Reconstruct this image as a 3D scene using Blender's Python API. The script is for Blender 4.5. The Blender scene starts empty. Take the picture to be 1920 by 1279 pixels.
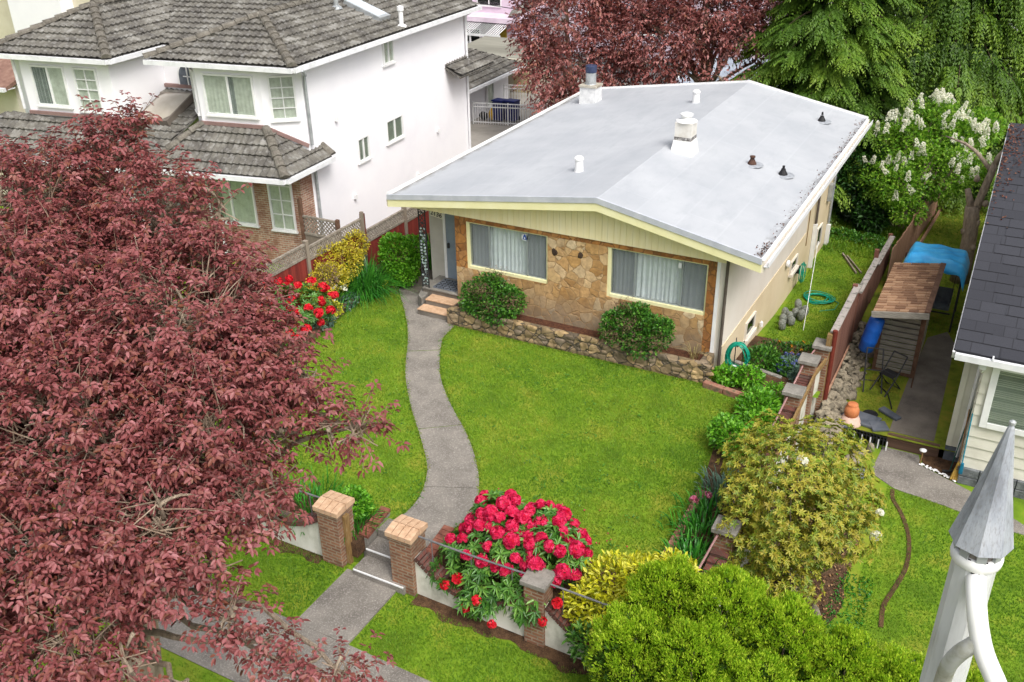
import bpy, bmesh, math, random
import numpy as np
from mathutils import Vector, Matrix
R = math.radians
scene = bpy.context.scene
col = scene.collection
random.seed(7)

# ------------------------------------------------------------------ camera
cam_d = bpy.data.cameras.new("camera")
cam = bpy.data.objects.new("camera", cam_d)
col.objects.link(cam)
cam_d.sensor_width = 36.0
cam_d.lens = 33.52
cam_d.clip_start = 0.1
cam_d.clip_end = 2000
yaw, pit, rol = R(28.494), R(27.942), R(-1.051)
_f = Vector((-math.sin(yaw) * math.cos(pit), math.cos(yaw) * math.cos(pit), -math.sin(pit)))
_r = Vector((math.cos(yaw), math.sin(yaw), 0))
_u = _r.cross(_f)
_r2 = math.cos(rol) * _r + math.sin(rol) * _u
_u2 = -math.sin(rol) * _r + math.cos(rol) * _u
cam.matrix_world = Matrix(((_r2.x, _u2.x, -_f.x, 0), (_r2.y, _u2.y, -_f.y, 0), (_r2.z, _u2.z, -_f.z, 11.5), (0, 0, 0, 1)))
scene.camera = cam
CAMP = Vector((0, 0, 11.5))

# ------------------------------------------------------------------ sky, sun, exposure (bright overcast)
SUN_EL, SUN_AZ = R(54), R(124)          # azimuth clockwise from +y (north): light from the right, slightly behind the camera
world = bpy.data.worlds.new("World")
scene.world = world
world.use_nodes = True
wn = world.node_tree
bg = wn.nodes["Background"]
sky = wn.nodes.new("ShaderNodeTexSky")
sky.sky_type = 'NISHITA'
sky.sun_disc = False
sky.sun_elevation = SUN_EL
sky.sun_rotation = SUN_AZ
sky.dust_density = 6.0
sky.air_density = 1.0
sky.ozone_density = 1.0
hsv = wn.nodes.new("ShaderNodeHueSaturation")   # overcast: the cloud deck takes most of the blue out of the sky
hsv.inputs["Saturation"].default_value = 0.3
wn.links.new(sky.outputs[0], hsv.inputs["Color"])
wn.links.new(hsv.outputs[0], bg.inputs["Color"])
bg.inputs["Strength"].default_value = 0.15
sd = bpy.data.lights.new("sun", 'SUN')
sd.energy = 1.3
sd.angle = R(22)
sd.color = (1.0, 0.96, 0.9)
sun = bpy.data.objects.new("sun", sd)
col.objects.link(sun)
_sdir = Vector((math.sin(SUN_AZ) * math.cos(SUN_EL), math.cos(SUN_AZ) * math.cos(SUN_EL), math.sin(SUN_EL)))
sun.rotation_euler = _sdir.to_track_quat('Z', 'Y').to_euler()
scene.view_settings.view_transform = 'Standard'
scene.view_settings.look = 'None'
scene.view_settings.exposure = 0.58
scene.view_settings.gamma = 1.0
scene.cycles.max_bounces = 8
scene.cycles.transparent_max_bounces = 16
scene.cycles.use_denoising = True

# ------------------------------------------------------------------ helpers
def lin(h):
    h = h.lstrip('#')
    c = [int(h[i:i + 2], 16) / 255 for i in (0, 2, 4)]
    return tuple(x / 12.92 if x <= .04045 else ((x + .055) / 1.055) ** 2.4 for x in c) + (1,)

def newmat(name):
    m = bpy.data.materials.new(name)
    m.use_nodes = True
    nt = m.node_tree
    return m, nt, nt.nodes["Principled BSDF"]

def ramp(nt, stops):
    r = nt.nodes.new("ShaderNodeValToRGB")
    e = r.color_ramp.elements
    while len(e) < len(stops):
        e.new(.5)
    for i, (p, c) in enumerate(stops):
        e[i].position = p
        e[i].color = c if len(c) == 4 else tuple(c) + (1,)
    return r

def noise(nt, vec, scale, detail=5, rough=.6):
    n = nt.nodes.new("ShaderNodeTexNoise")
    n.inputs["Scale"].default_value = scale
    n.inputs["Detail"].default_value = detail
    n.inputs["Roughness"].default_value = rough
    nt.links.new(vec, n.inputs["Vector"])
    return n

def mixc(nt, fac, a, b, mode='MIX'):
    m = nt.nodes.new("ShaderNodeMix")
    m.data_type = 'RGBA'
    m.blend_type = mode
    for s, v in ((m.inputs[0], fac), (m.inputs[6], a), (m.inputs[7], b)):
        if hasattr(v, "is_linked") or isinstance(v, bpy.types.NodeSocket):
            nt.links.new(v, s)
        else:
            s.default_value = v
    return m.outputs[2]

def objvec(nt, scale=None):
    t = nt.nodes.new("ShaderNodeTexCoord")
    if scale is None:
        return t.outputs["Object"]
    mp = nt.nodes.new("ShaderNodeMapping")
    mp.inputs["Scale"].default_value = scale
    nt.links.new(t.outputs["Object"], mp.inputs["Vector"])
    return mp.outputs["Vector"]

def add_bump(nt, bs, h, strength, dist=.02):
    b = nt.nodes.new("ShaderNodeBump")
    b.inputs["Strength"].default_value = strength
    b.inputs["Distance"].default_value = dist
    nt.links.new(h, b.inputs["Height"])
    nt.links.new(b.outputs[0], bs.inputs["Normal"])
    return b

def surf(name, stops, scale=4, rough=.8, bump=.3, bscale=40, spec=.3, vscale=None, metal=0, speck=None, detail=6, dist=.01):
    """noise-mottled surface: stops are sRGB hex colours along a ramp; speck=(hex, scale, amount) sprinkles fine grains"""
    m, nt, bs = newmat(name)
    v = objvec(nt, vscale)
    n = noise(nt, v, scale, detail)
    k = len(stops)
    r = ramp(nt, [(.32 + .36 * i / max(1, k - 1), lin(c)) for i, c in enumerate(stops)])
    nt.links.new(n.outputs[0], r.inputs[0])
    c = r.outputs[0]
    if speck:
        n2 = noise(nt, v, speck[1], 2)
        r2 = ramp(nt, [(.5, (0, 0, 0, 1)), (.5 + .25, (speck[2],) * 3 + (1,))])
        nt.links.new(n2.outputs[0], r2.inputs[0])
        c = mixc(nt, r2.outputs[0], c, lin(speck[0]))
    nt.links.new(c, bs.inputs["Base Color"])
    bs.inputs["Roughness"].default_value = rough
    bs.inputs["Metallic"].default_value = metal
    bs.inputs["Specular IOR Level"].default_value = spec
    if bump:
        n3 = noise(nt, v, bscale, 4)
        add_bump(nt, bs, n3.outputs[0], bump, dist)
    return m

def leafmat(name, stops, rough=.5, trans=.3, spec=.35):
    """foliage: each leaf carries its own random number 'rnd' which picks its colour"""
    m, nt, bs = newmat(name)
    a = nt.nodes.new("ShaderNodeAttribute")
    a.attribute_name = "rnd"
    k = len(stops)
    r = ramp(nt, [(i / max(1, k - 1), lin(c)) for i, c in enumerate(stops)])
    nt.links.new(a.outputs["Fac"], r.inputs[0])
    nt.links.new(r.outputs[0], bs.inputs["Base Color"])
    bs.inputs["Roughness"].default_value = rough
    bs.inputs["Specular IOR Level"].default_value = spec
    t = nt.nodes.new("ShaderNodeBsdfTranslucent")
    nt.links.new(r.outputs[0], t.inputs["Color"])
    mx = nt.nodes.new("ShaderNodeMixShader")
    mx.inputs[0].default_value = trans
    nt.links.new(bs.outputs[0], mx.inputs[1])
    nt.links.new(t.outputs[0], mx.inputs[2])
    nt.links.new(mx.outputs[0], nt.nodes["Material Output"].inputs["Surface"])
    return m

def tag(o, label=None, cat=None, group=None, kind=None):
    if label: o["label"] = label
    if cat: o["category"] = cat
    if group: o["group"] = group
    if kind: o["kind"] = kind
    return o

def empty(name, loc, label=None, cat=None, group=None, rz=0):
    o = bpy.data.objects.new(name, None)
    o.empty_display_size = .2
    col.objects.link(o)
    o.location = loc
    o.rotation_euler = (0, 0, rz)
    return tag(o, label, cat, group)

def children(o):
    return [c for c in bpy.data.objects if c.parent == o]

def copy_tree(o, parent=None):
    c = o.copy()
    col.objects.link(c)
    if parent is not None:
        c.parent = parent
    for ch in children(o):
        copy_tree(ch, c)
    return c

def wloc(o):
    v = Vector((0, 0, 0))
    while o is not None:
        v = v + Vector(o.location)
        o = o.parent
    return v

class MB:
    """collects shapes (world coordinates) and links them as ONE mesh object"""
    def __init__(s):
        s.v = []
        s.f = []

    def add(s, vs, fs):
        b = len(s.v)
        s.v += [tuple(x) for x in vs]
        s.f += [tuple(i + b for i in f) for f in fs]
        return s

    def box(s, c, d, rz=0, rx=0, ry=0, taper=1.0):
        hx, hy, hz = d[0] / 2, d[1] / 2, d[2] / 2
        m = Matrix.Rotation(rz, 3, 'Z') @ Matrix.Rotation(ry, 3, 'Y') @ Matrix.Rotation(rx, 3, 'X')
        vs = []
        for z in (-hz, hz):
            k = taper if z > 0 else 1
            for x, y in ((-hx, -hy), (hx, -hy), (hx, hy), (-hx, hy)):
                vs.append(m @ Vector((x * k, y * k, z)) + Vector(c))
        return s.add(vs, [(0, 3, 2, 1), (4, 5, 6, 7), (0, 1, 5, 4), (1, 2, 6, 5), (2, 3, 7, 6), (3, 0, 4, 7)])

    def bx(s, x0, x1, y0, y1, z0, z1):
        return s.box(((x0 + x1) / 2, (y0 + y1) / 2, (z0 + z1) / 2), (abs(x1 - x0), abs(y1 - y0), abs(z1 - z0)))

    def bar(s, p, q, w, h, up=(0, 0, 1)):
        """rectangular bar from p to q, w wide (sideways), h high"""
        p, q = Vector(p), Vector(q)
        d = (q - p).normalized()
        sd_ = d.cross(Vector(up))
        if sd_.length < 1e-4: sd_ = d.cross(Vector((1, 0, 0)))
        sd_.normalize()
        u_ = sd_.cross(d).normalized()
        vs = []
        for e in (p, q):
            for a, b in ((-1, -1), (1, -1), (1, 1), (-1, 1)):
                vs.append(e + sd_ * (a * w / 2) + u_ * (b * h / 2))
        return s.add(vs, [(0, 1, 2, 3), (7, 6, 5, 4), (0, 4, 5, 1), (1, 5, 6, 2), (2, 6, 7, 3), (3, 7, 4, 0)])

    def prism(s, poly, z0, z1):
        """upright prism on a plan polygon; z0/z1 numbers or functions of (x,y)"""
        n = len(poly)
        f0 = z0 if callable(z0) else (lambda x, y: z0)
        f1 = z1 if callable(z1) else (lambda x, y: z1)
        vs = [(x, y, f0(x, y)) for x, y in poly] + [(x, y, f1(x, y)) for x, y in poly]
        area = sum(poly[i][0] * poly[(i + 1) % n][1] - poly[(i + 1) % n][0] * poly[i][1] for i in range(n))
        fs = [tuple(range(n))[::-1], tuple(range(n, 2 * n))] + [(i, (i + 1) % n, n + (i + 1) % n, n + i) for i in range(n)]
        if area < 0: fs = [f[::-1] for f in fs]
        return s.add(vs, fs)

    def plate(s, pts, t):
        """thick plate: 3-D polygon extruded by t against its normal"""
        P = [Vector(p) for p in pts]
        nrm = Vector((0, 0, 0))
        for i in range(len(P)):
            nrm += (P[i] - P[0]).cross(P[(i + 1) % len(P)] - P[0])
        nrm.normalize()
        n = len(P)
        vs = P + [p - nrm * t for p in P]
        fs = [tuple(range(n)), tuple(range(n, 2 * n))[::-1]] + [(i, n + i, n + (i + 1) % n, (i + 1) % n) for i in range(n)]
        return s.add(vs, fs)

    def tube(s, pts, rad, n=8, cap=True):
        P = [Vector(p) for p in pts]
        rs = rad if isinstance(rad, (list, tuple)) else [rad] * len(P)
        prev = None
        b = len(s.v)
        for i, p in enumerate(P):
            d = (P[min(i + 1, len(P) - 1)] - P[max(i - 1, 0)])
            d = d.normalized() if d.length > 1e-9 else Vector((0, 0, 1))
            if prev is None:
                a = d.cross(Vector((0, 0, 1)))
                if a.length < .05: a = d.cross(Vector((0, 1, 0)))
            else:
                a = prev - d * prev.dot(d)
                if a.length < 1e-6: a = d.cross(Vector((0, 0, 1)))
            a.normalize()
            prev = a
            c = d.cross(a)
            for k in range(n):
                t = 2 * math.pi * k / n
                s.v.append(tuple(p + (a * math.cos(t) + c * math.sin(t)) * rs[i]))
        for i in range(len(P) - 1):
            for k in range(n):
                k2 = (k + 1) % n
                s.f.append((b + i * n + k, b + i * n + k2, b + (i + 1) * n + k2, b + (i + 1) * n + k))
        if cap:
            s.f.append(tuple(b + k for k in range(n))[::-1])
            s.f.append(tuple(b + (len(P) - 1) * n + k for k in range(n)))
        return s

    def lathe(s, c, prof, n=20, tilt=None):
        """prof: list of (radius, height) turned about a vertical axis at c"""
        b = len(s.v)
        for r_, h in prof:
            for k in range(n):
                t = 2 * math.pi * k / n
                v = Vector((r_ * math.cos(t), r_ * math.sin(t), h))
                if tilt is not None: v = tilt @ v
                s.v.append(tuple(v + Vector(c)))
        m = len(prof)
        for i in range(m - 1):
            for k in range(n):
                k2 = (k + 1) % n
                s.f.append((b + i * n + k, b + i * n + k2, b + (i + 1) * n + k2, b + (i + 1) * n + k))
        s.f.append(tuple(b + k for k in range(n))[::-1])
        s.f.append(tuple(b + (m - 1) * n + k for k in range(n)))
        return s

    def rock(s, c, r3, seed, rz=0, sub=2):
        rg = random.Random(seed)
        bm = bmesh.new()
        bmesh.ops.create_icosphere(bm, subdivisions=sub, radius=1)
        pl = []
        for _ in range(9):
            d = Vector((rg.gauss(0, 1), rg.gauss(0, 1), rg.gauss(0, 1))).normalized()
            pl.append((d, rg.uniform(.62, .95)))
        m = Matrix.Rotation(rz, 3, 'Z')
        vs = []
        for v in bm.verts:
            p = v.co.copy()
            for d, h in pl:
                k = p.dot(d)
                if k > h: p -= d * (k - h) * .85
            p = m @ Vector((p.x * r3[0], p.y * r3[1], p.z * r3[2]))
            vs.append(p + Vector(c))
        fs = [tuple(v.index for v in f.verts) for f in bm.faces]
        bm.free()
        return s.add(vs, fs)

    def build(s, name, mat, parent=None, loc=None, smooth=False, bevel=0, recalc=True):
        base = wloc(parent) if parent is not None else Vector((0, 0, 0))
        if parent is None and loc is not None: base = Vector(loc)
        me = bpy.data.meshes.new(name)
        me.from_pydata([(v[0] - base.x, v[1] - base.y, v[2] - base.z) for v in s.v], [], s.f)
        if recalc or bevel:
            bm = bmesh.new()
            bm.from_mesh(me)
            if recalc: bmesh.ops.recalc_face_normals(bm, faces=bm.faces)
            if bevel:
                es = [e for e in bm.edges if len(e.link_faces) == 2 and e.calc_face_angle(0) > .6]
                bmesh.ops.bevel(bm, geom=es, offset=bevel, segments=2, affect='EDGES', profile=.6, clamp_overlap=True)
            bm.to_mesh(me)
            bm.free()
        me.materials.append(mat)
        if smooth:
            me.polygons.foreach_set("use_smooth", [True] * len(me.polygons))
        o = bpy.data.objects.new(name, me)
        col.objects.link(o)
        if parent is not None: o.parent = parent
        elif loc is not None: o.location = loc
        return o

def npmesh(name, V, F, mat, parent=None, loc=None, rnd=None, smooth=False):
    """fast mesh from numpy arrays; F is (n,k); rnd per vertex"""
    base = wloc(parent) if parent is not None else (Vector(loc) if loc is not None else Vector((0, 0, 0)))
    V = np.asarray(V, np.float32) - np.array(base, np.float32)
    F = np.asarray(F, np.int32)
    n, k = F.shape
    me = bpy.data.meshes.new(name)
    me.vertices.add(len(V))
    me.vertices.foreach_set("co", V.ravel())
    me.loops.add(n * k)
    me.loops.foreach_set("vertex_index", F.ravel())
    me.polygons.add(n)
    me.polygons.foreach_set("loop_start", np.arange(0, n * k, k, dtype=np.int32))
    me.polygons.foreach_set("loop_total", np.full(n, k, np.int32))
    if rnd is not None:
        a = me.attributes.new("rnd", 'FLOAT', 'POINT')
        a.data.foreach_set("value", np.asarray(rnd, np.float32))
    me.update(calc_edges=True)
    me.validate()
    if smooth: me.polygons.foreach_set("use_smooth", [True] * n)
    me.materials.append(mat)
    o = bpy.data.objects.new(name, me)
    col.objects.link(o)
    if parent is not None: o.parent = parent
    elif loc is not None: o.location = loc
    return o

def nz(a):
    return a / np.maximum(np.linalg.norm(a, axis=-1, keepdims=True), 1e-9)

def leaf_arrays(P, D, N, L, W, fold=.3, droop=.15, near=False):
    """leaf blades from arrays: base points, directions, upper normals, lengths, widths"""
    n = len(P)
    D = nz(D)
    S = nz(np.cross(D, N))
    N = nz(np.cross(S, D))
    L = np.broadcast_to(L, (n,))[:, None]
    W = np.broadcast_to(W, (n,))[:, None]
    def pt(t, w, up):
        return P + D * L * t + S * W * w + N * (W * up) - np.array([0, 0, 1.]) * L * droop * t * t
    if near:
        vs = [pt(0, 0, 0), pt(.3, .42, fold), pt(.68, .36, fold), pt(1, 0, 0), pt(.68, -.36, fold), pt(.3, -.42, fold)]
        V = np.stack(vs, 1).reshape(-1, 3)
        b = np.arange(n)[:, None] * 6
        F = np.concatenate([b + np.array([0, 1, 2, 3]), b + np.array([0, 3, 4, 5])], 0)
        return V, F, 6
    vs = [pt(0, 0, 0), pt(.45, .5, fold), pt(1, 0, 0), pt(.45, -.5, fold)]
    V = np.stack(vs, 1).reshape(-1, 3)
    b = np.arange(n)[:, None] * 4
    F = np.concatenate([b + np.array([0, 1, 2]), b + np.array([0, 2, 3])], 0)
    return V, F, 4

def leaves(name, P, D, N, L, W, mat, parent=None, loc=None, rng=None, rnd=None, **k):
    V, F, c = leaf_arrays(P, D, N, L, W, **k)
    if rnd is None: rnd = rng.random(len(P))
    return npmesh(name, V, F, mat, parent, loc, np.repeat(rnd, c))

def rdir(rng, n):
    return nz(rng.normal(size=(n, 3)))

def blob_points(rng, blobs, n, shell=.6, zmin=None):
    """points in the outer shell of a union of ellipsoids (cx,cy,cz,rx,ry,rz); returns points and outward directions"""
    B = np.array(blobs, float)
    w = (B[:, 3] * B[:, 4] * B[:, 5]) ** (2 / 3)
    out, dr = [], []
    tot = 0
    while tot < n:
        i = rng.choice(len(B), n, p=w / w.sum())
        d = rdir(rng, n)
        r = shell + (1 - shell) * rng.random(n) ** .7
        p = B[i, :3] + d * B[i, 3:6] * r[:, None]
        q = (p[:, None, :] - B[None, :, :3]) / B[None, :, 3:6]
        k = (q ** 2).sum(2)
        k[np.arange(n), i] = 9
        ok = (k > .42).all(1)
        if zmin is not None: ok &= p[:, 2] > zmin
        out.append(p[ok])
        dr.append(nz(d[ok] / B[i[ok], 3:6]))
        tot += ok.sum()
    return np.concatenate(out)[:n], np.concatenate(dr)[:n]

def inpoly(x, y, poly):
    r = np.zeros(len(x), bool)
    n = len(poly)
    for i in range(n):
        x0, y0 = poly[i]
        x1, y1 = poly[(i + 1) % n]
        c = ((y0 > y) != (y1 > y)) & (x < (x1 - x0) * (y - y0) / (y1 - y0 + 1e-12) + x0)
        r ^= c
    return r
# ------------------------------------------------------------------ materials
def stonemat(name, cols, scale=3.2, mortar='6b5a44', low=None, bump=.8, edge=.035, stretch=(1, 1, 1)):
    """flagstone masonry: irregular cells, each with its own colour, set in mortar; low = darker weathering near the ground"""
    m, nt, bs = newmat(name)
    v = objvec(nt, stretch)
    n = noise(nt, v, 2.5, 3)
    vm = nt.nodes.new("ShaderNodeVectorMath"); vm.operation = 'MULTIPLY_ADD'
    vm.inputs[1].default_value = (.22, .22, .22)
    nt.links.new(n.outputs["Color"], vm.inputs[0]); nt.links.new(v, vm.inputs[2])
    a = nt.nodes.new("ShaderNodeTexVoronoi"); a.inputs["Scale"].default_value = scale
    e = nt.nodes.new("ShaderNodeTexVoronoi"); e.feature = 'DISTANCE_TO_EDGE'; e.inputs["Scale"].default_value = scale
    for x in (a, e): nt.links.new(vm.outputs[0], x.inputs["Vector"])
    sp = nt.nodes.new("ShaderNodeSeparateColor"); nt.links.new(a.outputs["Color"], sp.inputs[0])
    r = ramp(nt, [(i / max(1, len(cols) - 1), lin(c)) for i, c in enumerate(cols)])
    nt.links.new(sp.outputs[0], r.inputs[0])
    n2 = noise(nt, v, 9, 6)
    r2 = ramp(nt, [(.3, (.55, .5, .45, 1)), (.7, (1.15, 1.12, 1.08, 1))]); nt.links.new(n2.outputs[0], r2.inputs[0])
    c = mixc(nt, .85, r.outputs[0], r2.outputs[0], 'MULTIPLY')
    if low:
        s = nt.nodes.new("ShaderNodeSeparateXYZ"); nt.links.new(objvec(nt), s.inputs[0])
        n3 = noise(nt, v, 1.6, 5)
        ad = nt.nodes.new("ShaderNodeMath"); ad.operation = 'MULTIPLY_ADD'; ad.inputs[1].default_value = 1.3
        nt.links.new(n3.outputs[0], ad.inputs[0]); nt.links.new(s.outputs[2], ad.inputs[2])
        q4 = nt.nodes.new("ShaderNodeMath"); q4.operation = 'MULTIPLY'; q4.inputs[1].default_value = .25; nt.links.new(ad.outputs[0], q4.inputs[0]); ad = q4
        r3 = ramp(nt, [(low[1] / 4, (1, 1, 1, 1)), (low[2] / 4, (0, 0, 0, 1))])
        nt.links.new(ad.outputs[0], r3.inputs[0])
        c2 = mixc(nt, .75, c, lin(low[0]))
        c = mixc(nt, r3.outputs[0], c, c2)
    er = ramp(nt, [(0, (0, 0, 0, 1)), (edge, (0, 0, 0, 1)), (edge + .03, (1, 1, 1, 1))]); nt.links.new(e.outputs["Distance"], er.inputs[0])
    c = mixc(nt, er.outputs[0], lin(mortar), c)
    nt.links.new(c, bs.inputs["Base Color"])
    bs.inputs["Roughness"].default_value = .85
    hm = nt.nodes.new("ShaderNodeMath"); hm.operation = 'MULTIPLY_ADD'; hm.inputs[1].default_value = .35
    nt.links.new(n2.outputs[0], hm.inputs[0]); nt.links.new(er.outputs[0], hm.inputs[2])
    add_bump(nt, bs, hm.outputs[0], bump, .025)
    return m

def brickmat(name, c1, c2, mortar, bw=.215, bh=.072, ms=.011, rough=.85, flat=False, dirt=None):
    """running-bond bricks on upright faces (x+y against z), or on a flat top (flat=True: x against y)"""
    m, nt, bs = newmat(name)
    s = nt.nodes.new("ShaderNodeSeparateXYZ"); v = objvec(nt); nt.links.new(v, s.inputs[0])
    ad = nt.nodes.new("ShaderNodeMath"); ad.operation = 'ADD'
    nt.links.new(s.outputs[0], ad.inputs[0])
    cb = nt.nodes.new("ShaderNodeCombineXYZ")
    if flat: nt.links.new(s.outputs[1], cb.inputs[1])
    else:
        nt.links.new(s.outputs[1], ad.inputs[1]); nt.links.new(s.outputs[2], cb.inputs[1])
    nt.links.new(ad.outputs[0], cb.inputs[0])
    b = nt.nodes.new("ShaderNodeTexBrick")
    nt.links.new(cb.outputs[0], b.inputs["Vector"])
    b.inputs["Scale"].default_value = 1
    b.inputs["Brick Width"].default_value = bw
    b.inputs["Row Height"].default_value = bh
    b.inputs["Mortar Size"].default_value = ms
    b.inputs["Color1"].default_value = lin(c1); b.inputs["Color2"].default_value = lin(c2); b.inputs["Mortar"].default_value = lin(mortar)
    n = noise(nt, v, 7, 6)
    r = ramp(nt, [(.3, (.6, .6, .6, 1)), (.7, (1.15, 1.15, 1.15, 1))]); nt.links.new(n.outputs[0], r.inputs[0])
    c = mixc(nt, .8, b.outputs[0], r.outputs[0], 'MULTIPLY')
    if dirt:
        n2 = noise(nt, v, 2.2, 6)
        r2 = ramp(nt, [(.48, (0, 0, 0, 1)), (.66, (.8, .8, .8, 1))]); nt.links.new(n2.outputs[0], r2.inputs[0])
        c = mixc(nt, r2.outputs[0], c, lin(dirt))
    nt.links.new(c, bs.inputs["Base Color"])
    bs.inputs["Roughness"].default_value = rough
    inv = nt.nodes.new("ShaderNodeMath"); inv.operation = 'SUBTRACT'; inv.inputs[0].default_value = 1
    nt.links.new(b.outputs["Fac"], inv.inputs[1])
    add_bump(nt, bs, inv.outputs[0], .6, .008)
    return m

def glassmat(name, tint='6f8078', refl=.5):
    m, nt, bs = newmat(name)
    g = nt.nodes.new("ShaderNodeBsdfGlossy"); g.inputs["Roughness"].default_value = .03
    t = nt.nodes.new("ShaderNodeBsdfTransparent"); t.inputs["Color"].default_value = lin(tint)
    f = nt.nodes.new("ShaderNodeLayerWeight"); f.inputs["Blend"].default_value = .5
    pw = nt.nodes.new("ShaderNodeMath"); pw.operation = 'POWER'; pw.inputs[1].default_value = 4
    nt.links.new(f.outputs["Facing"], pw.inputs[0])
    a = nt.nodes.new("ShaderNodeMath"); a.operation = 'MULTIPLY_ADD'; a.inputs[1].default_value = .45; a.inputs[2].default_value = refl * .08
    nt.links.new(pw.outputs[0], a.inputs[0])
    mx = nt.nodes.new("ShaderNodeMixShader")
    nt.links.new(a.outputs[0], mx.inputs[0]); nt.links.new(t.outputs[0], mx.inputs[1]); nt.links.new(g.outputs[0], mx.inputs[2])
    nt.links.new(mx.outputs[0], nt.nodes["Material Output"].inputs["Surface"])
    return m

def screenmat(name, c='50565a', a=.5):
    m, nt, bs = newmat(name)
    t = nt.nodes.new("ShaderNodeBsdfTransparent")
    bs.inputs["Base Color"].default_value = lin(c)
    mx = nt.nodes.new("ShaderNodeMixShader"); mx.inputs[0].default_value = a
    nt.links.new(t.outputs[0], mx.inputs[1]); nt.links.new(bs.outputs[0], mx.inputs[2])
    nt.links.new(mx.outputs[0], nt.nodes["Material Output"].inputs["Surface"])
    return m

def boardmat(name, stops, axis=0, w=.14, rough=.85):
    """weathered boards: long grain and a tone that changes from board to board along one axis (0=x, 1=y)"""
    m, nt, bs = newmat(name)
    v = objvec(nt)
    s = nt.nodes.new("ShaderNodeSeparateXYZ"); nt.links.new(v, s.inputs[0])
    d = nt.nodes.new("ShaderNodeMath"); d.operation = 'DIVIDE'; d.inputs[1].default_value = w
    nt.links.new(s.outputs[axis], d.inputs[0])
    fl = nt.nodes.new("ShaderNodeMath"); fl.operation = 'FLOOR'; nt.links.new(d.outputs[0], fl.inputs[0])
    wn_ = nt.nodes.new("ShaderNodeTexWhiteNoise"); wn_.noise_dimensions = '1D'; nt.links.new(fl.outputs[0], wn_.inputs["W"])
    sc = [30, 30, 30]; sc[2 if axis < 2 else 0] = 2.0
    mp = nt.nodes.new("ShaderNodeMapping"); mp.inputs["Scale"].default_value = sc
    nt.links.new(v, mp.inputs["Vector"])
    n = noise(nt, mp.outputs[0], 1, 4)
    mx = nt.nodes.new("ShaderNodeMath"); mx.operation = 'MULTIPLY_ADD'; mx.inputs[1].default_value = .5
    nt.links.new(wn_.outputs[0], mx.inputs[0])
    hf = nt.nodes.new("ShaderNodeMath"); hf.operation = 'MULTIPLY'; hf.inputs[1].default_value = .5
    nt.links.new(n.outputs[0], hf.inputs[0]); nt.links.new(hf.outputs[0], mx.inputs[2])
    r = ramp(nt, [(.1 + .8 * i / max(1, len(stops) - 1), lin(c)) for i, c in enumerate(stops)])
    nt.links.new(mx.outputs[0], r.inputs[0])
    nt.links.new(r.outputs[0], bs.inputs["Base Color"])
    bs.inputs["Roughness"].default_value = rough
    add_bump(nt, bs, n.outputs[0], .35, .006)
    return m

M = {}
M['lawn'] = surf('lawn_soil', ['4f6a14', '668419', '82882a'], 1.2, .95, .5, 60)
M['soil'] = surf('garden_soil', ['2b1f16', '4a3524', '5d4530'], 6, .95, .8, 40, speck=('7c5d3f', 50, .6), dist=.03)
M['mulch'] = surf('bark_mulch', ['2f1d15', '4b2d20', '60402c'], 14, .95, .9, 50, speck=('8a5a3a', 60, .6), dist=.03)
M['concrete'] = surf('exposed_aggregate', ['645f59', '77726b', '857f77'], 1.5, .9, .5, 70, speck=('b0a9a2', 38, .6), dist=.008)
M['oldconcrete'] = surf('old_concrete', ['6a6862', '7f7b74', '938f87'], 2.2, .9, .4, 50, speck=('4d4a44', 25, .5))
M['darkpath'] = surf('dark_concrete', ['5c564f', '716a61', '827a70'], 1.3, .9, .4, 60, speck=('8a837a', 45, .4))
M['asphalt'] = surf('asphalt', ['4b4b4c', '5a5a5a', '686868'], 2, .9, .5, 80)
M['driveway'] = surf('driveway_concrete', ['8b867e', '9a958d', 'a5a098'], .9, .9, .2, 40)
M['moss'] = surf('moss', ['5a6318', '758222', '8a842c'], 3, .95, .6, 60)
M['whitewall'] = surf('white_stucco', ['e2e1e6', 'e8e7eb', 'ecebee'], .5, .9, .3, 90, dist=.006)
M['white'] = surf('white_paint', ['d8d8d8', 'e2e2e2', 'e8e8e6'], 3, .5, .05, 40)
M['gutter'] = surf('white_gutter', ['cfd0d2', 'dcdde0', 'e4e4e6'], 4, .4, 0)
M['membrane'] = None
M['yellow'] = surf('pale_yellow_paint', ['dfdaa6', 'e5e0b0', 'e9e5bb'], 2, .6, .05, 30)
M['panel'] = surf('pale_green_panel', ['eee0b0', 'f2e6bc', 'f4eac6'], 1.5, .7, .1, 40, vscale=(6, 6, .6))
M['facade'] = stonemat('facade_flagstone', ['bd965f', 'c6a06e', 'ae8550', 'd2b68c', 'bf9a68', 'd8c4a2', 'a27a48', 'c8aa7c'], 3.8, 'a0815a', ('756a5a', 1.1, 2.0), .6, .009)
M['surround'] = stonemat('brown_stone_surround', ['9a6431', 'ad7a40', '84532a', 'b98a52'], 4.5, '7c5630', None, .8, .02)
M['planterstone'] = stonemat('planter_fieldstone', ['7d705a', '9a8561', '695e4f', 'b09870', '84786a', '8f7b57', '5f574b'], 4.2, '4f473b', None, 1.0, .02)
M['beige'] = surf('beige_stucco', ['c9b795', 'd2c1a1', 'd8c8aa'], .8, .9, .35, 140, dist=.004)
M['cream'] = surf('cream_stucco', ['cdc5b8', 'd6cec2', 'dbd4c9'], .8, .9, .35, 140, dist=.004)
M['porchwall'] = surf('grey_stucco', ['aaa69c', 'b5b1a8', 'bdb9b0'], 1.2, .9, .4, 140, dist=.004)
M['brick'] = brickmat('gate_brick', '7c4f3b', '96684d', '93836f', ms=.014, dirt='5d4434')
M['brickred'] = brickmat('dark_red_brick', '5c3029', '6f3d33', '5b4a42', .1, .072, .01, dirt='4a3029')
M['capbrick'] = surf('sand_cap_brick', ['ad8b6d', 'bc9b7e', 'c8a98b'], 9, .85, .4, 60)
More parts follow.
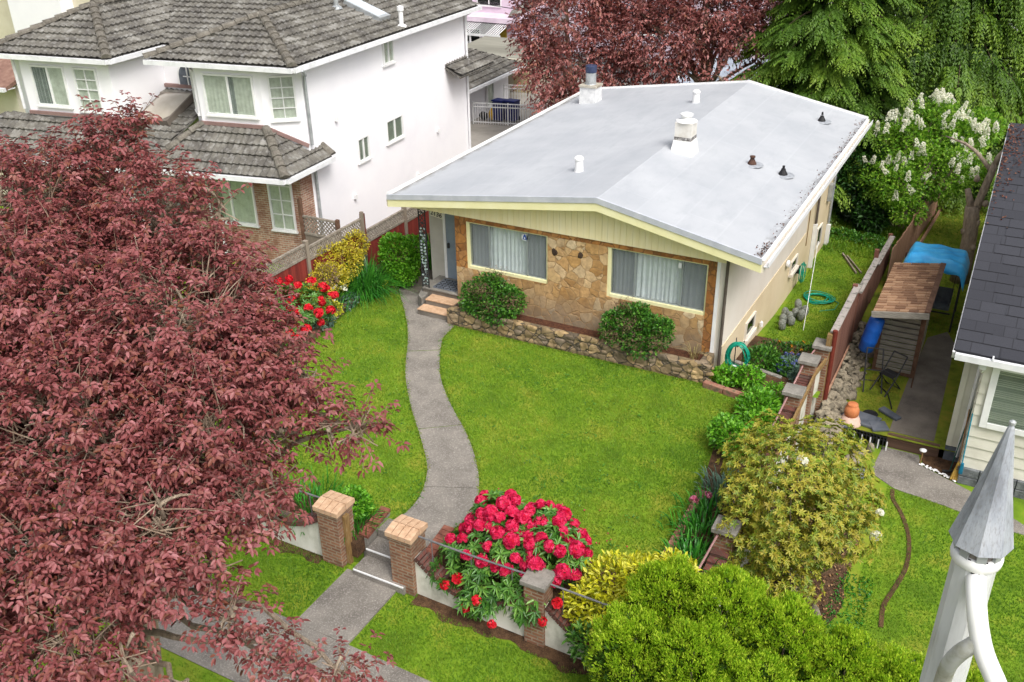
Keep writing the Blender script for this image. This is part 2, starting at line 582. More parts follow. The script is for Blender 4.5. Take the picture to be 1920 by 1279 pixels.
M['housebrick'] = brickmat('house_brick', '946450', 'b38a72', 'b5a899', .21, .07, .012, dirt='7f5340')
M['stucco'] = surf('stained_stucco', ['8f8d80', 'b9b7aa', 'd0cec3', 'd9d7cd'], 2.2, .9, .5, 60, vscale=(1, 1, .6))
M['iron'] = surf('dark_iron', ['2b2c2e', '38393b'], 8, .5, .05, 30)
M['railgrey'] = surf('grey_pipe', ['5c5c5e', '727274'], 8, .45, .05, 30)
M['whiteiron'] = surf('white_iron', ['d9dadb', 'e6e6e6'], 8, .5, 0)
M['galv'] = surf('galvanised', ['8f9496', 'a5a9ab', 'b5b8ba'], 5, .45, .05, 40, metal=.3)
M['black'] = surf('black_rubber', ['1a1a1c', '28282a'], 6, .6, .1, 40)
M['tile'] = surf('concrete_tile', ['4a4743', '5a5752', '69665f', '86847f'], 1.6, .9, .15, 40, speck=('a3a2a0', 7, .45), dist=.004)
M['tilecap'] = surf('tile_cap', ['4d4943', '635e56', '736e66'], 4, .9, .4, 40, speck=('8d8a80', 14, .6))
M['redfence'] = boardmat('red_stained_boards', ['5d1d18', '78281f', '8a352a'], 1, .14)
M['greyboard'] = boardmat('grey_weathered_wood', ['6d6256', '83786b', '968b7d'], 1, .1)
M['lattice'] = surf('lattice_wood', ['6f675d', '857c71', '979084'], 9, .9, .2, 40)
M['brownfence'] = boardmat('brown_fence_boards', ['5e3a2e', '724a3c', '86604f'], 1, .12)
M['palefence'] = boardmat('pale_cedar_boards', ['8a6651', '9c7660', 'ab8a72'], 1, .12)
M['caprail'] = surf('mossy_cap_board', ['857d78', 'a09893', '8c8780', '4c4a46'], 7, .9, .5, 40)
M['postwood'] = surf('old_post', ['6b5334', '84683f', '8d7a5a'], 6, .9, .4, 30, vscale=(4, 4, .8))
M['redpost'] = surf('red_post', ['5a2219', '6d2c20'], 6, .7, .2, 30)
M['rock'] = surf('rubble_rock', ['5d574b', '7b7363', '928875', '4c483f'], 4, .9, .7, 30, dist=.02)
M['rubblegap'] = surf('rubble_mortar', ['3d3a32', '514c41'], 8, .95, .6, 40)
M['shedshingle'] = brickmat('shed_shingle', '7d5d48', '96745a', '5b4436', .16, .17, .012, flat=True)
M['shedgrey'] = surf('grey_shed_boards', ['7a756d', '928d84', 'a39e94'], 5, .9, .4, 40, vscale=(1, 1, 8))
M['shedbrown'] = surf('brown_shed_trim', ['4e3a2e', '63493a', '74594a'], 6, .9, .3, 40)
M['barrel'] = surf('blue_plastic', ['1250a8', '1a62c4'], 3, .4, .05, 20, spec=.5)
M['tarp'] = surf('blue_tarp', ['2a9be0', '3cb0f0', '58c0f4'], 3, .45, .3, 14, spec=.5, dist=.02)
M['hose'] = surf('green_hose', ['0a7a63', '10957a'], 9, .4, 0)
M['terracotta'] = surf('terracotta', ['b4693f', 'c77c50', 'cf8c63'], 5, .8, .1, 40)
M['slate'] = surf('grey_slab', ['4a4f58', '5d636c', '6b7078'], 4, .7, .3, 40)
M['plank'] = boardmat('dark_plank', ['4c382c', '5b4436', '6d5443'], 2, .09)
M['siding'] = surf('cream_siding', ['c3c0b2', 'cecbbe', 'd5d2c6'], 2, .75, .15, 60)
M['darkroof'] = None
M['blind'] = surf('grey_blind', ['84867d', '8f9188'], 3, .6, 0)
M['curtain'] = surf('white_curtain', ['dcdae4', 'e6e4ec', 'ecebf2'], 6, .9, 0)
M['curtaingreen'] = surf('pale_green_curtain', ['bdbab0', 'cccac0', 'd8d6cd'], 6, .9, 0)
M['glass'] = glassmat('window_glass', 'f4f8f6')
M['darkglass'] = glassmat('dark_window_glass', 'c8d2ce', .8)
M['screen'] = screenmat('insect_screen', '7e848a', .32)
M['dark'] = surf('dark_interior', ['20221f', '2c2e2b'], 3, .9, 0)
M['bark'] = surf('grey_bark', ['7d7060', '978877', 'aa9b88'], 5, .95, .9, 24, vscale=(3, 3, 1), dist=.03)
M['twig'] = surf('twig_bark', ['6b5a4a', '877565', '9a8b7a'], 6, .9, .2, 30)
M['barkdark'] = surf('dark_bark', ['352a22', '483a2f', '5a4a3d'], 5, .95, .8, 24, vscale=(3, 3, 1), dist=.03)
M['lavender'] = surf('lavender_stucco', ['c7b4c4', 'd0bfcd', 'd7c8d4'], 1, .9, .1, 60)
M['gravelroof'] = surf('flat_gravel_roof', ['716f65', '828075', '8f8d82'], .8, .95, .2, 30, vscale=(.3, 2, 1))
M['beigewall'] = surf('beige_house_wall', ['c6bda6', 'd0c8b3', 'd6cfbd'], 1, .9, .1, 60)
M['bluegrey'] = surf('blue_grey_roof', ['8d95a3', '9ea6b3', 'abb2bd'], 2, .8, .2, 40)
M['rail'] = M['whiteiron']

def membrane():
    """pale grey roof membrane with lap seams, faint ponding stains and grime along the right-hand gutter"""
    m, nt, bs = newmat('roof_membrane')
    v = objvec(nt)
    n = noise(nt, v, .45, 6)
    r = ramp(nt, [(.3, lin('9da1a7')), (.5, lin('a7aaaf')), (.7, lin('b0b3b7'))]); nt.links.new(n.outputs[0], r.inputs[0])
    s = nt.nodes.new("ShaderNodeSeparateXYZ"); nt.links.new(v, s.inputs[0])
    cb = nt.nodes.new("ShaderNodeCombineXYZ"); nt.links.new(s.outputs[1], cb.inputs[0]); nt.links.new(s.outputs[0], cb.inputs[1])
    b = nt.nodes.new("ShaderNodeTexBrick"); nt.links.new(cb.outputs[0], b.inputs["Vector"])
    for k, q in (("Scale", 1), ("Brick Width", 3.6), ("Row Height", .95), ("Mortar Size", .03), ("Mortar Smooth", .6)): b.inputs[k].default_value = q
    b.inputs["Color1"].default_value = (.96, .96, .96, 1); b.inputs["Color2"].default_value = (1, 1, 1, 1); b.inputs["Mortar"].default_value = (1.035, 1.035, 1.03, 1)
    c = mixc(nt, .8, r.outputs[0], b.outputs[0], 'MULTIPLY')
    n2 = noise(nt, objvec(nt, (1, .35, 1)), 2.2, 8, .7)
    r2 = ramp(nt, [(.5, (0, 0, 0, 1)), (.72, (.75, .75, .75, 1))]); nt.links.new(n2.outputs[0], r2.inputs[0])
    c = mixc(nt, r2.outputs[0], c, lin('989ca2'))
    # grime where leaves rot beside the two long gutters (object x: distance from the roof's centre line)
    n3 = noise(nt, objvec(nt, (2, .8, 1)), 2.5, 8, .75)
    ab = nt.nodes.new("ShaderNodeMath"); ab.operation = 'MULTIPLY_ADD'; ab.inputs[1].default_value = .75
    nt.links.new(n3.outputs[0], ab.inputs[0]); nt.links.new(s.outputs[0], ab.inputs[2])
    r3 = ramp(nt, [(0, (0, 0, 0, 1)), (.001, (0, 0, 0, 1))])
    mr = nt.nodes.new("ShaderNodeMapRange"); mr.inputs[1].default_value = 4.14; mr.inputs[2].default_value = 4.5
    nt.links.new(ab.outputs[0], mr.inputs[0])
    c = mixc(nt, mr.outputs[0], c, lin('4e4a45'))
    a2 = nt.nodes.new("ShaderNodeMath"); a2.operation = 'MULTIPLY_ADD'; a2.inputs[1].default_value = .8
    ng = nt.nodes.new("ShaderNodeMath"); ng.operation = 'MULTIPLY'; ng.inputs[1].default_value = -1
    nt.links.new(s.outputs[0], ng.inputs[0]); nt.links.new(n3.outputs[0], a2.inputs[0]); nt.links.new(ng.outputs[0], a2.inputs[2])
    m2 = nt.nodes.new("ShaderNodeMapRange"); m2.inputs[1].default_value = 6.05; m2.inputs[2].default_value = 6.4
    nt.links.new(a2.outputs[0], m2.inputs[0])
    c = mixc(nt, m2.outputs[0], c, lin('625d55'))
    nt.links.new(c, bs.inputs["Base Color"])
    bs.inputs["Roughness"].default_value = .75
    add_bump(nt, bs, n2.outputs[0], .15, .01)
    return m
M['membrane'] = membrane()

def darkroof():
    m, nt, bs = newmat('charcoal_shingles')
    v = objvec(nt)
    s = nt.nodes.new("ShaderNodeSeparateXYZ"); nt.links.new(v, s.inputs[0])
    cb = nt.nodes.new("ShaderNodeCombineXYZ"); nt.links.new(s.outputs[0], cb.inputs[0]); nt.links.new(s.outputs[1], cb.inputs[1])
    b = nt.nodes.new("ShaderNodeTexBrick"); nt.links.new(cb.outputs[0], b.inputs["Vector"])
    for k, q in (("Scale", 1), ("Brick Width", .55), ("Row Height", .3), ("Mortar Size", .012), ("Mortar Smooth", .3)): b.inputs[k].default_value = q
    b.offset = .37
    b.inputs["Color1"].default_value = lin('2b2c33'); b.inputs["Color2"].default_value = lin('33343b'); b.inputs["Mortar"].default_value = lin('202127')
    n = noise(nt, v, 60, 3)
    r = ramp(nt, [(.3, (.75, .75, .75, 1)), (.75, (1.25, 1.25, 1.25, 1))]); nt.links.new(n.outputs[0], r.inputs[0])
    c = mixc(nt, .8, b.outputs[0], r.outputs[0], 'MULTIPLY')
    nt.links.new(c, bs.inputs["Base Color"]); bs.inputs["Roughness"].default_value = .9
    add_bump(nt, bs, n.outputs[0], .4, .006)
    return m
M['darkroof'] = darkroof()

# ------------------------------------------------------------------ setting: ground, road, pavement, lawns, paths
def zs(x): return -.45 - .03 * max(0.0, min(x, 6) + 9)      # the street falls gently to the right

def slab(name, poly, z0, z1, mat, sub=0):
    mb = MB()
    if callable(z1) and sub:
        xs = [p[0] for p in poly]; ys = [p[1] for p in poly]
        nx = max(1, int((max(xs) - min(xs)) / sub)); ny = max(1, int((max(ys) - min(ys)) / sub))
        gx = [min(xs) + (max(xs) - min(xs)) * i / nx for i in range(nx + 1)]
        gy = [min(ys) + (max(ys) - min(ys)) * i / ny for i in range(ny + 1)]
        for i in range(nx):
            for j in range(ny):
                mb.prism([(gx[i], gy[j]), (gx[i + 1], gy[j]), (gx[i + 1], gy[j + 1]), (gx[i], gy[j + 1])], z0, z1)
    else: mb.prism(poly, z0, z1)
    return tag(mb.build(name, mat, loc=(poly[0][0], poly[0][1], 0)), kind='structure')

def sheet(name, x0, x1, y0, y1, f, mat, step=.6):
    """a ground sheet with height f(x,y)"""
    nx = max(1, round((x1 - x0) / step)); ny = max(1, round((y1 - y0) / step))
    xs = np.linspace(x0, x1, nx + 1); ys = np.linspace(y0, y1, ny + 1)
    V = [(x, y, f(x, y)) for y in ys for x in xs]
    F = [(j * (nx + 1) + i, j * (nx + 1) + i + 1, (j + 1) * (nx + 1) + i + 1, (j + 1) * (nx + 1) + i) for j in range(ny) for i in range(nx)]
    o = npmesh(name, V, F, mat, loc=(x0, y0, 0), smooth=True)
    return tag(o, kind='structure')

slab('ground', [(-900, -700), (900, -700), (900, 1200), (-900, 1200)], -3.2, -2.4, M['moss'])
sheet('road', -60, 40, -14, 4.6, lambda x, y: zs(x) - .14, M['asphalt'], 2)
sheet('boulevard', -60, 40, 4.6, 7.5, lambda x, y: zs(x) + .0, M['lawn'], 1)
sheet('sidewalk', -60, 40, 7.5, 9.0, lambda x, y: zs(x) + .012, M['concrete'], 1)
sheet('verge', -60, 40, 9.0, 10.75, lambda x, y: zs(x), M['lawn'], .5)
sheet('kerb', -60, 40, 4.45, 4.6, lambda x, y: zs(x) + .006, M['oldconcrete'], 1)

LAWN = [(-16.5, 10.72), (-9.2, 10.72), (-9.2, 11.3), (-7.78, 11.3), (-7.78, 10.72), (-3.12, 10.72), (-3.12, 20.25), (-4.9, 20.4), (-5.3, 20.45), (-5.3, 31.8), (-16.5, 31.8)]
slab('lawn', LAWN, -2.3, 0.0, M['lawn'])
def z_side(x, y): return -.42 - .5 * min(1, max(0, (y - 20.4) / 5.0)) - .012 * max(0, y - 25)
sheet('side_lawn', -5.4, -2.86, 20.4, 38, z_side, M['lawn'], .5)
sheet('back_yard', -16.5, -2.72, 32.2, 40, lambda x, y: -1.0, M['lawn'], 1)
def z_nb(x, y):
    t = min(1, max(0, (y - 10.6) / 3.0))
    return zs(x) * (1 - t) + -1.5 * t
sheet('neighbour_lawn', -3.05, 14, 10.6, 20.75, z_nb, M['lawn'], .5)
sheet('neighbour_yard', -2.9, 6, 20.72, 41, lambda x, y: -1.2, M['moss'], 1)
slab('side_passage', [(-18.6, 10.7), (-16.3, 10.7), (-16.3, 31), (-18.6, 31)], -2.3, -.03, M['oldconcrete'])
slab('driveway', [(-45, 31), (-14.0, 31), (-14.0, 36.5), (-15.5, 47), (-45, 47)], -2.3, -.01, M['driveway'])
slab('front_garden', [(-60, 10.7), (-18.6, 10.7), (-18.6, 31), (-60, 31)], -2.3, -.05, M['lawn'])
sheet('lane', -70, 30, 40, 75, lambda x, y: -1.02, M['asphalt'], 5)

# curved front path of exposed aggregate: left and right edges, from the porch steps down to the gate steps
PL = [(-14.8, 20.45), (-13.47, 18.87), (-12.75, 17.85), (-11.88, 16.43), (-10.95, 15.25), (-9.95, 14.15), (-9.27, 13.32), (-8.92, 12.53), (-8.86, 11.95), (-8.95, 11.55)]
PR = [(-13.3, 20.35), (-12.2, 19.25), (-11.98, 18.3), (-11.12, 16.8), (-10.2, 15.75), (-9.15, 14.75), (-8.35, 13.8), (-7.86, 12.95), (-7.72, 12.25), (-7.92, 11.55)]
def smoothline(P, k=6):
    out = []
    n = len(P)
    for i in range(n - 1):
        p0, p1, p2, p3 = (Vector(P[max(0, min(n - 1, j))]) for j in (i - 1, i, i + 1, i + 2))
        for q in range(k):
            t = q / k
            out.append(tuple(.5 * ((2 * p1) + (p2 - p0) * t + (2 * p0 - 5 * p1 + 4 * p2 - p3) * t * t + (3 * p1 - p0 - 3 * p2 + p3) * t ** 3)))
    out.append(tuple(P[-1]))
    return out
SPL, SPR = smoothline(PL), smoothline(PR)
mb = MB()
for i in range(len(SPL) - 1):
    a, b, c, d = SPL[i], SPR[i], SPR[i + 1], SPL[i + 1]
    if i in (14, 28, 40):                        # joints in the concrete, grown over with moss
        t = .12
        a = tuple(a[j] + (d[j] - a[j]) * t for j in (0, 1)); b = tuple(b[j] + (c[j] - b[j]) * t for j in (0, 1))
    mb.prism([a, b, c, d], -.08, .014)
tag(mb.build('path', M['concrete'], loc=(-9, 12, 0)), kind='structure')
slab('path_branch', [(-15.0, 20.2), (-14.1, 20.0), (-14.0, 21), (-14.0, 33), (-14.95, 33), (-14.95, 21.5)], -.1, .01, M['darkpath'])
slab('gate_path', [(-9.25, 8.98), (-8.12, 8.98), (-8.12, 10.5), (-9.25, 10.5)], -1, -.437, M['concrete'])
# gate steps with white painted noses
mb = MB()
mb.bx(-9.06, -7.94, 10.42, 10.85, -.9, -.30)
mb.bx(-9.06, -7.94, 10.85, 11.24, -.9, -.15)
mb.bx(-9.06, -7.90, 11.24, 11.62, -.9, .016)
tag(mb.build('gate_steps', M['concrete'], loc=(-8.5, 10.9, -.45), bevel=.008), kind='structure')
mb = MB()
mb.bx(-9.05, -7.95, 10.411, 10.431, -.325, -.2965)
mb.bx(-9.05, -7.95, 10.841, 10.861, -.175, -.1465)
tag(mb.build('step_nosing_paint', M['white'], loc=(-8.5, 10.9, -.3)), kind='structure')
# beds
slab('left_bed', [(-16.3, 10.8), (-14.55, 10.8), (-14.45, 13.9), (-14.8, 15.3), (-15.1, 16.7), (-15.38, 18.7), (-15.36, 19.9), (-14.98, 20.6), (-14.9, 22.2), (-14.9, 33), (-16.3, 33)], -.3, .05, M['soil'])
slab('right_bed', [(-3.2, 11.2), (-3.9, 11.2), (-3.92, 13.1), (-4.0, 14.7), (-4.05, 15.2), (-4.28, 16.9), (-4.24, 18.9), (-5.1, 19.1), (-5.15, 20.25), (-3.2, 20.25)], -.3, .03, M['soil'])
slab('front_bed', [(-7.75, 10.7), (-3.9, 10.7), (-3.9, 12.0), (-5.2, 12.3), (-7.3, 12.0), (-7.8, 11.6)], -.3, .02, M['soil'])
slab('gate_bed', [(-16.3, 10.7), (-9.15, 10.7), (-9.15, 11.6), (-10, 11.5), (-16.3, 11.4)], -.3, .02, M['soil'])
sheet('side_bed', -5.15, -3.15, 20.42, 23.4, lambda x, y: z_side(x, y) + .05, M['soil'], .5)
# neighbour's paths
slab('neighbour_path', [(-1.25, 20.7), (-1.33, 19.5), (-.75, 19.1), (.3, 18.95), (1.5, 18.65), (12, 18.5), (12, 19.2), (1.85, 19.0), (.75, 19.75), (-.35, 20.3), (-.45, 20.7)], -2, -1.488, M['concrete'])
slab('side_path', [(-1.2, 20.98), (-.2, 20.98), (-.28, 26.3), (-.55, 27.0), (-1.0, 26.4), (-1.15, 23.5)], -2, -1.188, M['darkpath'])
SOILP = smoothline([(-3.0, 13.4), (-1.7, 13.5), (-1.25, 14.1), (-1.05, 14.9), (-1.15, 15.6), (-1.1, 16.8), (-1.45, 18.2), (-2.0, 18.9), (-3.0, 18.9)], 4)
slab('shrub_soil', SOILP, -2, -1.485, surf('leafy_soil', ['2e2118', '483425', '5f4a36'], 7, .95, .9, 40, speck=('8a6c4e', 34, .8), dist=.03))
slab('house_bed', [(-.4, 20.68), (-.3, 20.32), (.35, 19.98), (.45, 20.1), (.45, 20.8), (0, 20.8)], -2, -1.47, M['soil'])
def wavy_strip(name, x0, x1, yc, w, z, mat, seed):
    rg = random.Random(seed); n = int((x1 - x0) / .12)
    a = [(x0 + (x1 - x0) * i / n, yc + w) for i in range(n + 1)]
    b = [(x0 + (x1 - x0) * i / n, yc - w * (.7 + .5 * math.sin(i * .7 + seed) * math.sin(i * .31)) + rg.uniform(-.03, .03)) for i in range(n + 1)]
    V = [(x, y, z(x)) for x, y in a] + [(x, y, z(x)) for x, y in b]
    return tag(npmesh(name, V, [(n + 1 + i, n + 2 + i, i + 1, i) for i in range(n)], mat, loc=(x0, yc, z(x0))), kind='structure')
WALLFOOT = [(-7.72, 10.33), (-3.2, 10.3), (-3.2, 10.6), (-7.72, 10.6)]
wavy_strip('wall_foot_soil', -7.74, -3.1, 10.42, .19, lambda x: zs(x) + .012, M['soil'], 3)
wavy_strip('wall_foot_soil', -15, -9.82, 10.45, .14, lambda x: zs(x) + .012, M['soil'], 5)
# ------------------------------------------------------------------ the bungalow
def roofz(x): return 4.02 - (.205 * (x + 8.28) if x > -8.28 else .137 * (-8.28 - x))
def sidex(y): return -5.18 + .18 * (y - 19.95) / 12.05
YF, YB = 19.5, 32.35
house = empty('bungalow', (-9.2, 20.0, 0), 'low bungalow with pale grey low gable roof, flagstone front and yellow fascia, in the middle', 'house')

# walls
mb = MB()
top = lambda x, y: roofz(x) - .3
mb.prism([(-12.4, 20.06), (-8.28, 20.06), (-8.28, 31.9), (-13.7, 31.9), (-13.7, 20.92), (-12.4, 20.92)], -1.6, top)
mb.prism([(-8.28, 20.06), (-5.22, 20.06), (-5.06, 31.9), (-8.28, 31.9)], -1.6, top)
mb.build('wall', M['beige'], house)
mb = MB()                                             # porch back wall
mb.bx(-13.86, -12.36, 20.85, 20.93, -.2, 3.0)
mb.bx(-13.86, -13.70, 20.93, 22.4, -.2, 3.0)
o = mb.build('porch_wall', M['porchwall'], house)
mb = MB()
def sideplate(mb, y0, y1, z0, z1, off=.0, t=.03):
    x0, x1 = sidex(y0), sidex(y1)
    mb.prism([(x0 - .03, y0), (x0 + off, y0), (x1 + off, y1), (x1 - .03, y1)], z0, z1)
sideplate(mb, 19.96, 31.95, -1.5, .60, .0)
sideplate(mb, 28.3, 31.95, .60, 3.05, .0)
mb.build('lower_side_wall', M['beige'], house)
mb = MB()
sideplate(mb, 19.96, 28.297, .603, 3.05, .012)
mb.build('upper_side_wall', M['cream'], house)
mb = MB()
sideplate(mb, 19.96, 28.29, .575, .602, .03)
mb.build('wall_band', M['beige'], house)

# stone front around the two windows
W1, W2 = (-12.13, -9.76), (-8.14, -5.62)
WZ = (1.36, 2.68)
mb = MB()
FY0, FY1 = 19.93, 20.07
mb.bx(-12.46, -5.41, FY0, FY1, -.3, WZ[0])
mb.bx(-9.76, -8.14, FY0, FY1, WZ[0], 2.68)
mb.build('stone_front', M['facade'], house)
mb = MB()
mb.bx(-12.46, -5.41, FY0 - .004, FY1, 2.68, 2.80)
mb.bx(-12.46, -12.13, FY0 - .004, FY1, WZ[0], 2.68)
mb.bx(-5.62, -5.41, FY0 - .004, FY1, .4, 2.68)
mb.build('stone_surround', M['surround'], house)
mb = MB()
for k, (x, z, a) in enumerate(((-9.56, 2.28, .3), (-8.86, 2.3, 1.2))):
    mb.rock((x, FY0 + .02, z), (.1, .05, .14 - k * .02), 40 + k)
mb.build('dark_stone', M['barkdark'], house)
mb = MB()
mb.bx(-5.41, -5.33, FY0 - .02, 20.06, -.2, 2.8)
mb.build('corner_trim', M['white'], house)
mb = MB()
mb.bx(-5.33, -5.17, FY0 + .01, 20.08, -.6, 2.95)
mb.build('corner_wall', M['cream'], house)
# gable boarding over the front and the porch
mb = MB()
x = -13.9
while x < -5.2:
    x1 = min(x + .16, -5.18)
    for a, b in ((x, min(x1, -8.28)), (max(x, -8.28), x1)):
        if b - a > .005: mb.prism([(a + .003, 19.9), (b - .003, 19.9), (b - .003, 20.05), (a + .003, 20.05)], 2.803, lambda xx, yy: roofz(xx) - .29)
    x += .16
mb.bx(-13.9, -5.18, 19.915, 20.045, 2.806, 3.0)
mb.build('gable_boarding', M['panel'], house)
mb = MB()
mb.bx(-13.9, -12.4, 20.05, 20.85, 2.80, 2.86)
mb.build('porch_ceiling', M['panel'], house)

# roof
roof = MB()
XL, XR = -14.22, -4.32
roof.plate([(XL, YF, roofz(XL)), (-8.28, YF, 4.02), (-8.28, YB, 4.02), (XL, YB, roofz(XL))], .1)
roof.plate([(-8.28, YF, 4.02), (XR, YF, roofz(XR)), (XR, YB, roofz(XR)), (-8.28, YB, 4.02)], .1)
# object origin on the ridge line so the grime follows the eaves
roofo = roof.build('roof', M['membrane'], house)
def rebase(o, w):
    """moves a part's origin to w (world) without moving its surface"""
    pw = wloc(o.parent)
    d = Vector(w) - pw - Vector(o.location)
    o.data.transform(Matrix.Translation(-d))
    o.location = Vector(o.location) + d
rebase(roofo, (-8.28, 25.9, 4.0))
mb = MB()
def rake(mb, y, dz0, dz1, t, y2=None):
    for a, b in ((XL, -8.28), (-8.28, XR)):
        mb.prism([(a, y), (b, y), (b, y + t), (a, y + t)], lambda xx, yy: roofz(xx) + dz0, lambda xx, yy: roofz(xx) + dz1)
rake(mb, YF - .03, -.305, -.105, .04)
mb.build('front_fascia', M['yellow'], roofo)
mb = MB()
rake(mb, YF - .05, -.105, .035, .06)
mb.build('front_flashing', surf('grey_flashing', ['a9adb6', 'b3b7bf', 'bdc0c7'], 3, .5, 0, spec=.4), roofo)
mb = MB()
rake(mb, YB, -.2, .06, .05)
mb.bx(XL - .02, XL + .05, YF, YB, roofz(XL) - .1, roofz(XL) + .07)
mb.build('rear_flashing', M['white'], roofo)
mb = MB()
mb.bx(XR - .0, XR + .05, YF, YB + .05, roofz(XR) - .30, roofz(XR) - .02)
mb.build('side_fascia', M['cream'], roofo)
mb = MB()
mb.bx(XL - .05, XL, YF, YB + .05, roofz(XL) - .30, roofz(XL) - .1)
mb.build('side_fascia', M['cream'], roofo)
mb = MB()
for xx, s in ((XR, 1),):
    mb.bx(xx + .05, xx + .16, YF - .02, YB + .02, roofz(xx) - .16, roofz(xx) - .14)
    mb.bx(xx + .14, xx + .16, YF - .02, YB + .02, roofz(xx) - .16, roofz(xx) - .02)
    mb.bx(xx - .02, xx + .01, YF, YB, roofz(xx) - .05, roofz(xx) + .035)
mb.build('gutter', M['gutter'], roofo)
mb = MB()
mb.plate([(XL + .1, YF + .05, roofz(XL) - .295), (-8.28, YF + .05, 3.72), (-8.28, YB, 3.72), (XL + .1, YB, roofz(XL) - .295)], .02)
mb.plate([(-8.28, YF + .05, 3.72), (XR, YF + .05, roofz(XR) - .295), (XR, YB, roofz(XR) - .295), (-8.28, YB, 3.72)], .02)
mb.build('soffit', M['yellow'], roofo)

# roof furniture (children of the roof)
def ventpipe(x, y):
    z = roofz(x)
    mb = MB().lathe((x, y, z - .03), [(.13, 0), (.115, .05), (.1, .3), (.105, .32), (.125, .34), (.125, .38), (.09, .42), (.03, .44)], 18)
    return mb.build('white_roof_vent', M['white'], roofo, smooth=False)
ventpipe(-9.75, 21.75); ventpipe(-9.2, 29.5)
def stack(x, y, brown=False, tip=False):
    z = roofz(x)
    fl = MB().lathe((x, y, z - .01), [(.31, .0), (.3, .012), (.05, .024)], 22).build('flashing', surf('dull_flashing', ['7f8388', '989ca2', 'a9adb2'], 9, .7, .1, 40), roofo)
    mb = MB().lathe((x, y, z), [(.125, .01), (.11, .05), (.06, .14), (.055, .17)], 16)
    if brown: mb.lathe((x, y, z), [(.05, .16), (.05, .19), (.075, .195), (.075, .23), (.04, .24)], 14)
    elif tip: mb.lathe((x, y, z), [(.035, .2), (.03, .27), (.008, .3)], 10)
    else: mb.lathe((x, y, z), [(.035, .18), (.035, .25)], 10)
    mb.build('plumbing_stack', M['black'] if not brown else surf('rusty_cap', ['2c2422', '4a352c', '5c4032'], 9, .8, .2, 30), fl)
stack(-6.1, 24.95, True); stack(-5.25, 24.95); stack(-5.45, 30.6, tip=True)
# metal chimney near the middle of the roof
cx, cy = -7.78, 24.25; cz = roofz(cx)
ch = MB()
ch.box((cx, cy, cz + .14), (.62, .62, .4), taper=.78)
cho = ch.build('chimney_base', surf('painted_metal', ['cfcfcd', 'dddcda', 'e6e6e4'], 4, .5, .1, 30), roofo)
MB().box((cx, cy, cz + .38), (.47, .47, .1)).build('chimney_grille', surf('rusty_grille', ['3e3a38', '7d7a78', 'b5b3b0'], 16, .7, .3, 40), cho)
MB().box((cx, cy, cz + .62), (.46, .46, .38)).build('chimney_shaft', surf('grey_white_metal', ['c2bdb4', 'cfcbc4', 'dad8d4'], 4, .5, .05, 30), cho)
MB().lathe((cx, cy, cz + .81), [(.29, 0), (.28, .03), (.14, .07), (.12, .14), (.17, .15), (.17, .2), (.09, .23)], 18).build('chimney_cowl', M['white'], cho)
# square chimney at the left eave with a round flue
cx, cy = -13.15, 30.2; cz = roofz(cx) - .16
ch = MB().box((cx, cy, cz + .3), (.62, .56, .8), taper=.94).build('chimney_stack', surf('weathered_white_board', ['b9babb', 'cfd0d0', 'dedede'], 5, .8, .2, 30), roofo)
MB().box((cx, cy, cz + .73), (.64, .6, .07)).build('chimney_cap', surf('dirty_cap', ['8a8070', 'a8a294', 'b9b5aa'], 6, .9, .2, 40), ch)
MB().lathe((cx, cy, cz + .76), [(.2, 0), (.18, .04), (.18, .42)], 20).build('flue', M['galv'], ch)
MB().lathe((cx, cy, cz + 1.16), [(.185, 0), (.195, .03), (.195, .22), (.17, .24)], 20).build('flue_cowl', surf('dark_blue_cowl', ['2c3550', '3a4460'], 4, .4, 0), ch)

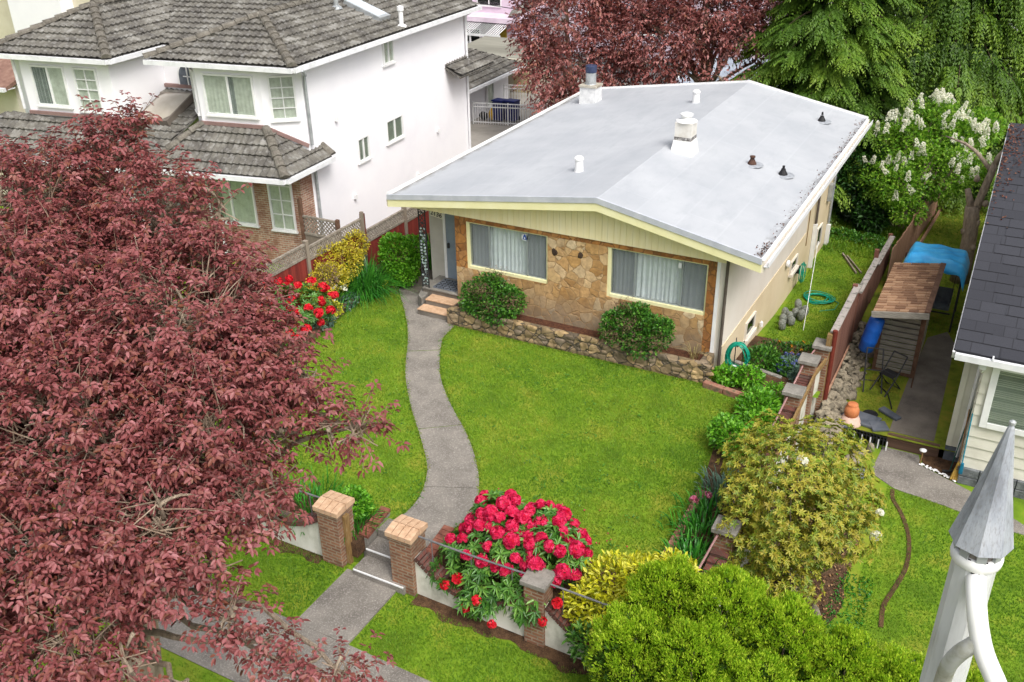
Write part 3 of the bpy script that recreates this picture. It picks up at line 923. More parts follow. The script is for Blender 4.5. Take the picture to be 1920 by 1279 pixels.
# windows
def curtain(mb, x0, x1, z0, z1, y, amp=.045, pitch=.12, seed=0, fixed='y'):
    rg = random.Random(seed)
    n = max(8, int((x1 - x0) / .022))
    ph = rg.random() * 6
    pts = []
    for i in range(n + 1):
        x = x0 + (x1 - x0) * i / n
        p = 2 * math.pi * (x - x0) / pitch + ph + 1.3 * math.sin(x * 5 + seed)
        pts.append((x, amp * (.65 * math.sin(p) + .35 * math.sin(p * 1.7 + seed))))
    vs, fs = [], []
    for x, d in pts: vs += [(x, y + d, z0), (x, y + d * .6, z1)]
    for i in range(n): fs.append((2 * i, 2 * i + 2, 2 * i + 3, 2 * i + 1))
    mb.add(vs, fs)
def big_window(x0, x1, sticker, seed):
    z0, z1 = WZ
    f = MB(); t = .09; y0, y1 = 19.955, 20.09
    f.bx(x0, x0 + t, y0, y1, z0, z1); f.bx(x1 - t * .45, x1, y0, y1, z0, z1)
    f.bx(x0 + t, x1 - t * .45, y0 - .015, y1, z0, z0 + .085); f.bx(x0 + t, x1 - t * .45, y0, y1, z1 - .035, z1)
    w = f.build('front_window', M['yellow'], house, bevel=.006)
    xa, xb = x0 + .30 * (x1 - x0) - .05, x0 + .745 * (x1 - x0)
    g = MB()
    for x in (xa, xb): g.bx(x - .022, x + .022, 20.0, 20.05, z0 + .085, z1 - .035)
    g.bx(x0 + t, x1 - t * .45, 20.0, 20.05, z0 + .085, z0 + .11)
    g.build('mullion', surf('aluminium', ['9aa0a4', 'aab0b4'], 5, .4, 0, metal=.4), w)
    MB().bx(x0 + t, x1 - t * .45, 20.02, 20.026, z0 + .1, z1 - .03).build('pane', M['glass'], w)
    for a, b in ((x0 + t, xa - .022), (xb + .022, x1 - t * .45)):
        MB().bx(a, b, 20.004, 20.006, z0 + .11, z1 - .03).build('insect_screen', M['screen'], w)
    c = MB(); curtain(c, x0 + t, x1 - t * .45, z0 + .02, z1 - .03, 20.13, seed=seed)
    c.build('curtain', M['curtain'], w, smooth=True, recalc=False)
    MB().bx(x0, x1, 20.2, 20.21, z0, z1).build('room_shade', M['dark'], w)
    if sticker == 'blue':
        MB().tube([(xb - .07, 20.0, 2.5), (xb - .07, 20.012, 2.5)], .1, 8).build('alarm_sticker', surf('sticker_white', ['d0d4d8', 'dadde0'], 5, .5, 0), w)
        MB().prism([(0, 0), (1, 0), (.5, 1)], 0, 1)
        k = MB(); k.plate([(xb - .13, 19.996, 2.44), (xb - .01, 19.996, 2.44), (xb - .04, 19.996, 2.555), (xb - .07, 19.996, 2.585), (xb - .10, 19.996, 2.555)], .003)
        k.build('sticker_mark', surf('sticker_blue', ['1c3f8c', '244a9c'], 5, .5, 0), w)
        k = MB(); k.plate([(xb - .095, 19.992, 2.465), (xb - .045, 19.992, 2.465), (xb - .07, 19.992, 2.52)], .002)
        k.build('sticker_mark', M['white'], w)
    else:
        MB().box((xb - .05, 20.006, 2.5), (.1, .012, .13)).build('alarm_sticker', surf('sticker_pale', ['d8dadc', 'e2e4e6'], 5, .5, 0), w)
    return w
# the wall behind the two windows is open: dark room shade stands in the recess
for x0, x1, st, sd_ in ((W1[0], W1[1], 'blue', 3), (W2[0], W2[1], 'white', 8)):
    big_window(x0, x1, st, sd_)
# carve the wall core for the windows
def carve(o, boxes):
    for b in boxes:
        c = MB().bx(*b).build('cutter_box', M['dark'])
        md = o.modifiers.new('cut', 'BOOLEAN'); md.object = c; md.operation = 'DIFFERENCE'; md.solver = 'EXACT'
        dg = bpy.context.evaluated_depsgraph_get()
        me = bpy.data.meshes.new_from_object(o.evaluated_get(dg))
        o.modifiers.clear(); o.data = me
        bpy.data.objects.remove(c)
wall = [c for c in children(house) if c.name == 'wall'][0]
carve(wall, [(W1[0], W1[1], 19.9, 20.5, WZ[0], WZ[1]), (W2[0], W2[1], 19.9, 20.5, WZ[0], WZ[1])])

# basement windows in the side wall
def side_window(y0, y1, z0, z1, sill=True):
    def p(y, off): return sidex(y) + off
    f = MB()
    for a, b, c, d in ((y0, y0 + .06, z0, z1), (y1 - .06, y1, z0, z1), (y0 + .06, y1 - .06, z1 - .05, z1), (y0 + .06, y1 - .06, z0, z0 + .05)):
        f.prism([(p(a, -.01), a), (p(a, .055), a), (p(b, .055), b), (p(b, -.01), b)], c, d)
    if sill: f.prism([(p(y0, -.01), y0 - .03), (p(y0, .11), y0 - .03), (p(y1, .11), y1 + .03), (p(y1, -.01), y1 + .03)], z0 - .09, z0 - .003)
    w = f.build('side_window', M['cream'], house)
    MB().prism([(p(y0, .006), y0 + .05), (p(y0, .012), y0 + .05), (p(y1, .012), y1 - .05), (p(y1, .006), y1 - .05)], z0 + .04, z1 - .04).build('pane', M['dark'], w)  # dark sheet coloured as the unlit basement behind the glass
    MB().prism([(p(y0, .02), y0 + .05), (p(y0, .026), y0 + .05), (p(y1, .026), y1 - .05), (p(y1, .02), y1 - .05)], z0 + .04, z1 - .04).build('glass', M['darkglass'], w)
side_window(22.1, 22.95, -.2, .28); side_window(26.6, 27.4, -.12, .26); side_window(30.0, 30.7, -.6, .12, False)
# pipes
MB().tube([(-5.16, 19.88, 3.0), (-5.16, 19.88, .12)], .038, 10).build('downpipe', surf('brown_pipe', ['4d453f', '5d544d'], 5, .5, 0), house)
yy = 29.35
MB().tube([(sidex(yy) + .9, yy, 3.02), (sidex(yy) + .07, yy, 2.75), (sidex(yy) + .07, yy, .55)], .04, 10).build('downpipe', surf('brown_pipe', ['4d453f', '5d544d'], 5, .5, 0), house)
MB().bx(sidex(yy) + .01, sidex(yy) + .13, yy - .06, yy + .06, -.95, .52).build('pipe_cover', M['white'], house)
yy = 31.6
MB().tube([(sidex(yy) + .06, yy, 2.9), (sidex(yy) + .06, yy, -.2)], .04, 10).build('downpipe', M['galv'], house)
MB().bx(sidex(yy) + .01, sidex(yy) + .14, yy - .06, yy + .06, -1.0, -.25).build('pipe_cover', M['white'], house)
MB().bx(sidex(31) + .012, sidex(31) + .14, 31.0, 31.3, .75, 1.3).build('meter_box', M['galv'], house)
MB().tube([(sidex(28.5) + .02, 28.5, 3.0), (sidex(28.5) + .02, 28.5, .1)], .012, 6).build('conduit', M['postwood'], house)
yy = 26.1
MB().tube([(sidex(yy) + .015, yy, .42), (sidex(yy) + .1, yy, .42)], .11, 18).build('wall_light', M['white'], house, bevel=.01)
MB().lathe((sidex(23.5) + .09, 23.5, -.42), [(.05, 0), (.05, .12), (.02, .16)], 12).build('vent_hood', M['white'], house)

# porch, steps, door, iron trellis, address plate
mb = MB()
mb.bx(-13.62, -12.46, 19.97, 20.85, -.3, .455)
mb.bx(-13.32, -12.40, 19.62, 19.97, -.3, .31)
mb.bx(-13.36, -12.36, 19.28, 19.62, -.3, .155)
mb.build('porch_base', M['darkpath'], house, bevel=.01)
mb = MB()
mb.bx(-13.32, -12.41, 19.60, 19.969, .313, .345)
mb.bx(-13.37, -12.37, 19.26, 19.615, .158, .19)
mb.build('step_tread', M['capbrick'], house, bevel=.006)
mb = MB()
mb.bx(-13.62, -12.47, 19.94, 20.85, .458, .5)
mb.build('porch_floor', M['oldconcrete'], house, bevel=.006)
dr = MB().bx(-13.30, -12.42, 20.80, 20.85, .5, 2.55).build('front_door', surf('blue_grey_door', ['7d8a96', '8a96a2'], 3, .5, .05, 30), house)
mb = MB(); mb.bx(-13.38, -13.30, 20.78, 20.85, .5, 2.62); mb.bx(-13.30, -12.42, 20.78, 20.85, 2.55, 2.62)
mb.build('door_frame', M['white'], dr)
MB().box((-13.22, 20.77, 1.5), (.05, .06, .14)).build('door_handle', M['iron'], dr)
mb = MB()
for x, y in ((-13.62, 19.99), (-13.42, 19.99)):
    mb.bx(x - .014, x + .014, y - .014, y + .014, -.0 if x < -13.5 else .5, 2.82)
z = .58
k = 0
while z < 2.7:
    pts = []
    for i in range(13):
        t = i / 12 * 2 * math.pi
        pts.append((-13.52 + .085 * math.sin(t), 19.99, z + .30 * i / 12 + .04 * math.sin(2 * t)))
    mb.tube(pts, .011, 6)
    mb.tube([(p[0] * -1 - 27.04, p[1], p[2]) for p in pts], .011, 6)
    mb.bx(-13.62, -13.42, 19.98, 20.0, z - .01, z + .01)
    z += .30
mb.build('iron_trellis', M['iron'], house)
mb = MB()
z = .6
rg = random.Random(4)
while z < 2.3:                                         # cast leaves, once painted white and green
    for _ in range(3):
        a = rg.random() * 6.28
        mb.box((-13.52 + .07 * math.cos(a), 19.985 + .02 * math.sin(a), z), (.06, .012, .045), ry=a)
    z += .09
mb.build('cast_leaves', surf('peeling_leaf_paint', ['4f6a63', '9fb0ac', 'b9c4c2'], 16, .6, .1, 40), house)
pl = MB().box((-13.60, 20.83, 2.34), (.40, .02, .19), ry=R(9)).build('address_plate', surf('cream_plate', ['d8d3c2', 'e0dccd'], 4, .6, 0), house)
fc = bpy.data.curves.new('address_digits', 'FONT'); fc.body = '2136'; fc.size = .19; fc.extrude = .004; fc.align_x = 'CENTER'; fc.align_y = 'CENTER'
fc.materials.append(M['black'])
dg_ = bpy.data.objects.new('digits_curve', fc); col.objects.link(dg_); bpy.context.view_layer.update()
fm = bpy.data.meshes.new_from_object(dg_.evaluated_get(bpy.context.evaluated_depsgraph_get())); bpy.data.objects.remove(dg_)
fo = bpy.data.objects.new('address_digits', fm); col.objects.link(fo); fo.parent = pl
fo.location = Vector((-13.60, 20.812, 2.34)) - wloc(pl); fo.rotation_euler = (R(90), R(9), 0)
rebase(roofo, (-8.28, 25.9, 4.0))

# doormat, planter, low block beside the steps
mat_o = empty('doormat', (-13.0, 20.35, .5), 'grey rubber doormat with a pattern on the porch floor', 'doormat')
MB().bx(-13.35, -12.62, 20.05, 20.68, .501, .515).build('mat_base', M['slate'], mat_o)
mb = MB()
for i in range(6):
    for j in range(5):
        mb.box((-13.27 + i * .115, 20.12 + j * .12, .518), (.09, .03, .012), rz=.785 if (i + j) % 2 else -.785)
mb.build('mat_pattern', M['black'], mat_o)
tag(MB().prism([(-13.98, 20.75), (-13.7, 20.75), (-13.42, 19.85), (-13.4, 19.55), (-13.62, 19.72)], -.1, .36).build('concrete_kerb_block', M['oldconcrete'], loc=(-13.6, 20, 0), bevel=.02),
    'short slanting concrete block left of the porch steps', 'kerb block')
pln = empty('stone_planter', (-8.8, 19.3, 0), 'long low fieldstone planter under the front windows', 'planter')
mb = MB()
mb.prism([(-12.36, 19.15), (-5.28, 19.15), (-5.28, 19.92), (-5.5, 19.92), (-5.5, 19.42), (-12.3, 19.42)], -.1, .45)
mb.build('planter_wall', M['planterstone'], pln, bevel=.03)
mb = MB()
rg = random.Random(11)
x = -12.3
while x < -5.4:                                        # single stones standing proud of the wall face
    w = rg.uniform(.22, .45)
    h = rg.uniform(.14, .22)
    z = .0
    while z < .42:
        mb.rock((x + w / 2, 19.165, z + h / 2), (w * .56, .045, h * .6), rg.randint(0, 9999), sub=2)
        z += h; h = rg.uniform(.12, .22)
    x += w
mb.build('face_stones', M['planterstone'], pln)
MB().bx(-12.3, -5.5, 19.42, 19.93, -.1, .33).build('bark_mulch', M['mulch'], pln)
# ------------------------------------------------------------------ tiled roofs
def tiles(poly, course=.34, wave=.021, pitchw=.2, step=.045, eave=None):
    """concrete tiles on a roof plane: poly[0]-poly[1] is the eave; returns (verts, faces) clipped to the polygon"""
    P = [Vector(p) for p in poly]
    e = (Vector(eave[1]) - Vector(eave[0])).normalized() if eave else (P[1] - P[0]).normalized()
    n = Vector((0, 0, 0))
    for i in range(len(P)): n += (P[i] - P[0]).cross(P[(i + 1) % len(P)] - P[0])
    n.normalize()
    if n.z < 0: n = -n
    up = n.cross(e).normalized()
    if up.z < 0: up = -up
    E0 = Vector(eave[0]) if eave else P[0]
    S = [(p - E0).dot(e) for p in P]; T = [(p - E0).dot(up) for p in P]
    s0, s1, t1 = min(S), max(S), max(T)
    cols_ = int((s1 - s0) / step) + 2
    rows = []
    t = 0
    while t < t1 + course:
        rows.append((t, .075)); rows.append((t + course - .004, .012))
        t += course
    bm = bmesh.new()
    grid = []
    for (t, h) in rows:
        r = []
        for i in range(cols_):
            s = s0 - .02 + i * step
            w = wave * math.cos(2 * math.pi * s / pitchw) + wave * .35 * math.cos(4 * math.pi * s / pitchw + .8)
            r.append(bm.verts.new(E0 + e * s + up * t + n * (h + w)))
        grid.append(r)
    for j in range(len(grid) - 1):
        for i in range(cols_ - 1):
            bm.faces.new((grid[j][i], grid[j][i + 1], grid[j + 1][i + 1], grid[j + 1][i]))
    c = sum(P, Vector((0, 0, 0))) / len(P)
    for i in range(len(P)):
        a, b = P[i], P[(i + 1) % len(P)]
        if (b - a).length < 1e-6: continue
        pn = (b - a).cross(n).normalized()
        if pn.dot(c - a) > 0: pn = -pn
        g = list(bm.verts) + list(bm.edges) + list(bm.faces)
        bmesh.ops.bisect_plane(bm, geom=g, plane_co=a, plane_no=pn, clear_outer=True)
    bm.verts.index_update()
    vs = [v.co.copy() for v in bm.verts]
    fs = [tuple(v.index for v in f.verts) for f in bm.faces]
    bm.free()
    return vs, fs

def ridge_caps(mb, A, B, r=.135, l=.36):
    """overlapping half-round cap tiles from the lower end A to the upper end B"""
    A, B = Vector(A), Vector(B)
    d = (B - A); L = d.length; d.normalize()
    sd_ = d.cross(Vector((0, 0, 1))).normalized(); u_ = sd_.cross(d).normalized()
    k = max(1, int(L / l))
    for i in range(k):
        p = A + d * (L * i / k); q = A + d * (L * (i + 1) / k + .04)
        vs, fs = [], []
        for e, rr, lift in ((p, r * 1.12, .045), (q, r * .9, .02)):
            for j in range(7):
                t = math.pi * j / 6
                vs.append(e + sd_ * (math.cos(t) * rr) + u_ * (math.sin(t) * rr * .85 + lift))
        for j in range(6): fs.append((j, j + 1, 8 + j, 7 + j))
        fs.append((0, 1, 2, 3, 4, 5, 6))
        mb.add(vs, fs)

def wallwin(parent, A, B, z0, z1, mats, grid=None, slide=False, proud=.03, name='window', curtainmat='curtaingreen', split=None):
    """window on a wall between plan points A (left as seen from outside) and B; frame > pane, curtain"""
    A, B = Vector((A[0], A[1], 0)), Vector((B[0], B[1], 0))
    d = (B - A); L = d.length; d.normalize()
    n = Vector((d.y, -d.x, 0))                       # outward
    def q(s, o, z): return A + d * s + n * o + Vector((0, 0, z))
    def bxx(mb, sa, sb, oa, ob, za, zb):
        vs = [q(sa, oa, za), q(sb, oa, za), q(sb, ob, za), q(sa, ob, za), q(sa, oa, zb), q(sb, oa, zb), q(sb, ob, zb), q(sa, ob, zb)]
        mb.add(vs, [(0, 3, 2, 1), (4, 5, 6, 7), (0, 1, 5, 4), (1, 2, 6, 5), (2, 3, 7, 6), (3, 0, 4, 7)])
    f = MB(); t = .055
    bxx(f, 0, t, -.05, proud + .03, z0, z1); bxx(f, L - t, L, -.05, proud + .03, z0, z1)
    bxx(f, t, L - t, -.05, proud + .03, z0, z0 + t); bxx(f, t, L - t, -.05, proud + .03, z1 - t, z1)
    bxx(f, -.04, L + .04, -.02, proud + .05, z0 - .05, z0 - .002)
    if slide: bxx(f, L / 2 - .03, L / 2 + .03, .004, proud + .024, z0 + t, z1 - t)
    if grid:
        for i in range(1, grid[0]):
            s = t + (L - 2 * t) * i / grid[0]; bxx(f, s - .012, s + .012, .012, proud + .02, z0 + t, z1 - t)
        for j in range(1, grid[1]):
            z = z0 + t + (z1 - z0 - 2 * t) * j / grid[1]; bxx(f, t, L - t, .014, proud + .018, z - .012, z + .012)
    w = f.build(name, mats, parent)
    g = MB(); bxx(g, t * .8, L - t * .8, proud - .012, proud - .006, z0 + t * .8, z1 - t * .8)
    g.build('pane', M['glass'], w)
    c = MB(); k = max(8, int(L / .03)); vs, fs = [], []
    for i in range(k + 1):
        s = .03 + (L - .06) * i / k
        o_ = .008 + .006 * math.sin(2 * math.pi * s / .11 + 2 * math.sin(s * 7))
        vs += [q(s, o_, z0 + .03), q(s, o_, z1 - .03)]
    for i in range(k): fs.append((2 * i, 2 * i + 2, 2 * i + 3, 2 * i + 1))
    c.add(vs, fs).build('curtain', M[curtainmat], w, smooth=True, recalc=False)  # in the dark interior material this sheet paints an unlit room, not cloth
    if split:                                        # the sash that shows a dark room or a screen
        g = MB(); bxx(g, t + split[0] * (L - 2 * t), t + split[1] * (L - 2 * t), proud - .03 + .012, proud - .014, z0 + t, z1 - t)
        g.build('insect_screen', M['screen'], w)
    return w

# ------------------------------------------------------------------ the white house on the left
wh = empty('white_house', (-20.0, 21.0, 0), 'tall white stucco house with grey tiled hip roofs and bay windows', 'house')
K = (-18.1, 21.2); B2 = (-19.03, 20.5); B1 = (-21.1, 20.13); BL = (-21.9, 20.75)
RCa = (-22.05, 21.75); RCb = (-23.88, 21.55); WR = (-23.75, 19.4); WL = (-26.95, 18.85); WLL = (-27.95, 19.35)
foot = [K, B2, B1, BL, RCa, RCb, WR, WL, WLL, (-28.6, 31), (-18.72, 31.35)]
mb = MB()
mb.prism([K, B2, B1, BL, RCa, (-22.6, 31.1), (-18.72, 31.35)], .0, 5.93)
mb.prism([RCa, RCb, (-24.6, 31.0), (-22.6, 31.1)], .0, 5.93)
mb.prism([RCb, WR, WL, WLL, (-28.6, 31), (-24.6, 31.0)], .0, 5.93)
mb.build('wall', M['whitewall'], wh)
mb = MB()
mb.prism([(-18.14, 20.62), (-22.2, 19.95), (-22.3, 21.5), (-18.14, 21.5)], -.05, 3.16)
mb.prism([(-24.2, 18.9), (-27.9, 18.3), (-28.1, 19.9), (-24.3, 19.9)], -.05, 3.16)
mb.build('brick_front', M['housebrick'], wh)

def roofplane(name, polys, parent=wh, **k):
    mb = MB(); under = MB()
    for p in polys:
        v, f = tiles(p, **k)
        mb.add(v, f)
        n = Vector((0, 0, -.03))
        under.plate([Vector(q) + n for q in p] if (Vector(p[1]) - Vector(p[0])).cross(Vector(p[2]) - Vector(p[0])).z > 0 else [Vector(q) + n for q in p][::-1], .06)
    o = mb.build(name, M['tile'], parent, recalc=False)
    under.build('roof_deck', M['tile'], o)
    return o
Z6 = 6.0
AP = (-20.4, 22.45, 6.92); R2 = (-20.66, 24.85, 6.92); EFR = (-17.74, 20.45, Z6); EFL = (-22.49, 19.68, Z6); EBR = (-18.36, 31.8, Z6)
T1, T2 = (-22.4, 26.7, 7.52), (-21.6, 31.6, 7.12)
upper = roofplane('upper_roof', [[EFR, EBR, T2, T1, R2], [EFL, EFR, AP], [(-22.75, 24.3, Z6), EFL, AP, R2]])
def more_tiles(o, poly, eave):
    v, f = tiles(poly, eave=eave)
    mb = MB().add(v, f)
    mb.build('roof_slope', M['tile'], o, recalc=False)
    mb = MB().plate([Vector(q) - Vector((0, 0, .03)) for q in poly], .06); mb.build('roof_deck', M['tile'], o)
EFM = tuple(EFR[i] + (EBR[i] - EFR[i]) * .2 for i in range(3))
more_tiles(upper, [EFR, EFM, R2, AP], (EFR, EBR))
more_tiles(upper, [(-23.66, 21.49, Z6), (-22.3, 21.73, Z6), R2, (-22.4, 26.75, 7.56), (-26.0, 26.3, 7.62), (-26.0, 24.8, 7.06)], ((-23.66, 21.49, Z6), (-22.3, 21.73, Z6)))
AL = (-25.92, 21.11, 7.08)
upper2 = roofplane('left_wing_roof', [
    [(-27.9, 18.43, Z6), (-23.47, 19.18, Z6), AL],
    [(-23.47, 19.18, Z6), (-23.66, 21.49, Z6), (-26.0, 24.8, 7.08), AL],
    [(-28.5, 23, Z6 - .02), (-27.9, 18.43, Z6 - .02), AL, (-26.4, 26.2, 7.12)],
])
mb = MB()
for a, b in ((EFR, AP), (EFL, AP), (AP, R2), (R2, T1), ((-23.47, 19.18, Z6), AL), ((-27.9, 18.43, Z6), AL), (AL, (-26.0, 24.8, 7.08))):
    mb = MB(); ridge_caps(mb, a, b); mb.build('ridge_caps', M['tilecap'], upper, smooth=False)
def gutter(mb, pts):
    for a, b in zip(pts[:-1], pts[1:]):
        a, b = Vector(a), Vector(b)
        d = (b - a).normalized(); o_ = Vector((d.y, -d.x, 0)).normalized() * .05
        mb.bar(a + o_ + Vector((0, 0, -.07)), b + o_ + Vector((0, 0, -.07)), .11, .13)
        mb.bar(a - o_ * 4 + Vector((0, 0, -.09)), b - o_ * 4 + Vector((0, 0, -.09)), .42, .03)
mb = MB()
gutter(mb, [EFL, EFR, EBR])
gutter(mb, [(-27.95, 18.42, Z6), (-23.47, 19.18, Z6), (-23.75, 22.2, Z6)])
mb.build('gutter', M['gutter'], upper)
# lower skirt roofs
ZE = 3.15
E1 = (-17.66, 19.5, ZE); B2t = (-19.03, 20.5, 4.16); B1t = (-21.1, 20.13, 4.16); E3 = (-22.1, 18.62, ZE)
low = roofplane('lower_roof', [
    [E1, (-17.82, 21.85, ZE), (-18.28, 21.85, 3.50), B2t],
    [E3, E1, B2t, B1t],
    [(-22.6, 20.9, ZE), E3, B1t, (-22.0, 20.9, 3.8)],
    [(-24.1, 18.05, ZE - .02), (-22.0, 18.42, ZE - .02), (-21.95, 21.78, 4.66), (-23.9, 21.6, 4.62)],
    [(-28.6, 17.25, ZE), (-23.4, 18.15, ZE), WR + (4.16,), WL + (4.16,), (-27.9, 18.9, 4.16)],
    [(-23.4, 18.15, ZE), (-23.3, 20.0, ZE), (-23.8, 20.0, 3.9), WR + (4.16,)],
])
mb = MB()
for a, b in ((E1, B2t), (E3, B1t), ((-23.4, 18.15, ZE), WR + (4.16,)), ((-17.84, 21.83, ZE), (-18.3, 21.83, 3.5))):
    mb = MB(); ridge_caps(mb, a, b); mb.build('ridge_caps', M['tilecap'], low)
mb = MB()
gutter(mb, [(-28.6, 17.25, ZE), (-23.4, 18.15, ZE)]); gutter(mb, [(-23.4, 18.15, ZE - .03), E3])
gutter(mb, [E3, E1, (-17.82, 21.85, ZE)])
mb.build('gutter', M['gutter'], low)
mb = MB()                                            # painted flashing where the skirt roofs meet the walls
for a, b in ((K + (3.55,), B2t), (B2t, B1t), (B1t, BL + (3.9,)), (WR + (4.16,), WL + (4.16,)), ((-22.05, 21.72, 4.72), (-23.88, 21.52, 4.70))):
    mb.bar(Vector(a) + Vector((0, -.02, .06)), Vector(b) + Vector((0, -.02, .06)), .1, .1)
mb.build('roof_flashing', surf('dusty_pink_flashing', ['7d6460', '8d736e'], 4, .7, .1, 30), low)
# windows
U10 = Vector((math.cos(R(10)), math.sin(R(10))))
def on(A, B, s): return (A[0] + (B[0] - A[0]) * s, A[1] + (B[1] - A[1]) * s)
wallwin(wh, on(B1, B2, .11), on(B1, B2, .90), 4.48, 5.66, M['white'], slide=True, split=(.5, .62))
wallwin(wh, on(B2, K, .18), on(B2, K, .82), 4.40, 5.66, M['white'], grid=(2, 4))
wallwin(wh, on(BL, B1, .2), on(BL, B1, .8), 4.42, 5.66, M['white'], grid=(2, 4))
wallwin(wh, on(WL, WR, .12), on(WL, WR, .50), 4.45, 5.66, M['white'], slide=True, split=(0, .5))
wallwin(wh, on(WL, WR, .60), on(WL, WR, .86), 4.38, 5.66, M['white'], grid=(2, 4))
wallwin(wh, (-21.35, 20.09), (-19.72, 20.36), 1.15, 3.0, M['white'], slide=True, split=(0, .3))
wallwin(wh, (-19.22, 20.44), (-18.42, 20.575), 1.1, 3.0, M['white'], grid=(2, 4))
# arched window in the recess
mb = MB()
aw = [(-23.35, 4.76), (-22.55, 4.76), (-22.55, 5.08)] + [(-22.95 + .4 * math.cos(R(a)), 5.08 + .40 * math.sin(R(a))) for a in range(10, 171, 20)] + [(-23.35, 5.08)]
def rc(x, o): return 21.75 + (x + 22.05) * .109 - o
vs = [(x, rc(x, .01), z) for x, z in aw] + [(x, rc(x, .05), z) for x, z in aw]
n = len(aw)
mb.add(vs, [tuple(range(n, 2 * n))] + [(i, (i + 1) % n, n + (i + 1) % n, n + i) for i in range(n)])
arch = mb.build('arched_window', M['white'], wh)
mb = MB()
aw2 = [(-22.95 + (x + 22.95) * .84, 4.80 + (z - 4.76) * .88) for x, z in aw]
mb.add([(x, rc(x, .055), z) for x, z in aw2], [tuple(range(n))])
mb.build('pane', M['slate'], arch)
mb = MB(); mb.bx(-22.97, -22.93, rc(-22.95, .075), rc(-22.95, .055), 4.79, 5.42); mb.bx(-23.3, -22.6, rc(-22.95, .075), rc(-22.95, .055), 5.06, 5.09)
mb.build('glazing_bar', M['white'], arch)
# windows in the tall side wall (facing the bungalow)
def sw(y0, y1, z0, z1, **k):
    def q(y): return (K[0] - .0612 * (y - K[1]), y)
    return wallwin(wh, q(y0), q(y1), z0, z1, M['white'], **k)
sw(23.6, 24.25, 2.38, 3.15, slide=True, curtainmat='blind'); sw(25.35, 26.4, 2.52, 3.28, slide=True, grid=None, curtainmat='blind'); sw(25.5, 26.15, 5.05, 5.85, slide=True, curtainmat='curtaingreen')
# downpipes, roof window, flues, skylights
mb = MB()
mb.tube([(-17.66, 20.75, 5.88), (-17.7, 20.9, 5.72), (-18.02, 21.22, 5.62), (-18.04, 21.26, 3.62)], .045, 10).build('downpipe', M['galv'], wh); mb = MB()
mb.tube([(-17.75, 20.7, 3.08), (-17.85, 20.9, 2.95), (-18.04, 21.26, 2.85), (-18.04, 21.26, .0)], .045, 10).build('downpipe', M['galv'], wh); mb = MB()
mb.tube([(-18.3, 31.2, 5.9), (-18.62, 31.2, 5.7), (-18.66, 31.25, .0)], .045, 10).build('downpipe', M['gutter'], wh); mb = MB()
mb.tube([(-27.1, 18.75, 5.8), (-27.15, 18.8, 4.3)], .045, 10)
mb.build('downpipe', M['gutter'], wh)
def roofpt(x, y): # height of the big right-hand plane
    e = Vector(EBR) - Vector(EFR); n = e.cross(Vector(AP) - Vector(EFR)); return Z6 - (n.x * (x - EFR[0]) + n.y * (y - EFR[1])) / n.z
mb = MB()
for (x, y, lx, ly) in ((-19.4, 26.3, 1.45, .62),):
    z = roofpt(x, y) + .1
    mb.box((x, y, z), (lx, ly, .16), ry=R(19))
sk = mb.build('roof_window', M['galv'], upper, bevel=.01)
MB().box((-19.43, 26.3, roofpt(-19.4, 26.3) + .19), (1.33, .52, .03), ry=R(19)).build('roof_glass', surf('pale_skylight', ['b9c3cc', 'd0d8de'], 2, .2, 0, spec=.6), sk)
for x, y, h, s in ((-20.0, 25.5, .42, 'a'), (-18.3, 26.6, .5, 'b')):
    z = roofpt(x, y)
    mb = MB().lathe((x, y, z - .02), [(.2, 0), (.16, .06), (.075, .1), (.075, h), (.11, h + .02), (.11, h + .14), (.03, h + .17)], 14)
    mb.build('flue_pipe', M['white'] if s == 'b' else M['galv'], upper)
def lowz(y): return ZE - .02 + (y - 18.3) * .455
mb = MB()
mb.plate([(-23.72, 19.9, lowz(19.9) + .2), (-22.5, 20.05, lowz(20.05) + .2), (-22.5, 21.3, lowz(21.3) + .2), (-23.72, 21.15, lowz(21.15) + .2)], .2)
sk = mb.build('skylight', surf('skylight_frame', ['6a625a', '7a7168'], 4, .6, 0), low)
mb = MB()
vs, fs = [], []
for i in range(9):
    for j in range(9):
        a, b = i / 8, j / 8
        y = 19.97 + .15 * a + 1.14 * b
        vs.append(Vector((-23.66 + 1.1 * a, y, lowz(y) + .2 + .14 * math.sin(math.pi * a) ** .5 * math.sin(math.pi * b) ** .5)))
for i in range(8):
    for j in range(8): fs.append((i * 9 + j, (i + 1) * 9 + j, (i + 1) * 9 + j + 1, i * 9 + j + 1))
mb.add(vs, fs).build('dome', surf('smoky_acrylic', ['a39b8f', 'b8b0a4'], 2, .25, 0, spec=.6), sk, smooth=True)
mb = MB()
for y, z in ((22.6, 4.05), (28.8, 2.1), (27.2, .9), (23.2, 1.4)):
    x = K[0] - .0612 * (y - K[1])
    mb.box((x + .05, y, z), (.1, .1, .14))
mb.build('wall_fitting', M['white'], wh)
# side porch roof at the back corner
roofplane('rear_porch_roof', [[(-17.95, 29.6, 3.9), (-18.05, 32.3, 3.9), (-18.8, 32.3, 4.25), (-18.7, 29.6, 4.25)]])
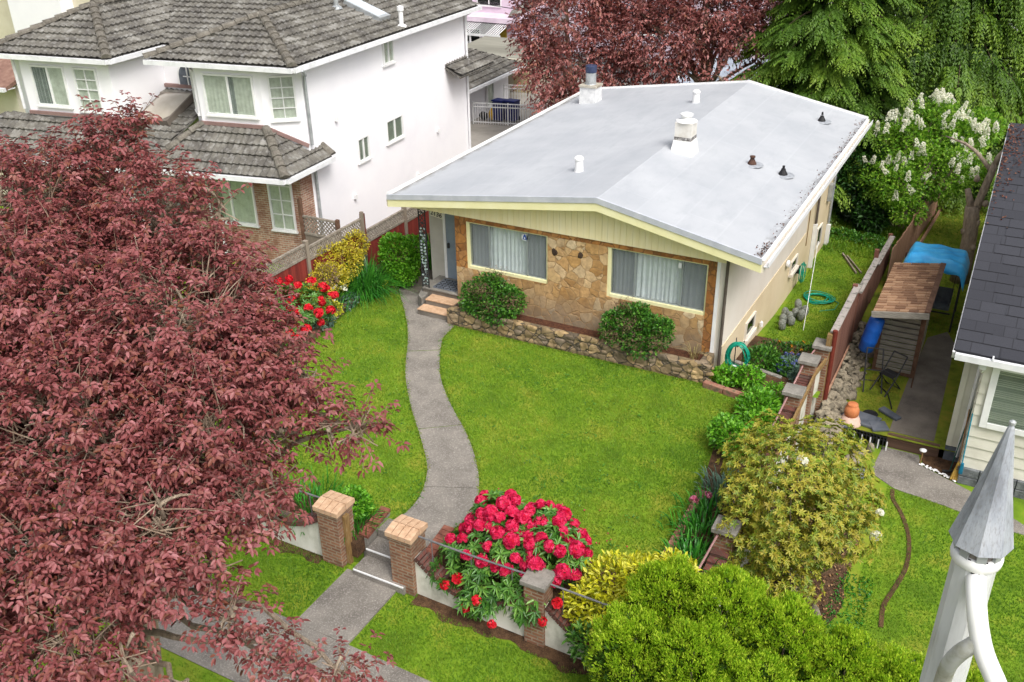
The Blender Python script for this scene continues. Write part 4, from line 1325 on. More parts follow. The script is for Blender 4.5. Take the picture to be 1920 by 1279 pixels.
# ------------------------------------------------------------------ brick pillars and the scooped front wall
def brick_pillar(x0, x1, y0, y1, zb, zt, label, post=False):
    e = empty('gate_pillar', ((x0 + x1) / 2, (y0 + y1) / 2, zb), label, 'pillar', 'brick gate pillars')
    mb = MB().bx(x0, x1, y0, y1, zb, zt - .16)
    mb.bx(x0 - .02, x1 + .02, y0 - .02, y1 + .02, zt - .22, zt - .15)
    mb.build('shaft', M['brick'], e, bevel=.006)
    mb = MB()
    cx, w = (x0 + x1) / 2, (x1 - x0) + .10
    cy, d = (y0 + y1) / 2, (y1 - y0) + .10
    for j in (0, 1):
        for i in range(4):
            xa = cx - w / 2 + w * i / 4 + .007; xb = cx - w / 2 + w * (i + 1) / 4 - .007
            ya = cy - d / 2 + d / 2 * j + .007; yb = ya + d / 2 - .014
            za, zc = (zt - .05, zt) if j == 0 else (zt, zt - .05)
            mb.add([(xa, ya, zt - .148), (xb, ya, zt - .148), (xb, yb, zt - .148), (xa, yb, zt - .148), (xa, ya, za), (xb, ya, za), (xb, yb, zc), (xa, yb, zc)],
                   [(0, 3, 2, 1), (4, 5, 6, 7), (0, 1, 5, 4), (1, 2, 6, 5), (2, 3, 7, 6), (3, 0, 4, 7)])
    mb.build('brick_cap', M['capbrick'], e, bevel=.006)
    MB().box((cx, cy, zt - .105), (w - .02, d - .02, .085)).build('mortar_bed', M['housebrick'], e)
    if post: MB().bx(x1 + .001, x1 + .07, y0 + .14, y0 + .27, zb + .02, zt - .24).build('gate_stop', M['postwood'], e, bevel=.006)
    return e
brick_pillar(-9.80, -9.34, 10.48, 10.94, -.6, .89, 'brick gate pillar with sand coloured cap, left of the front path, wooden strip on its side', True)
brick_pillar(-8.22, -7.76, 10.48, 10.94, -.6, .89, 'brick gate pillar with sand coloured cap, right of the front path beside the red flowers')

def stone_pillar(x, y, zb, zt, label, s=.36, group=None, capt=.09):
    e = empty('wall_pillar', (x, y, zb), label, 'pillar', group)
    MB().bx(x - s / 2, x + s / 2, y - s / 2, y + s / 2, zb, zt - capt).build('shaft', M['brick'], e, bevel=.006)
    MB().box((x, y, zt - capt / 2), (s + .1, s + .1, capt)).build('cap_stone', M['oldconcrete'], e, bevel=.012)
    return e
stone_pillar(-5.39, 10.68, -.7, .80, 'narrow brick pillar with grey stone cap between the red and the yellow shrub')
stone_pillar(-12.1, 10.68, -.6, .78, 'narrow brick pillar with grey stone cap under the purple tree')

def scoop_wall(x0, x1, zmax, zmin, label, rail=True):
    """white wall whose top sags between two pillars, with a dark brick coping and a thin iron rail above"""
    e = empty('garden_wall', ((x0 + x1) / 2, 10.68, -.6), label, 'garden wall')
    n = 22
    def zt(t): return zmin + (zmax - zmin) * abs(2 * t - 1) ** 1.9
    mb = MB(); cp = MB()
    P = [(x0 + (x1 - x0) * i / n, zt(i / n)) for i in range(n + 1)]
    for (xa, za), (xb, zb) in zip(P[:-1], P[1:]):
        mb.add([(xa, 10.57, -.9), (xb, 10.57, -.9), (xb, 10.78, -.9), (xa, 10.78, -.9), (xa, 10.57, za), (xb, 10.57, zb), (xb, 10.78, zb), (xa, 10.78, za)],
               [(0, 1, 5, 4), (2, 3, 7, 6), (4, 5, 6, 7)])
    mb.build('stucco_wall', M['stucco'], e, recalc=False)
    L = sum(math.hypot(b[0] - a[0], b[1] - a[1]) for a, b in zip(P[:-1], P[1:]))
    k = int(L / .085); t = 0
    for i in range(k):
        tt = (i + .5) / k
        s = tt * L; acc = 0
        for a, b in zip(P[:-1], P[1:]):
            l = math.hypot(b[0] - a[0], b[1] - a[1])
            if acc + l >= s:
                f = (s - acc) / l
                x, z, ang = a[0] + (b[0] - a[0]) * f, a[1] + (b[1] - a[1]) * f, math.atan2(b[1] - a[1], b[0] - a[0])
                break
            acc += l
        cp.box((x - math.sin(ang) * .05, 10.675, z + math.cos(ang) * .05), (L / k - .012, .30, .1), ry=-ang)
    cp.build('brick_coping', M['brickred'], e, bevel=.005)
    if rail:
        r = MB().tube([(x0, 10.68, zmax + .42), ((x0 + x1) / 2, 10.68, zmax + .40), (x1, 10.68, zmax + .42)], .018, 8)
        for t in (.14, .5, .86):
            x = x0 + (x1 - x0) * t; r.tube([(x, 10.68, zt(t) + .08), (x, 10.68, zmax + .41)], .009, 6)
        r.build('rail', M['railgrey'], e)
    return e
scoop_wall(-7.76, -5.57, .34, -.21, 'white scooped garden wall with dark brick coping in front of the red rhododendron')
scoop_wall(-5.21, -3.27, .30, -.24, 'white scooped garden wall with dark brick coping in front of the yellow shrub')
scoop_wall(-11.92, -9.80, .44, .02, 'white scooped garden wall with iron rail left of the gate')
scoop_wall(-14.6, -12.28, .40, -.1, 'white scooped garden wall under the purple tree, left of the narrow pillar')
for x0, x1, y1, lab in ((-9.28, -9.07, 11.72, 'low brick capped kerb wall left of the gate steps'), (-7.9, -7.68, 11.78, 'low brick capped kerb wall right of the gate steps')):
    e = empty('step_kerb', ((x0 + x1) / 2, 11.2, -.4), lab, 'kerb wall')
    mb = MB(); mb.add([(x0 + .02, 10.95, -.6), (x1 - .02, 10.95, -.6), (x1 - .02, y1, -.6), (x0 + .02, y1, -.6), (x0 + .02, 10.95, -.02), (x1 - .02, 10.95, -.02), (x1 - .02, y1, .1), (x0 + .02, y1, .1)],
        [(0, 3, 2, 1), (4, 5, 6, 7), (0, 1, 5, 4), (1, 2, 6, 5), (2, 3, 7, 6), (3, 0, 4, 7)])
    mb.build('concrete_side', M['oldconcrete'], e)
    mb = MB(); k = 7
    for i in range(k):
        ya, yb = 10.95 + (y1 - 10.95) * i / k + .004, 10.95 + (y1 - 10.95) * (i + 1) / k - .004
        mb.box(((x0 + x1) / 2, (ya + yb) / 2, -.02 + .12 * (i + .5) / k + .035), (x1 - x0, yb - ya, .07), rx=.155)
    mb.build('brick_top', surf('worn_red_brick', ['5f3930', '7a4a3c', '8a5a4a'], 8, .85, .4, 50), e, bevel=.006)

# kerbs of the beds
def kerb_line(name, pts, w, h, mat, label, z0=-.1, smooth=True, seg=None):
    P = smoothline(pts, 4) if smooth else pts
    mb = MB(); vs = []
    for i, p in enumerate(P):
        a = Vector(P[max(0, i - 1)]); b = Vector(P[min(len(P) - 1, i + 1)])
        d = (b - a).normalized(); s = Vector((d.y, -d.x)) * w / 2
        p = Vector(p)
        vs += [(p.x - s.x, p.y - s.y, z0), (p.x + s.x, p.y + s.y, z0), (p.x + s.x, p.y + s.y, h), (p.x - s.x, p.y - s.y, h)]
    fs = [(0, 1, 2, 3), tuple(len(vs) - 4 + i for i in (3, 2, 1, 0))]
    for i in range(len(P) - 1):
        for k in range(4): fs.append((i * 4 + k, i * 4 + (k + 1) % 4, i * 4 + 4 + (k + 1) % 4, i * 4 + 4 + k))
    mb.add(vs, fs)
    return tag(mb.build(name, mat, loc=(P[0][0], P[0][1], 0), bevel=.012), label, 'kerb')
kerb_line('bed_kerb', [(-14.45, 13.8), (-14.75, 15.3), (-15.05, 16.72), (-15.32, 18.69), (-15.31, 19.93), (-14.92, 20.57), (-14.82, 21.2), (-14.86, 22.4), (-14.86, 30)], .16, .17, surf('brown_kerb', ['4e4033', '62523f', '786850'], 5, .9, .5, 40), 'curved brown kerb along the left flower bed')
def brick_edge(pts, label):
    e = MB(); rg = random.Random(3)
    for (a, b) in zip(pts[:-1], pts[1:]):
        a, b = Vector(a), Vector(b); L = (b - a).length; k = max(1, round(L / .42)); d = (b - a).normalized()
        for i in range(k):
            c = a + d * (L * (i + .5) / k); ang = math.atan2(d.y, d.x)
            e.box((c.x, c.y, .05 + rg.uniform(-.008, .008)), (L / k - .02, .15, .2), rz=ang + rg.uniform(-.02, .02))
    return tag(e.build('brick_edging', surf('edging_brick', ['6d4638', '87584a', '97705e', '5b5a45'], 4, .9, .5, 40), loc=(pts[0][0], pts[0][1], 0), bevel=.012), label, 'edging')
brick_edge([(-5.25, 19.05), (-4.22, 18.86)], 'short row of edging bricks from the planter corner along the right bed')
brick_edge([(-3.98, 15.0), (-3.96, 14.2), (-3.95, 13.1), (-3.93, 11.6)], 'row of edging bricks along the right edge of the lawn')
tag(MB().prism([(-4.95, 20.42), (-3.7, 20.12), (-3.7, 20.24), (-4.95, 20.54)], -.9, .06).build('bed_wall', M['oldconcrete'], loc=(-4.3, 20.3, 0), bevel=.01), 'low grey concrete wall holding the side bed behind the green hose', 'low wall')

# boundary wall on the right, stepping along the bed, with stone capped pillars
bw = empty('boundary_wall', (-3.08, 16, -1.5), 'brick topped boundary wall running back from the street on the right', 'garden wall')
mb = MB(); cp = MB(); rl = MB()
PY = [10.68, 13.4, 18.55, 20.1, 21.0]
PX = [-3.1, -3.05, -3.1, -3.12, -3.02]
for i in range(4):
    n = 16
    for k in range(n):
        ta, tb = k / n, (k + 1) / n
        ya, yb = PY[i] + (PY[i + 1] - PY[i]) * ta, PY[i] + (PY[i + 1] - PY[i]) * tb
        xa, xb = PX[i] + (PX[i + 1] - PX[i]) * ta, PX[i] + (PX[i + 1] - PX[i]) * tb
        dip = .32 if i < 2 else .12
        z = .36 - dip * (1 - abs(ta + tb - 1) ** 2)
        mb.prism([(xa - .1, ya), (xa + .1, ya), (xb + .1, yb), (xb - .1, yb)], -1.8, z)
        cp.prism([(xa - .16, ya + .004), (xa + .15, ya + .004), (xb + .15, yb - .004), (xb - .16, yb - .004)], z + .003, z + .075)
    rl.tube([(PX[i] - .1, PY[i], .62), (PX[i + 1] - .1, PY[i + 1], .62)], .02, 8)
mb.build('stucco_wall', M['stucco'], bw)
cp.build('brick_coping', M['brickred'], bw)
rl.build('rail', surf('dusty_pink_rail', ['8c6a68', 'a07c7a'], 5, .6, 0), bw)
mb = MB()
for i in (1, 2, 3): mb.bar((PX[i] + .18, PY[i], .40), (PX[i + 1] + .18, PY[i + 1], .40), .05, .12)
mb.build('edge_board', M['postwood'], bw)
for (x, y), lab in (((-3.05, 13.4), 'stone capped wall pillar in front of the big yellow green shrub'), ((-3.1, 18.55), 'stone capped wall pillar nearest the street of the three by the wooden fence'),
                    ((-3.12, 20.1), 'stone capped wall pillar in the middle of the three by the wooden fence'), ((-2.99, 20.98), 'stone capped wall pillar right beside the wooden fence post')):
    stone_pillar(x, y, -1.5, .76, lab, .34, 'stone capped pillars of the right boundary wall')

# ------------------------------------------------------------------ wooden fences
def board_fence(e, A, B, z0, z1a, z1b, mat, bw_=.14, th=.025, cap=None, name='board_panel', jit=.0, seed=0):
    A, B = Vector(A), Vector(B); L = (B - A).length; d = (B - A).normalized(); n = max(1, round(L / bw_)); rg = random.Random(seed)
    mb = MB(); ang = math.atan2(d.y, d.x)
    for i in range(n):
        c = A + d * (L * (i + .5) / n); zt = z1a + (z1b - z1a) * (i + .5) / n + rg.uniform(-jit, jit)
        mb.box((c.x, c.y, (z0 + zt) / 2), (L / n - .006, th, zt - z0), rz=ang + rg.uniform(-.012, .012))
    o = mb.build(name, mat, e)
    if cap:
        c = MB().bar((A.x, A.y, z1a + .02), (B.x, B.y, z1b + .02), .16, .04)
        c.build('cap_board', cap, e)
    return o
fe = empty('brown_board_fence', (-2.8, 25, -1), 'brown board fence with mossy cap boards stepping down between the two yards', 'fence')
board_fence(fe, (-2.8, 20.98), (-2.8, 23.9), -.78, 1.06, 1.02, M['brownfence'], cap=M['caprail'], seed=1)
board_fence(fe, (-2.82, 23.95), (-2.82, 24.5), -.8, .86, .84, M['brownfence'], cap=M['caprail'], seed=2)
board_fence(fe, (-2.8, 24.5), (-2.8, 27.6), -.85, .62, .42, M['brownfence'], cap=M['caprail'], seed=3)
board_fence(fe, (-2.8, 27.62), (-2.78, 30.6), -.95, .22, .02, M['brownfence'], cap=M['caprail'], seed=4)
MB().bx(-2.92, -2.80, 20.85, 20.97, -.75, 1.06).build('post', M['postwood'], fe)
MB().tube([(-2.76, 20.93, -.8), (-2.76, 20.93, 1.16)], .06, 10).build('post', M['redpost'], fe)
for y, z in ((23.92, 1.1), (27.6, .7), (30.65, .1)): MB().bx(-2.91, -2.79, y - .06, y + .06, -1, z).build('post', M['brownfence'], fe)
mb = MB(); mb.bar((-2.74, 21.1, -.62), (-2.74, 23.8, -.62), .04, .06); mb.build('rail', M['palefence'], fe)
ff = empty('pale_board_fence', (-2.3, 33, -1.1), 'pale reddish board fence farther back beside the neighbour lawn', 'fence')
board_fence(ff, (-2.6, 29.3), (-2.42, 32.4), -1.2, .12, -.0, M['palefence'], .15, jit=.02, seed=5)
board_fence(ff, (-2.42, 32.45), (-2.0, 37.5), -1.2, .15, .05, M['palefence'], .15, jit=.03, seed=6)
MB().bar((-2.3, 30.3, -1.1), (-1.88, 37.4, -1.1), .06, .16).build('base_board', M['palefence'], ff)
tag(MB().bar((-2.4, 32.2, -1.1), (-1.0, 31.7, -1.1), .14, .14).build('timber_edge', M['shedbrown'], loc=(-1.7, 32, -1.2)), 'dark timber edge across the neighbour lawn beyond the swing seat', 'edging')
# rubble retaining wall under the fence
rw = empty('rubble_wall', (-2.5, 23, -1.2), 'grey rubble stone retaining wall under the brown fence', 'retaining wall')
mb = MB(); mb.add([(-2.78, 19.6, -1.5), (-2.2, 19.6, -1.5), (-2.2, 26, -1.3), (-2.78, 26, -1.3), (-2.78, 19.6, -.75), (-2.78, 26, -.85)], [(0, 1, 2, 3), (1, 4, 5, 2), (0, 4, 1), (3, 2, 5), (0, 3, 5, 4)])
mb.build('wall_core', M['rubblegap'], rw)
mb = MB(); rg = random.Random(21)
for i in range(330):
    t = rg.random(); y = rg.uniform(19.6, 25.9)
    r_ = rg.uniform(.055, .14)
    mb.rock((-2.74 + .55 * t, y, -.75 - .55 * t + rg.uniform(-.03, .03)), (r_ * rg.uniform(.8, 1.3), r_ * rg.uniform(.9, 1.5), r_ * rg.uniform(.7, 1)), i, rg.random() * 6, sub=1)
mb.build('rubble_stones', M['rock'], rw, smooth=False)

# red fence with lattice top on the left boundary
lf = empty('lattice_fence', (-16.35, 20, 0), 'red board fence with grey lattice top behind the left flower bed', 'fence')
def lattice(e, A, B, z0a, z1a, name='lattice_top', sp=.11, mat=None):
    A, B = Vector(A), Vector(B); L = (B - A).length; d = (B - A).normalized(); h = z1a - z0a
    mb = MB(); k = int((L + h) / sp)
    nrm = Vector((d.y, -d.x)) * .008
    for i in range(k + 1):
        for sgn in (1, -1):
            s0 = i * sp - h; s1 = i * sp
            a, b = (s0, s1) if sgn > 0 else (s1, s0)
            za, zb = z0a, z1a
            def clip(a, za, b, zb):
                if a > b: a, za, b, zb = b, zb, a, za
                if b <= 0 or a >= L: return None
                if a < 0: za = za + (zb - za) * (0 - a) / (b - a); a = 0
                if b > L: zb = za + (zb - za) * (L - a) / (b - a); b = L
                return a, za, b, zb
            c = clip(a, za, b, zb)
            if c is None or c[2] - c[0] < .02: continue
            p = A + d * c[0]; q = A + d * c[2]
            o_ = nrm * sgn
            mb.bar((p.x + o_.x, p.y + o_.y, c[1]), (q.x + o_.x, q.y + o_.y, c[3]), .012, .036)
    mb.bar((A.x, A.y, z1a), (B.x, B.y, z1a), .07, .06); mb.bar((A.x, A.y, z0a), (B.x, B.y, z0a), .07, .07)
    return mb.build(name, mat or M['lattice'], e)
for i, (y0, y1, zt, xa) in enumerate(((13.0, 15.6, 2.0, -16.3), (15.7, 18.4, 1.85, -16.3), (18.5, 20.95, 1.72, -16.3), (21.1, 23.1, 1.28, -16.3), (23.2, 25.3, 1.2, -16.3), (25.4, 28, 1.15, -16.3))):
    board_fence(lf, (xa, y0), (xa, y1), -.02, zt - .36, zt - .36, M['redfence'], seed=i)
    lattice(lf, (xa, y0), (xa, y1), zt - .34, zt)
for y, z in ((15.65, 2.1), (18.45, 1.95), (21.02, 1.86), (23.15, 1.52), (25.35, 1.3)):
    MB().bx(-16.36, -16.24, y - .06, y + .06, -.1, z).build('post', M['greyboard'] if y != 21.02 else M['redpost'], lf, bevel=.008)
MB().bx(-16.3, -16.2, 20.9, 20.97, -.1, 1.95).build('post', M['greyboard'], lf)
gt = empty('lattice_gate', (-17.2, 20.2, 0), 'small wooden gate with dark lattice top between white house and red fence', 'gate')
lattice(gt, (-17.8, 20.2), (-16.62, 20.2), 1.3, 1.82, sp=.13)
board_fence(gt, (-17.8, 20.2), (-16.62, 20.2), .05, 1.25, 1.25, M['greyboard'])
for x, z in ((-17.86, 2.35), (-16.56, 1.9)): MB().bx(x - .05, x + .05, 20.15, 20.25, 0, z).build('post', M['shedbrown'], gt)
# ------------------------------------------------------------------ the neighbour's house on the right
nh = empty('cream_house', (2.5, 21, -1.5), 'cream shingled house with charcoal roof at the right edge', 'house')
def siding(mb, A, B, z0, z1, course=.27, flip=1):
    """overlapping siding courses from plan point A to B (outside on the right-hand side)"""
    A, B = Vector((A[0], A[1], 0)), Vector((B[0], B[1], 0)); d = (B - A).normalized(); n = Vector((d.y, -d.x, 0)); L = (B - A).length
    z = z0
    while z < z1 - .01:
        zt = min(z + course, z1)
        vs = []
        for s in (0, L):
            for o_, zz in ((-.02, z), (.034, z), (.006, zt), (-.02, zt)): vs.append(A + d * s + n * o_ + Vector((0, 0, zz)))
        mb.add(vs, [(0, 1, 2, 3), (7, 6, 5, 4), (0, 4, 5, 1), (1, 5, 6, 2), (2, 6, 7, 3), (3, 7, 4, 0)])
        z = zt
ZF = -1.08
mb = MB()
siding(mb, (.1, 34), (.1, 20.8), ZF, 1.75); siding(mb, (.1, 20.8), (.44, 20.8), ZF, 1.75)
siding(mb, (.44, 20.8), (.44, 20.07), ZF, 1.75); siding(mb, (.44, 20.07), (9, 20.07), ZF, 1.75)
mb.build('siding_wall', M['siding'], nh)
mb = MB(); mb.prism([(.13, 33.9), (.13, 20.83), (.47, 20.83), (.47, 20.1), (9, 20.1), (9, 33.9)], -1.6, 1.74); mb.build('wall_core', M['siding'], nh)
mb = MB(); mb.prism([(.06, 34), (.06, 20.76), (.40, 20.76), (.40, 20.02), (9, 20.02), (9, 34)], -2, ZF - .02)
mb.build('foundation', M['slate'], nh)
mb = MB(); rg = random.Random(5)
x = .44
while x < 4:
    w = rg.uniform(.25, .5)
    for z in (-1.5, -1.28): mb.box((x + w / 2, 20.0, z + .1), (w - .02, .09, .2), rx=rg.uniform(-.03, .03))
    x += w
mb.build('foundation_blocks', surf('grey_foundation_block', ['4d5052', '676b6d', '7d8082'], 4, .9, .8, 24, dist=.03), nh, bevel=.012)
mb = MB(); mb.bx(.085, .175, 20.755, 20.8, ZF, 1.75); mb.bx(.055, .1, 20.765, 20.86, ZF, 1.75)
mb.build('corner_board', M['siding'], nh)
EA, EB = (-.21, 19.8, 1.82), (9.3, 19.8, 1.82); RA, RB = (-.185, 27.6, 4.72), (9.3, 27.6, 4.72)
mb = MB(); mb.plate([EA, EB, RB, RA], .08); mb.plate([RA, RB, (9.3, 35.4, 1.82), (-.21, 35.4, 1.82)], .08)
ro = mb.build('roof', M['darkroof'], nh)
mb = MB(); rg = random.Random(9)
for k in range(26):                                    # shingle courses: thin overlapping strips with uneven tabs
    t0, t1 = k / 26, (k + 1) / 26
    x = -.2
    while x < 9.3:
        w = rg.uniform(.3, .75)
        if rg.random() < .55:
            a = Vector(EA).lerp(Vector(RA), t0); y, z = a.y, a.z
            b = Vector(EA).lerp(Vector(RA), t1)
            x1 = min(x + w, 9.3)
            mb.add([(x, y - .0, z + .014), (x1, y, z + .014), (x1, b.y, b.z + .002), (x, b.y, b.z + .002), (x, y, z), (x1, y, z)], [(0, 1, 2, 3), (4, 5, 1, 0)])
        x += w
mb.build('shingle_tabs', M['darkroof'], ro, recalc=False)
mb = MB()
mb.bx(-.16, 9.3, 19.68, 19.80, 1.66, 1.78); mb.bx(-.16, 9.3, 19.665, 19.685, 1.66, 1.80)
for x in (.55, 1.3, 2.1, 2.9): mb.bx(x - .015, x + .015, 19.66, 19.83, 1.80, 1.84)
mb.build('gutter', M['gutter'], nh)
mb = MB(); mb.bx(-.2, 9.3, 19.80, 20.06, 1.66, 1.70); mb.bar((-.2, 19.8, 1.70), (-.18, 27.6, 4.6), .05, .18); mb.build('eave_board', M['white'], nh)
mb = MB(); mb.bx(.34, .47, 19.86, 19.98, 1.46, 1.66); mb.tube([(.40, 19.94, 1.46), (.40, 20.02, 1.35), (.38, 20.72, 1.2), (.34, 20.73, -1.3)], .05, 4); mb.build('downpipe', M['gutter'], nh)
wallwin_f = MB()
wx0, wx1, wz0, wz1 = .60, 3.4, .02, 1.55
for a in ((wx0, wx0 + .14, wz0, wz1), (wx1 - .14, wx1, wz0, wz1), (wx0 + .14, wx1 - .14, wz0, wz0 + .14), (wx0 + .14, wx1 - .14, wz1 - .1, wz1)): wallwin_f.bx(a[0], a[1], 19.99, 20.08, a[2], a[3])
wn2 = wallwin_f.build('window', M['white'], nh, bevel=.008)
mb = MB(); z = wz0 + .15
while z < wz1 - .1: mb.box(((wx0 + wx1) / 2, 20.035, z), (wx1 - wx0 - .28, .03, .005), rx=.9); z += .045
mb.build('blind', M['blind'], wn2)
MB().bx(wx0 + .14, wx1 - .14, 20.054, 20.06, wz0 + .14, wz1 - .1).build('room_shade', surf('shade', ['6d6f68', '797b74'], 2, .8, 0), wn2)
MB().bx(wx0 + .14, wx1 - .14, 20.006, 20.010, wz0 + .14, wz1 - .1).build('pane', M['glass'], wn2)
rng = np.random.default_rng(3)
n = 260
t = rng.random(n) ** .5
P = np.stack([-.16 + rng.random(n) ** 2 * .45, 23.5 + 4.0 * t, 0 * t], 1); P[:, 2] = 1.82 + (P[:, 1] - 19.8) * (2.9 / 7.8) + .02 + rng.random(n) * .04
tag(leaves('fallen_leaves', P, rdir(rng, n), np.tile([0, -.3, 1.], (n, 1)) + .5 * rdir(rng, n), .07, .045, leafmat('rusty_leaf', ['3a211b', '6d3626', '8a5a42', '4b4440']), loc=(-.1, 25, 3.9), rng=rng), 'drift of rusty fallen leaves along the charcoal roof edge', 'leaves', kind='stuff')

# ------------------------------------------------------------------ things in the neighbour's yard
def thing(name, loc, label, cat, group=None, rz=0): return empty(name, loc, label, cat, group, rz)
sh = thing('garden_shed', (-1.55, 24.9, -1.2), 'small grey board shed with brown shingle lean-to roof', 'shed')
mb = MB()
for i in range(13):
    z = -1.15 + i * .15
    mb.box((-1.56, 23.85, z + .07), (.98, .03, .125), rx=.22)
    mb.box((-2.06, 25.1, z + .07), (.03, 2.46, .145), ry=.10)
mb.build('board_wall', M['shedgrey'], sh)
MB().bx(-1.10, -1.06, 23.85, 26.35, -1.2, .9).build('side_panel', surf('flaking_white_panel', ['a39a8a', 'c7c2b6', 'd5d1c8'], 5, .9, .3, 30), sh)
mb = MB(); mb.bx(-2.09, -2.0, 23.81, 23.9, -1.2, .8); mb.bx(-1.13, -1.03, 23.81, 23.9, -1.2, .95); mb.bx(-2.0, -1.13, 23.83, 23.89, -1.2, -1.1)
mb.build('corner_post', M['shedbrown'], sh)
MB().bx(-2.02, -1.1, 26.3, 26.36, -1.2, .8).build('back_wall', M['shedgrey'], sh)
ro = MB().plate([(-2.24, 23.16, .80), (-.95, 23.16, 1.02), (-.95, 26.5, 1.02), (-2.24, 26.5, .80)], .05).build('roof', M['shedshingle'], sh)
mb = MB(); rg = random.Random(2)
for j in range(20):
    y = 23.16 + j * .17
    x = -2.24 - (j % 2) * .08
    while x < -1.05:
        w = rg.uniform(.2, .3)
        mb.add([(max(x, -2.24), y, .832 + .17 * (max(x, -2.24) + 2.24)), (min(x + w, -1.06), y, .832 + .17 * (min(x + w, -1.06) + 2.24)), (min(x + w, -1.06), y + .17, .806 + .17 * (min(x + w, -1.06) + 2.24)), (max(x, -2.24), y + .17, .806 + .17 * (max(x, -2.24) + 2.24)), (max(x, -2.24), y, .79 + .17 * (max(x, -2.24) + 2.24)), (min(x + w, -1.06), y, .79 + .17 * (min(x + w, -1.06) + 2.24))], [(0, 1, 2, 3), (4, 5, 1, 0)])
        x += w + .008
o = mb.build('shingles', leafmat('brown_shingle', ['6e5140', '86664f', '9b7a60', 'a9886c'], .9, .0), ro, recalc=False)
a = o.data.attributes.new('rnd', 'FLOAT', 'POINT'); a.data.foreach_set('value', np.repeat(np.random.default_rng(4).random(len(o.data.vertices) // 6), 6))
mb = MB(); mb.bar((-1.0, 23.14, 1.035), (-1.0, 26.5, 1.035), .13, .03); mb.build('verge_board', M['shedbrown'], ro)
mb = MB(); mb.bar((-2.26, 23.14, .72), (-.94, 23.14, .94), .04, .16); mb.build('fascia', M['shedgrey'], ro)
mb = MB(); mb.lathe((-2.3, 23.5, -.5), [(.15, 0), (.19, .05), (.2, .3), (.21, .34), (.2, .38), (.205, .66), (.21, .7), (.2, .74), (.19, .94), (.16, 1.0), (.05, 1.01)], 20, tilt=Matrix.Rotation(R(10), 3, 'Y'))
tag(mb.build('plastic_barrel', M['barrel'], loc=(-2.3, 23.5, -.5), smooth=True), 'bright blue plastic barrel squeezed between fence and shed', 'barrel')
tag(MB().bx(-1.2, -.05, 20.80, 20.86, -1.55, -1.16).build('step_board', M['plank'], loc=(-.6, 20.8, -1.5), bevel=.006), 'dark brown plank forming a step across the side path', 'step board')
# folded chair frames in front of the shed
for nm, lab, x0, a in (('folding_chair', 'black folded metal chair frame leaning on the shed', -1.95, .25), ('folding_chair', 'black metal chair frame standing open in front of the leaning one', -1.58, -.5)):
    c = thing(nm, (x0, 22.9, -1.2), lab, 'chair', 'black folding chairs by the shed')
    m_ = Matrix.Rotation(a, 3, 'Z')
    def tp(p): return tuple(m_ @ Vector(p) + Vector((x0, 22.95, -1.2)))
    mb = MB()
    for s in (-.22, .22): mb.tube([tp((s, -.35, .0)), tp((s * .95, .05, .45)), tp((s * .9, .35, .92))], .018, 8)
    mb.tube([tp((-.2, .35, .92)), tp((.2, .35, .92))], .018, 8); mb.tube([tp((-.21, .05, .45)), tp((.21, .05, .45))], .014, 8)
    mb.build('back_frame', M['iron'], c)
    mb = MB()
    for s in (-.2, .2): mb.tube([tp((s, .3, .0)), tp((s, -.1, .43))], .016, 8)
    mb.tube([tp((-.2, .3, 0)), tp((.2, .3, 0))], .016, 8)
    mb.build('leg_frame', M['iron'], c)
    MB().add([tp((-.2, -.12, .44)), tp((.2, -.12, .44)), tp((.2, .2, .47)), tp((-.2, .2, .47))], [(0, 1, 2, 3)]).build('seat', M['black'], c, recalc=False) if a < 0 else None
tag(MB().tube([(-1.75, 23.0, -1.17), (-1.5, 22.7, -1.17), (-1.38, 22.3, -1.17), (-1.3, 22.0, -1.17)], .015, 6).build('rubber_hose', M['black'], loc=(-1.6, 22.6, -1.2)), 'short black hose lying on the moss in front of the shed', 'hose')
tag(MB().tube([(-1.02, 23.3, -1.2), (-1.0, 23.36, .85)], .016, 6).build('wooden_stick', M['shedbrown'], loc=(-1.02, 23.3, -1.2)), 'thin brown stick leaning on the shed corner', 'stick')
# garden swing under a blue tarpaulin
gs = thing('garden_swing', (-1.1, 27.6, -1.2), 'garden swing seat with a blue tarpaulin thrown over its canopy', 'swing seat')
mb = MB()
for x in (-1.95, -.5):
    mb.tube([(x, 27.0, -1.2), (x, 27.75, .62)], .025, 8); mb.tube([(x, 28.5, -1.2), (x, 27.75, .62)], .025, 8)
mb.tube([(-1.95, 27.75, .62), (-.5, 27.75, .62)], .025, 8)
mb.build('frame', M['iron'], gs)
mb = MB(); mb.box((-1.2, 27.6, -.68), (1.1, .5, .06)); mb.box((-1.2, 27.88, -.45), (1.1, .05, .42), rx=-.25)
mb.build('seat', M['slate'], gs)
mb = MB(); mb.tube([(-1.75, 27.75, .6), (-1.72, 27.6, -.66)], .008, 6); mb.tube([(-.65, 27.75, .6), (-.68, 27.6, -.66)], .008, 6); mb.bar((-1.8, 27.35, -.8), (-.6, 27.35, -.8), .03, .04)
mb.build('hanger', M['iron'], gs)
vs, fs = [], []
NX, NY = 26, 20
for j in range(NY + 1):
    for i in range(NX + 1):
        a, b = i / NX * 2 - 1, j / NY * 2 - 1
        x = -1.22 + a * .95; y = 27.7 + b * .95
        ex, ey = max(0, abs(a) - .72) / .28, max(0, abs(b) - .68) / .32
        z = .86 + .06 * math.cos(a * 1.4) - .10 * b - .05 * a
        z -= .30 * ex ** 1.2 + .34 * ey ** 1.2 + .05 * ex * ey
        z += .018 * math.sin(9 * a + 3 * b) + .014 * math.sin(13 * b - 4 * a) + .03 * ex * math.sin(11 * b) + .03 * ey * math.sin(12 * a)
        x -= .12 * math.copysign(1, a) * ex; y -= .14 * math.copysign(1, b) * ey
        if b < -.3: z -= .10 * max(0, a)
        vs.append((x, y, z))
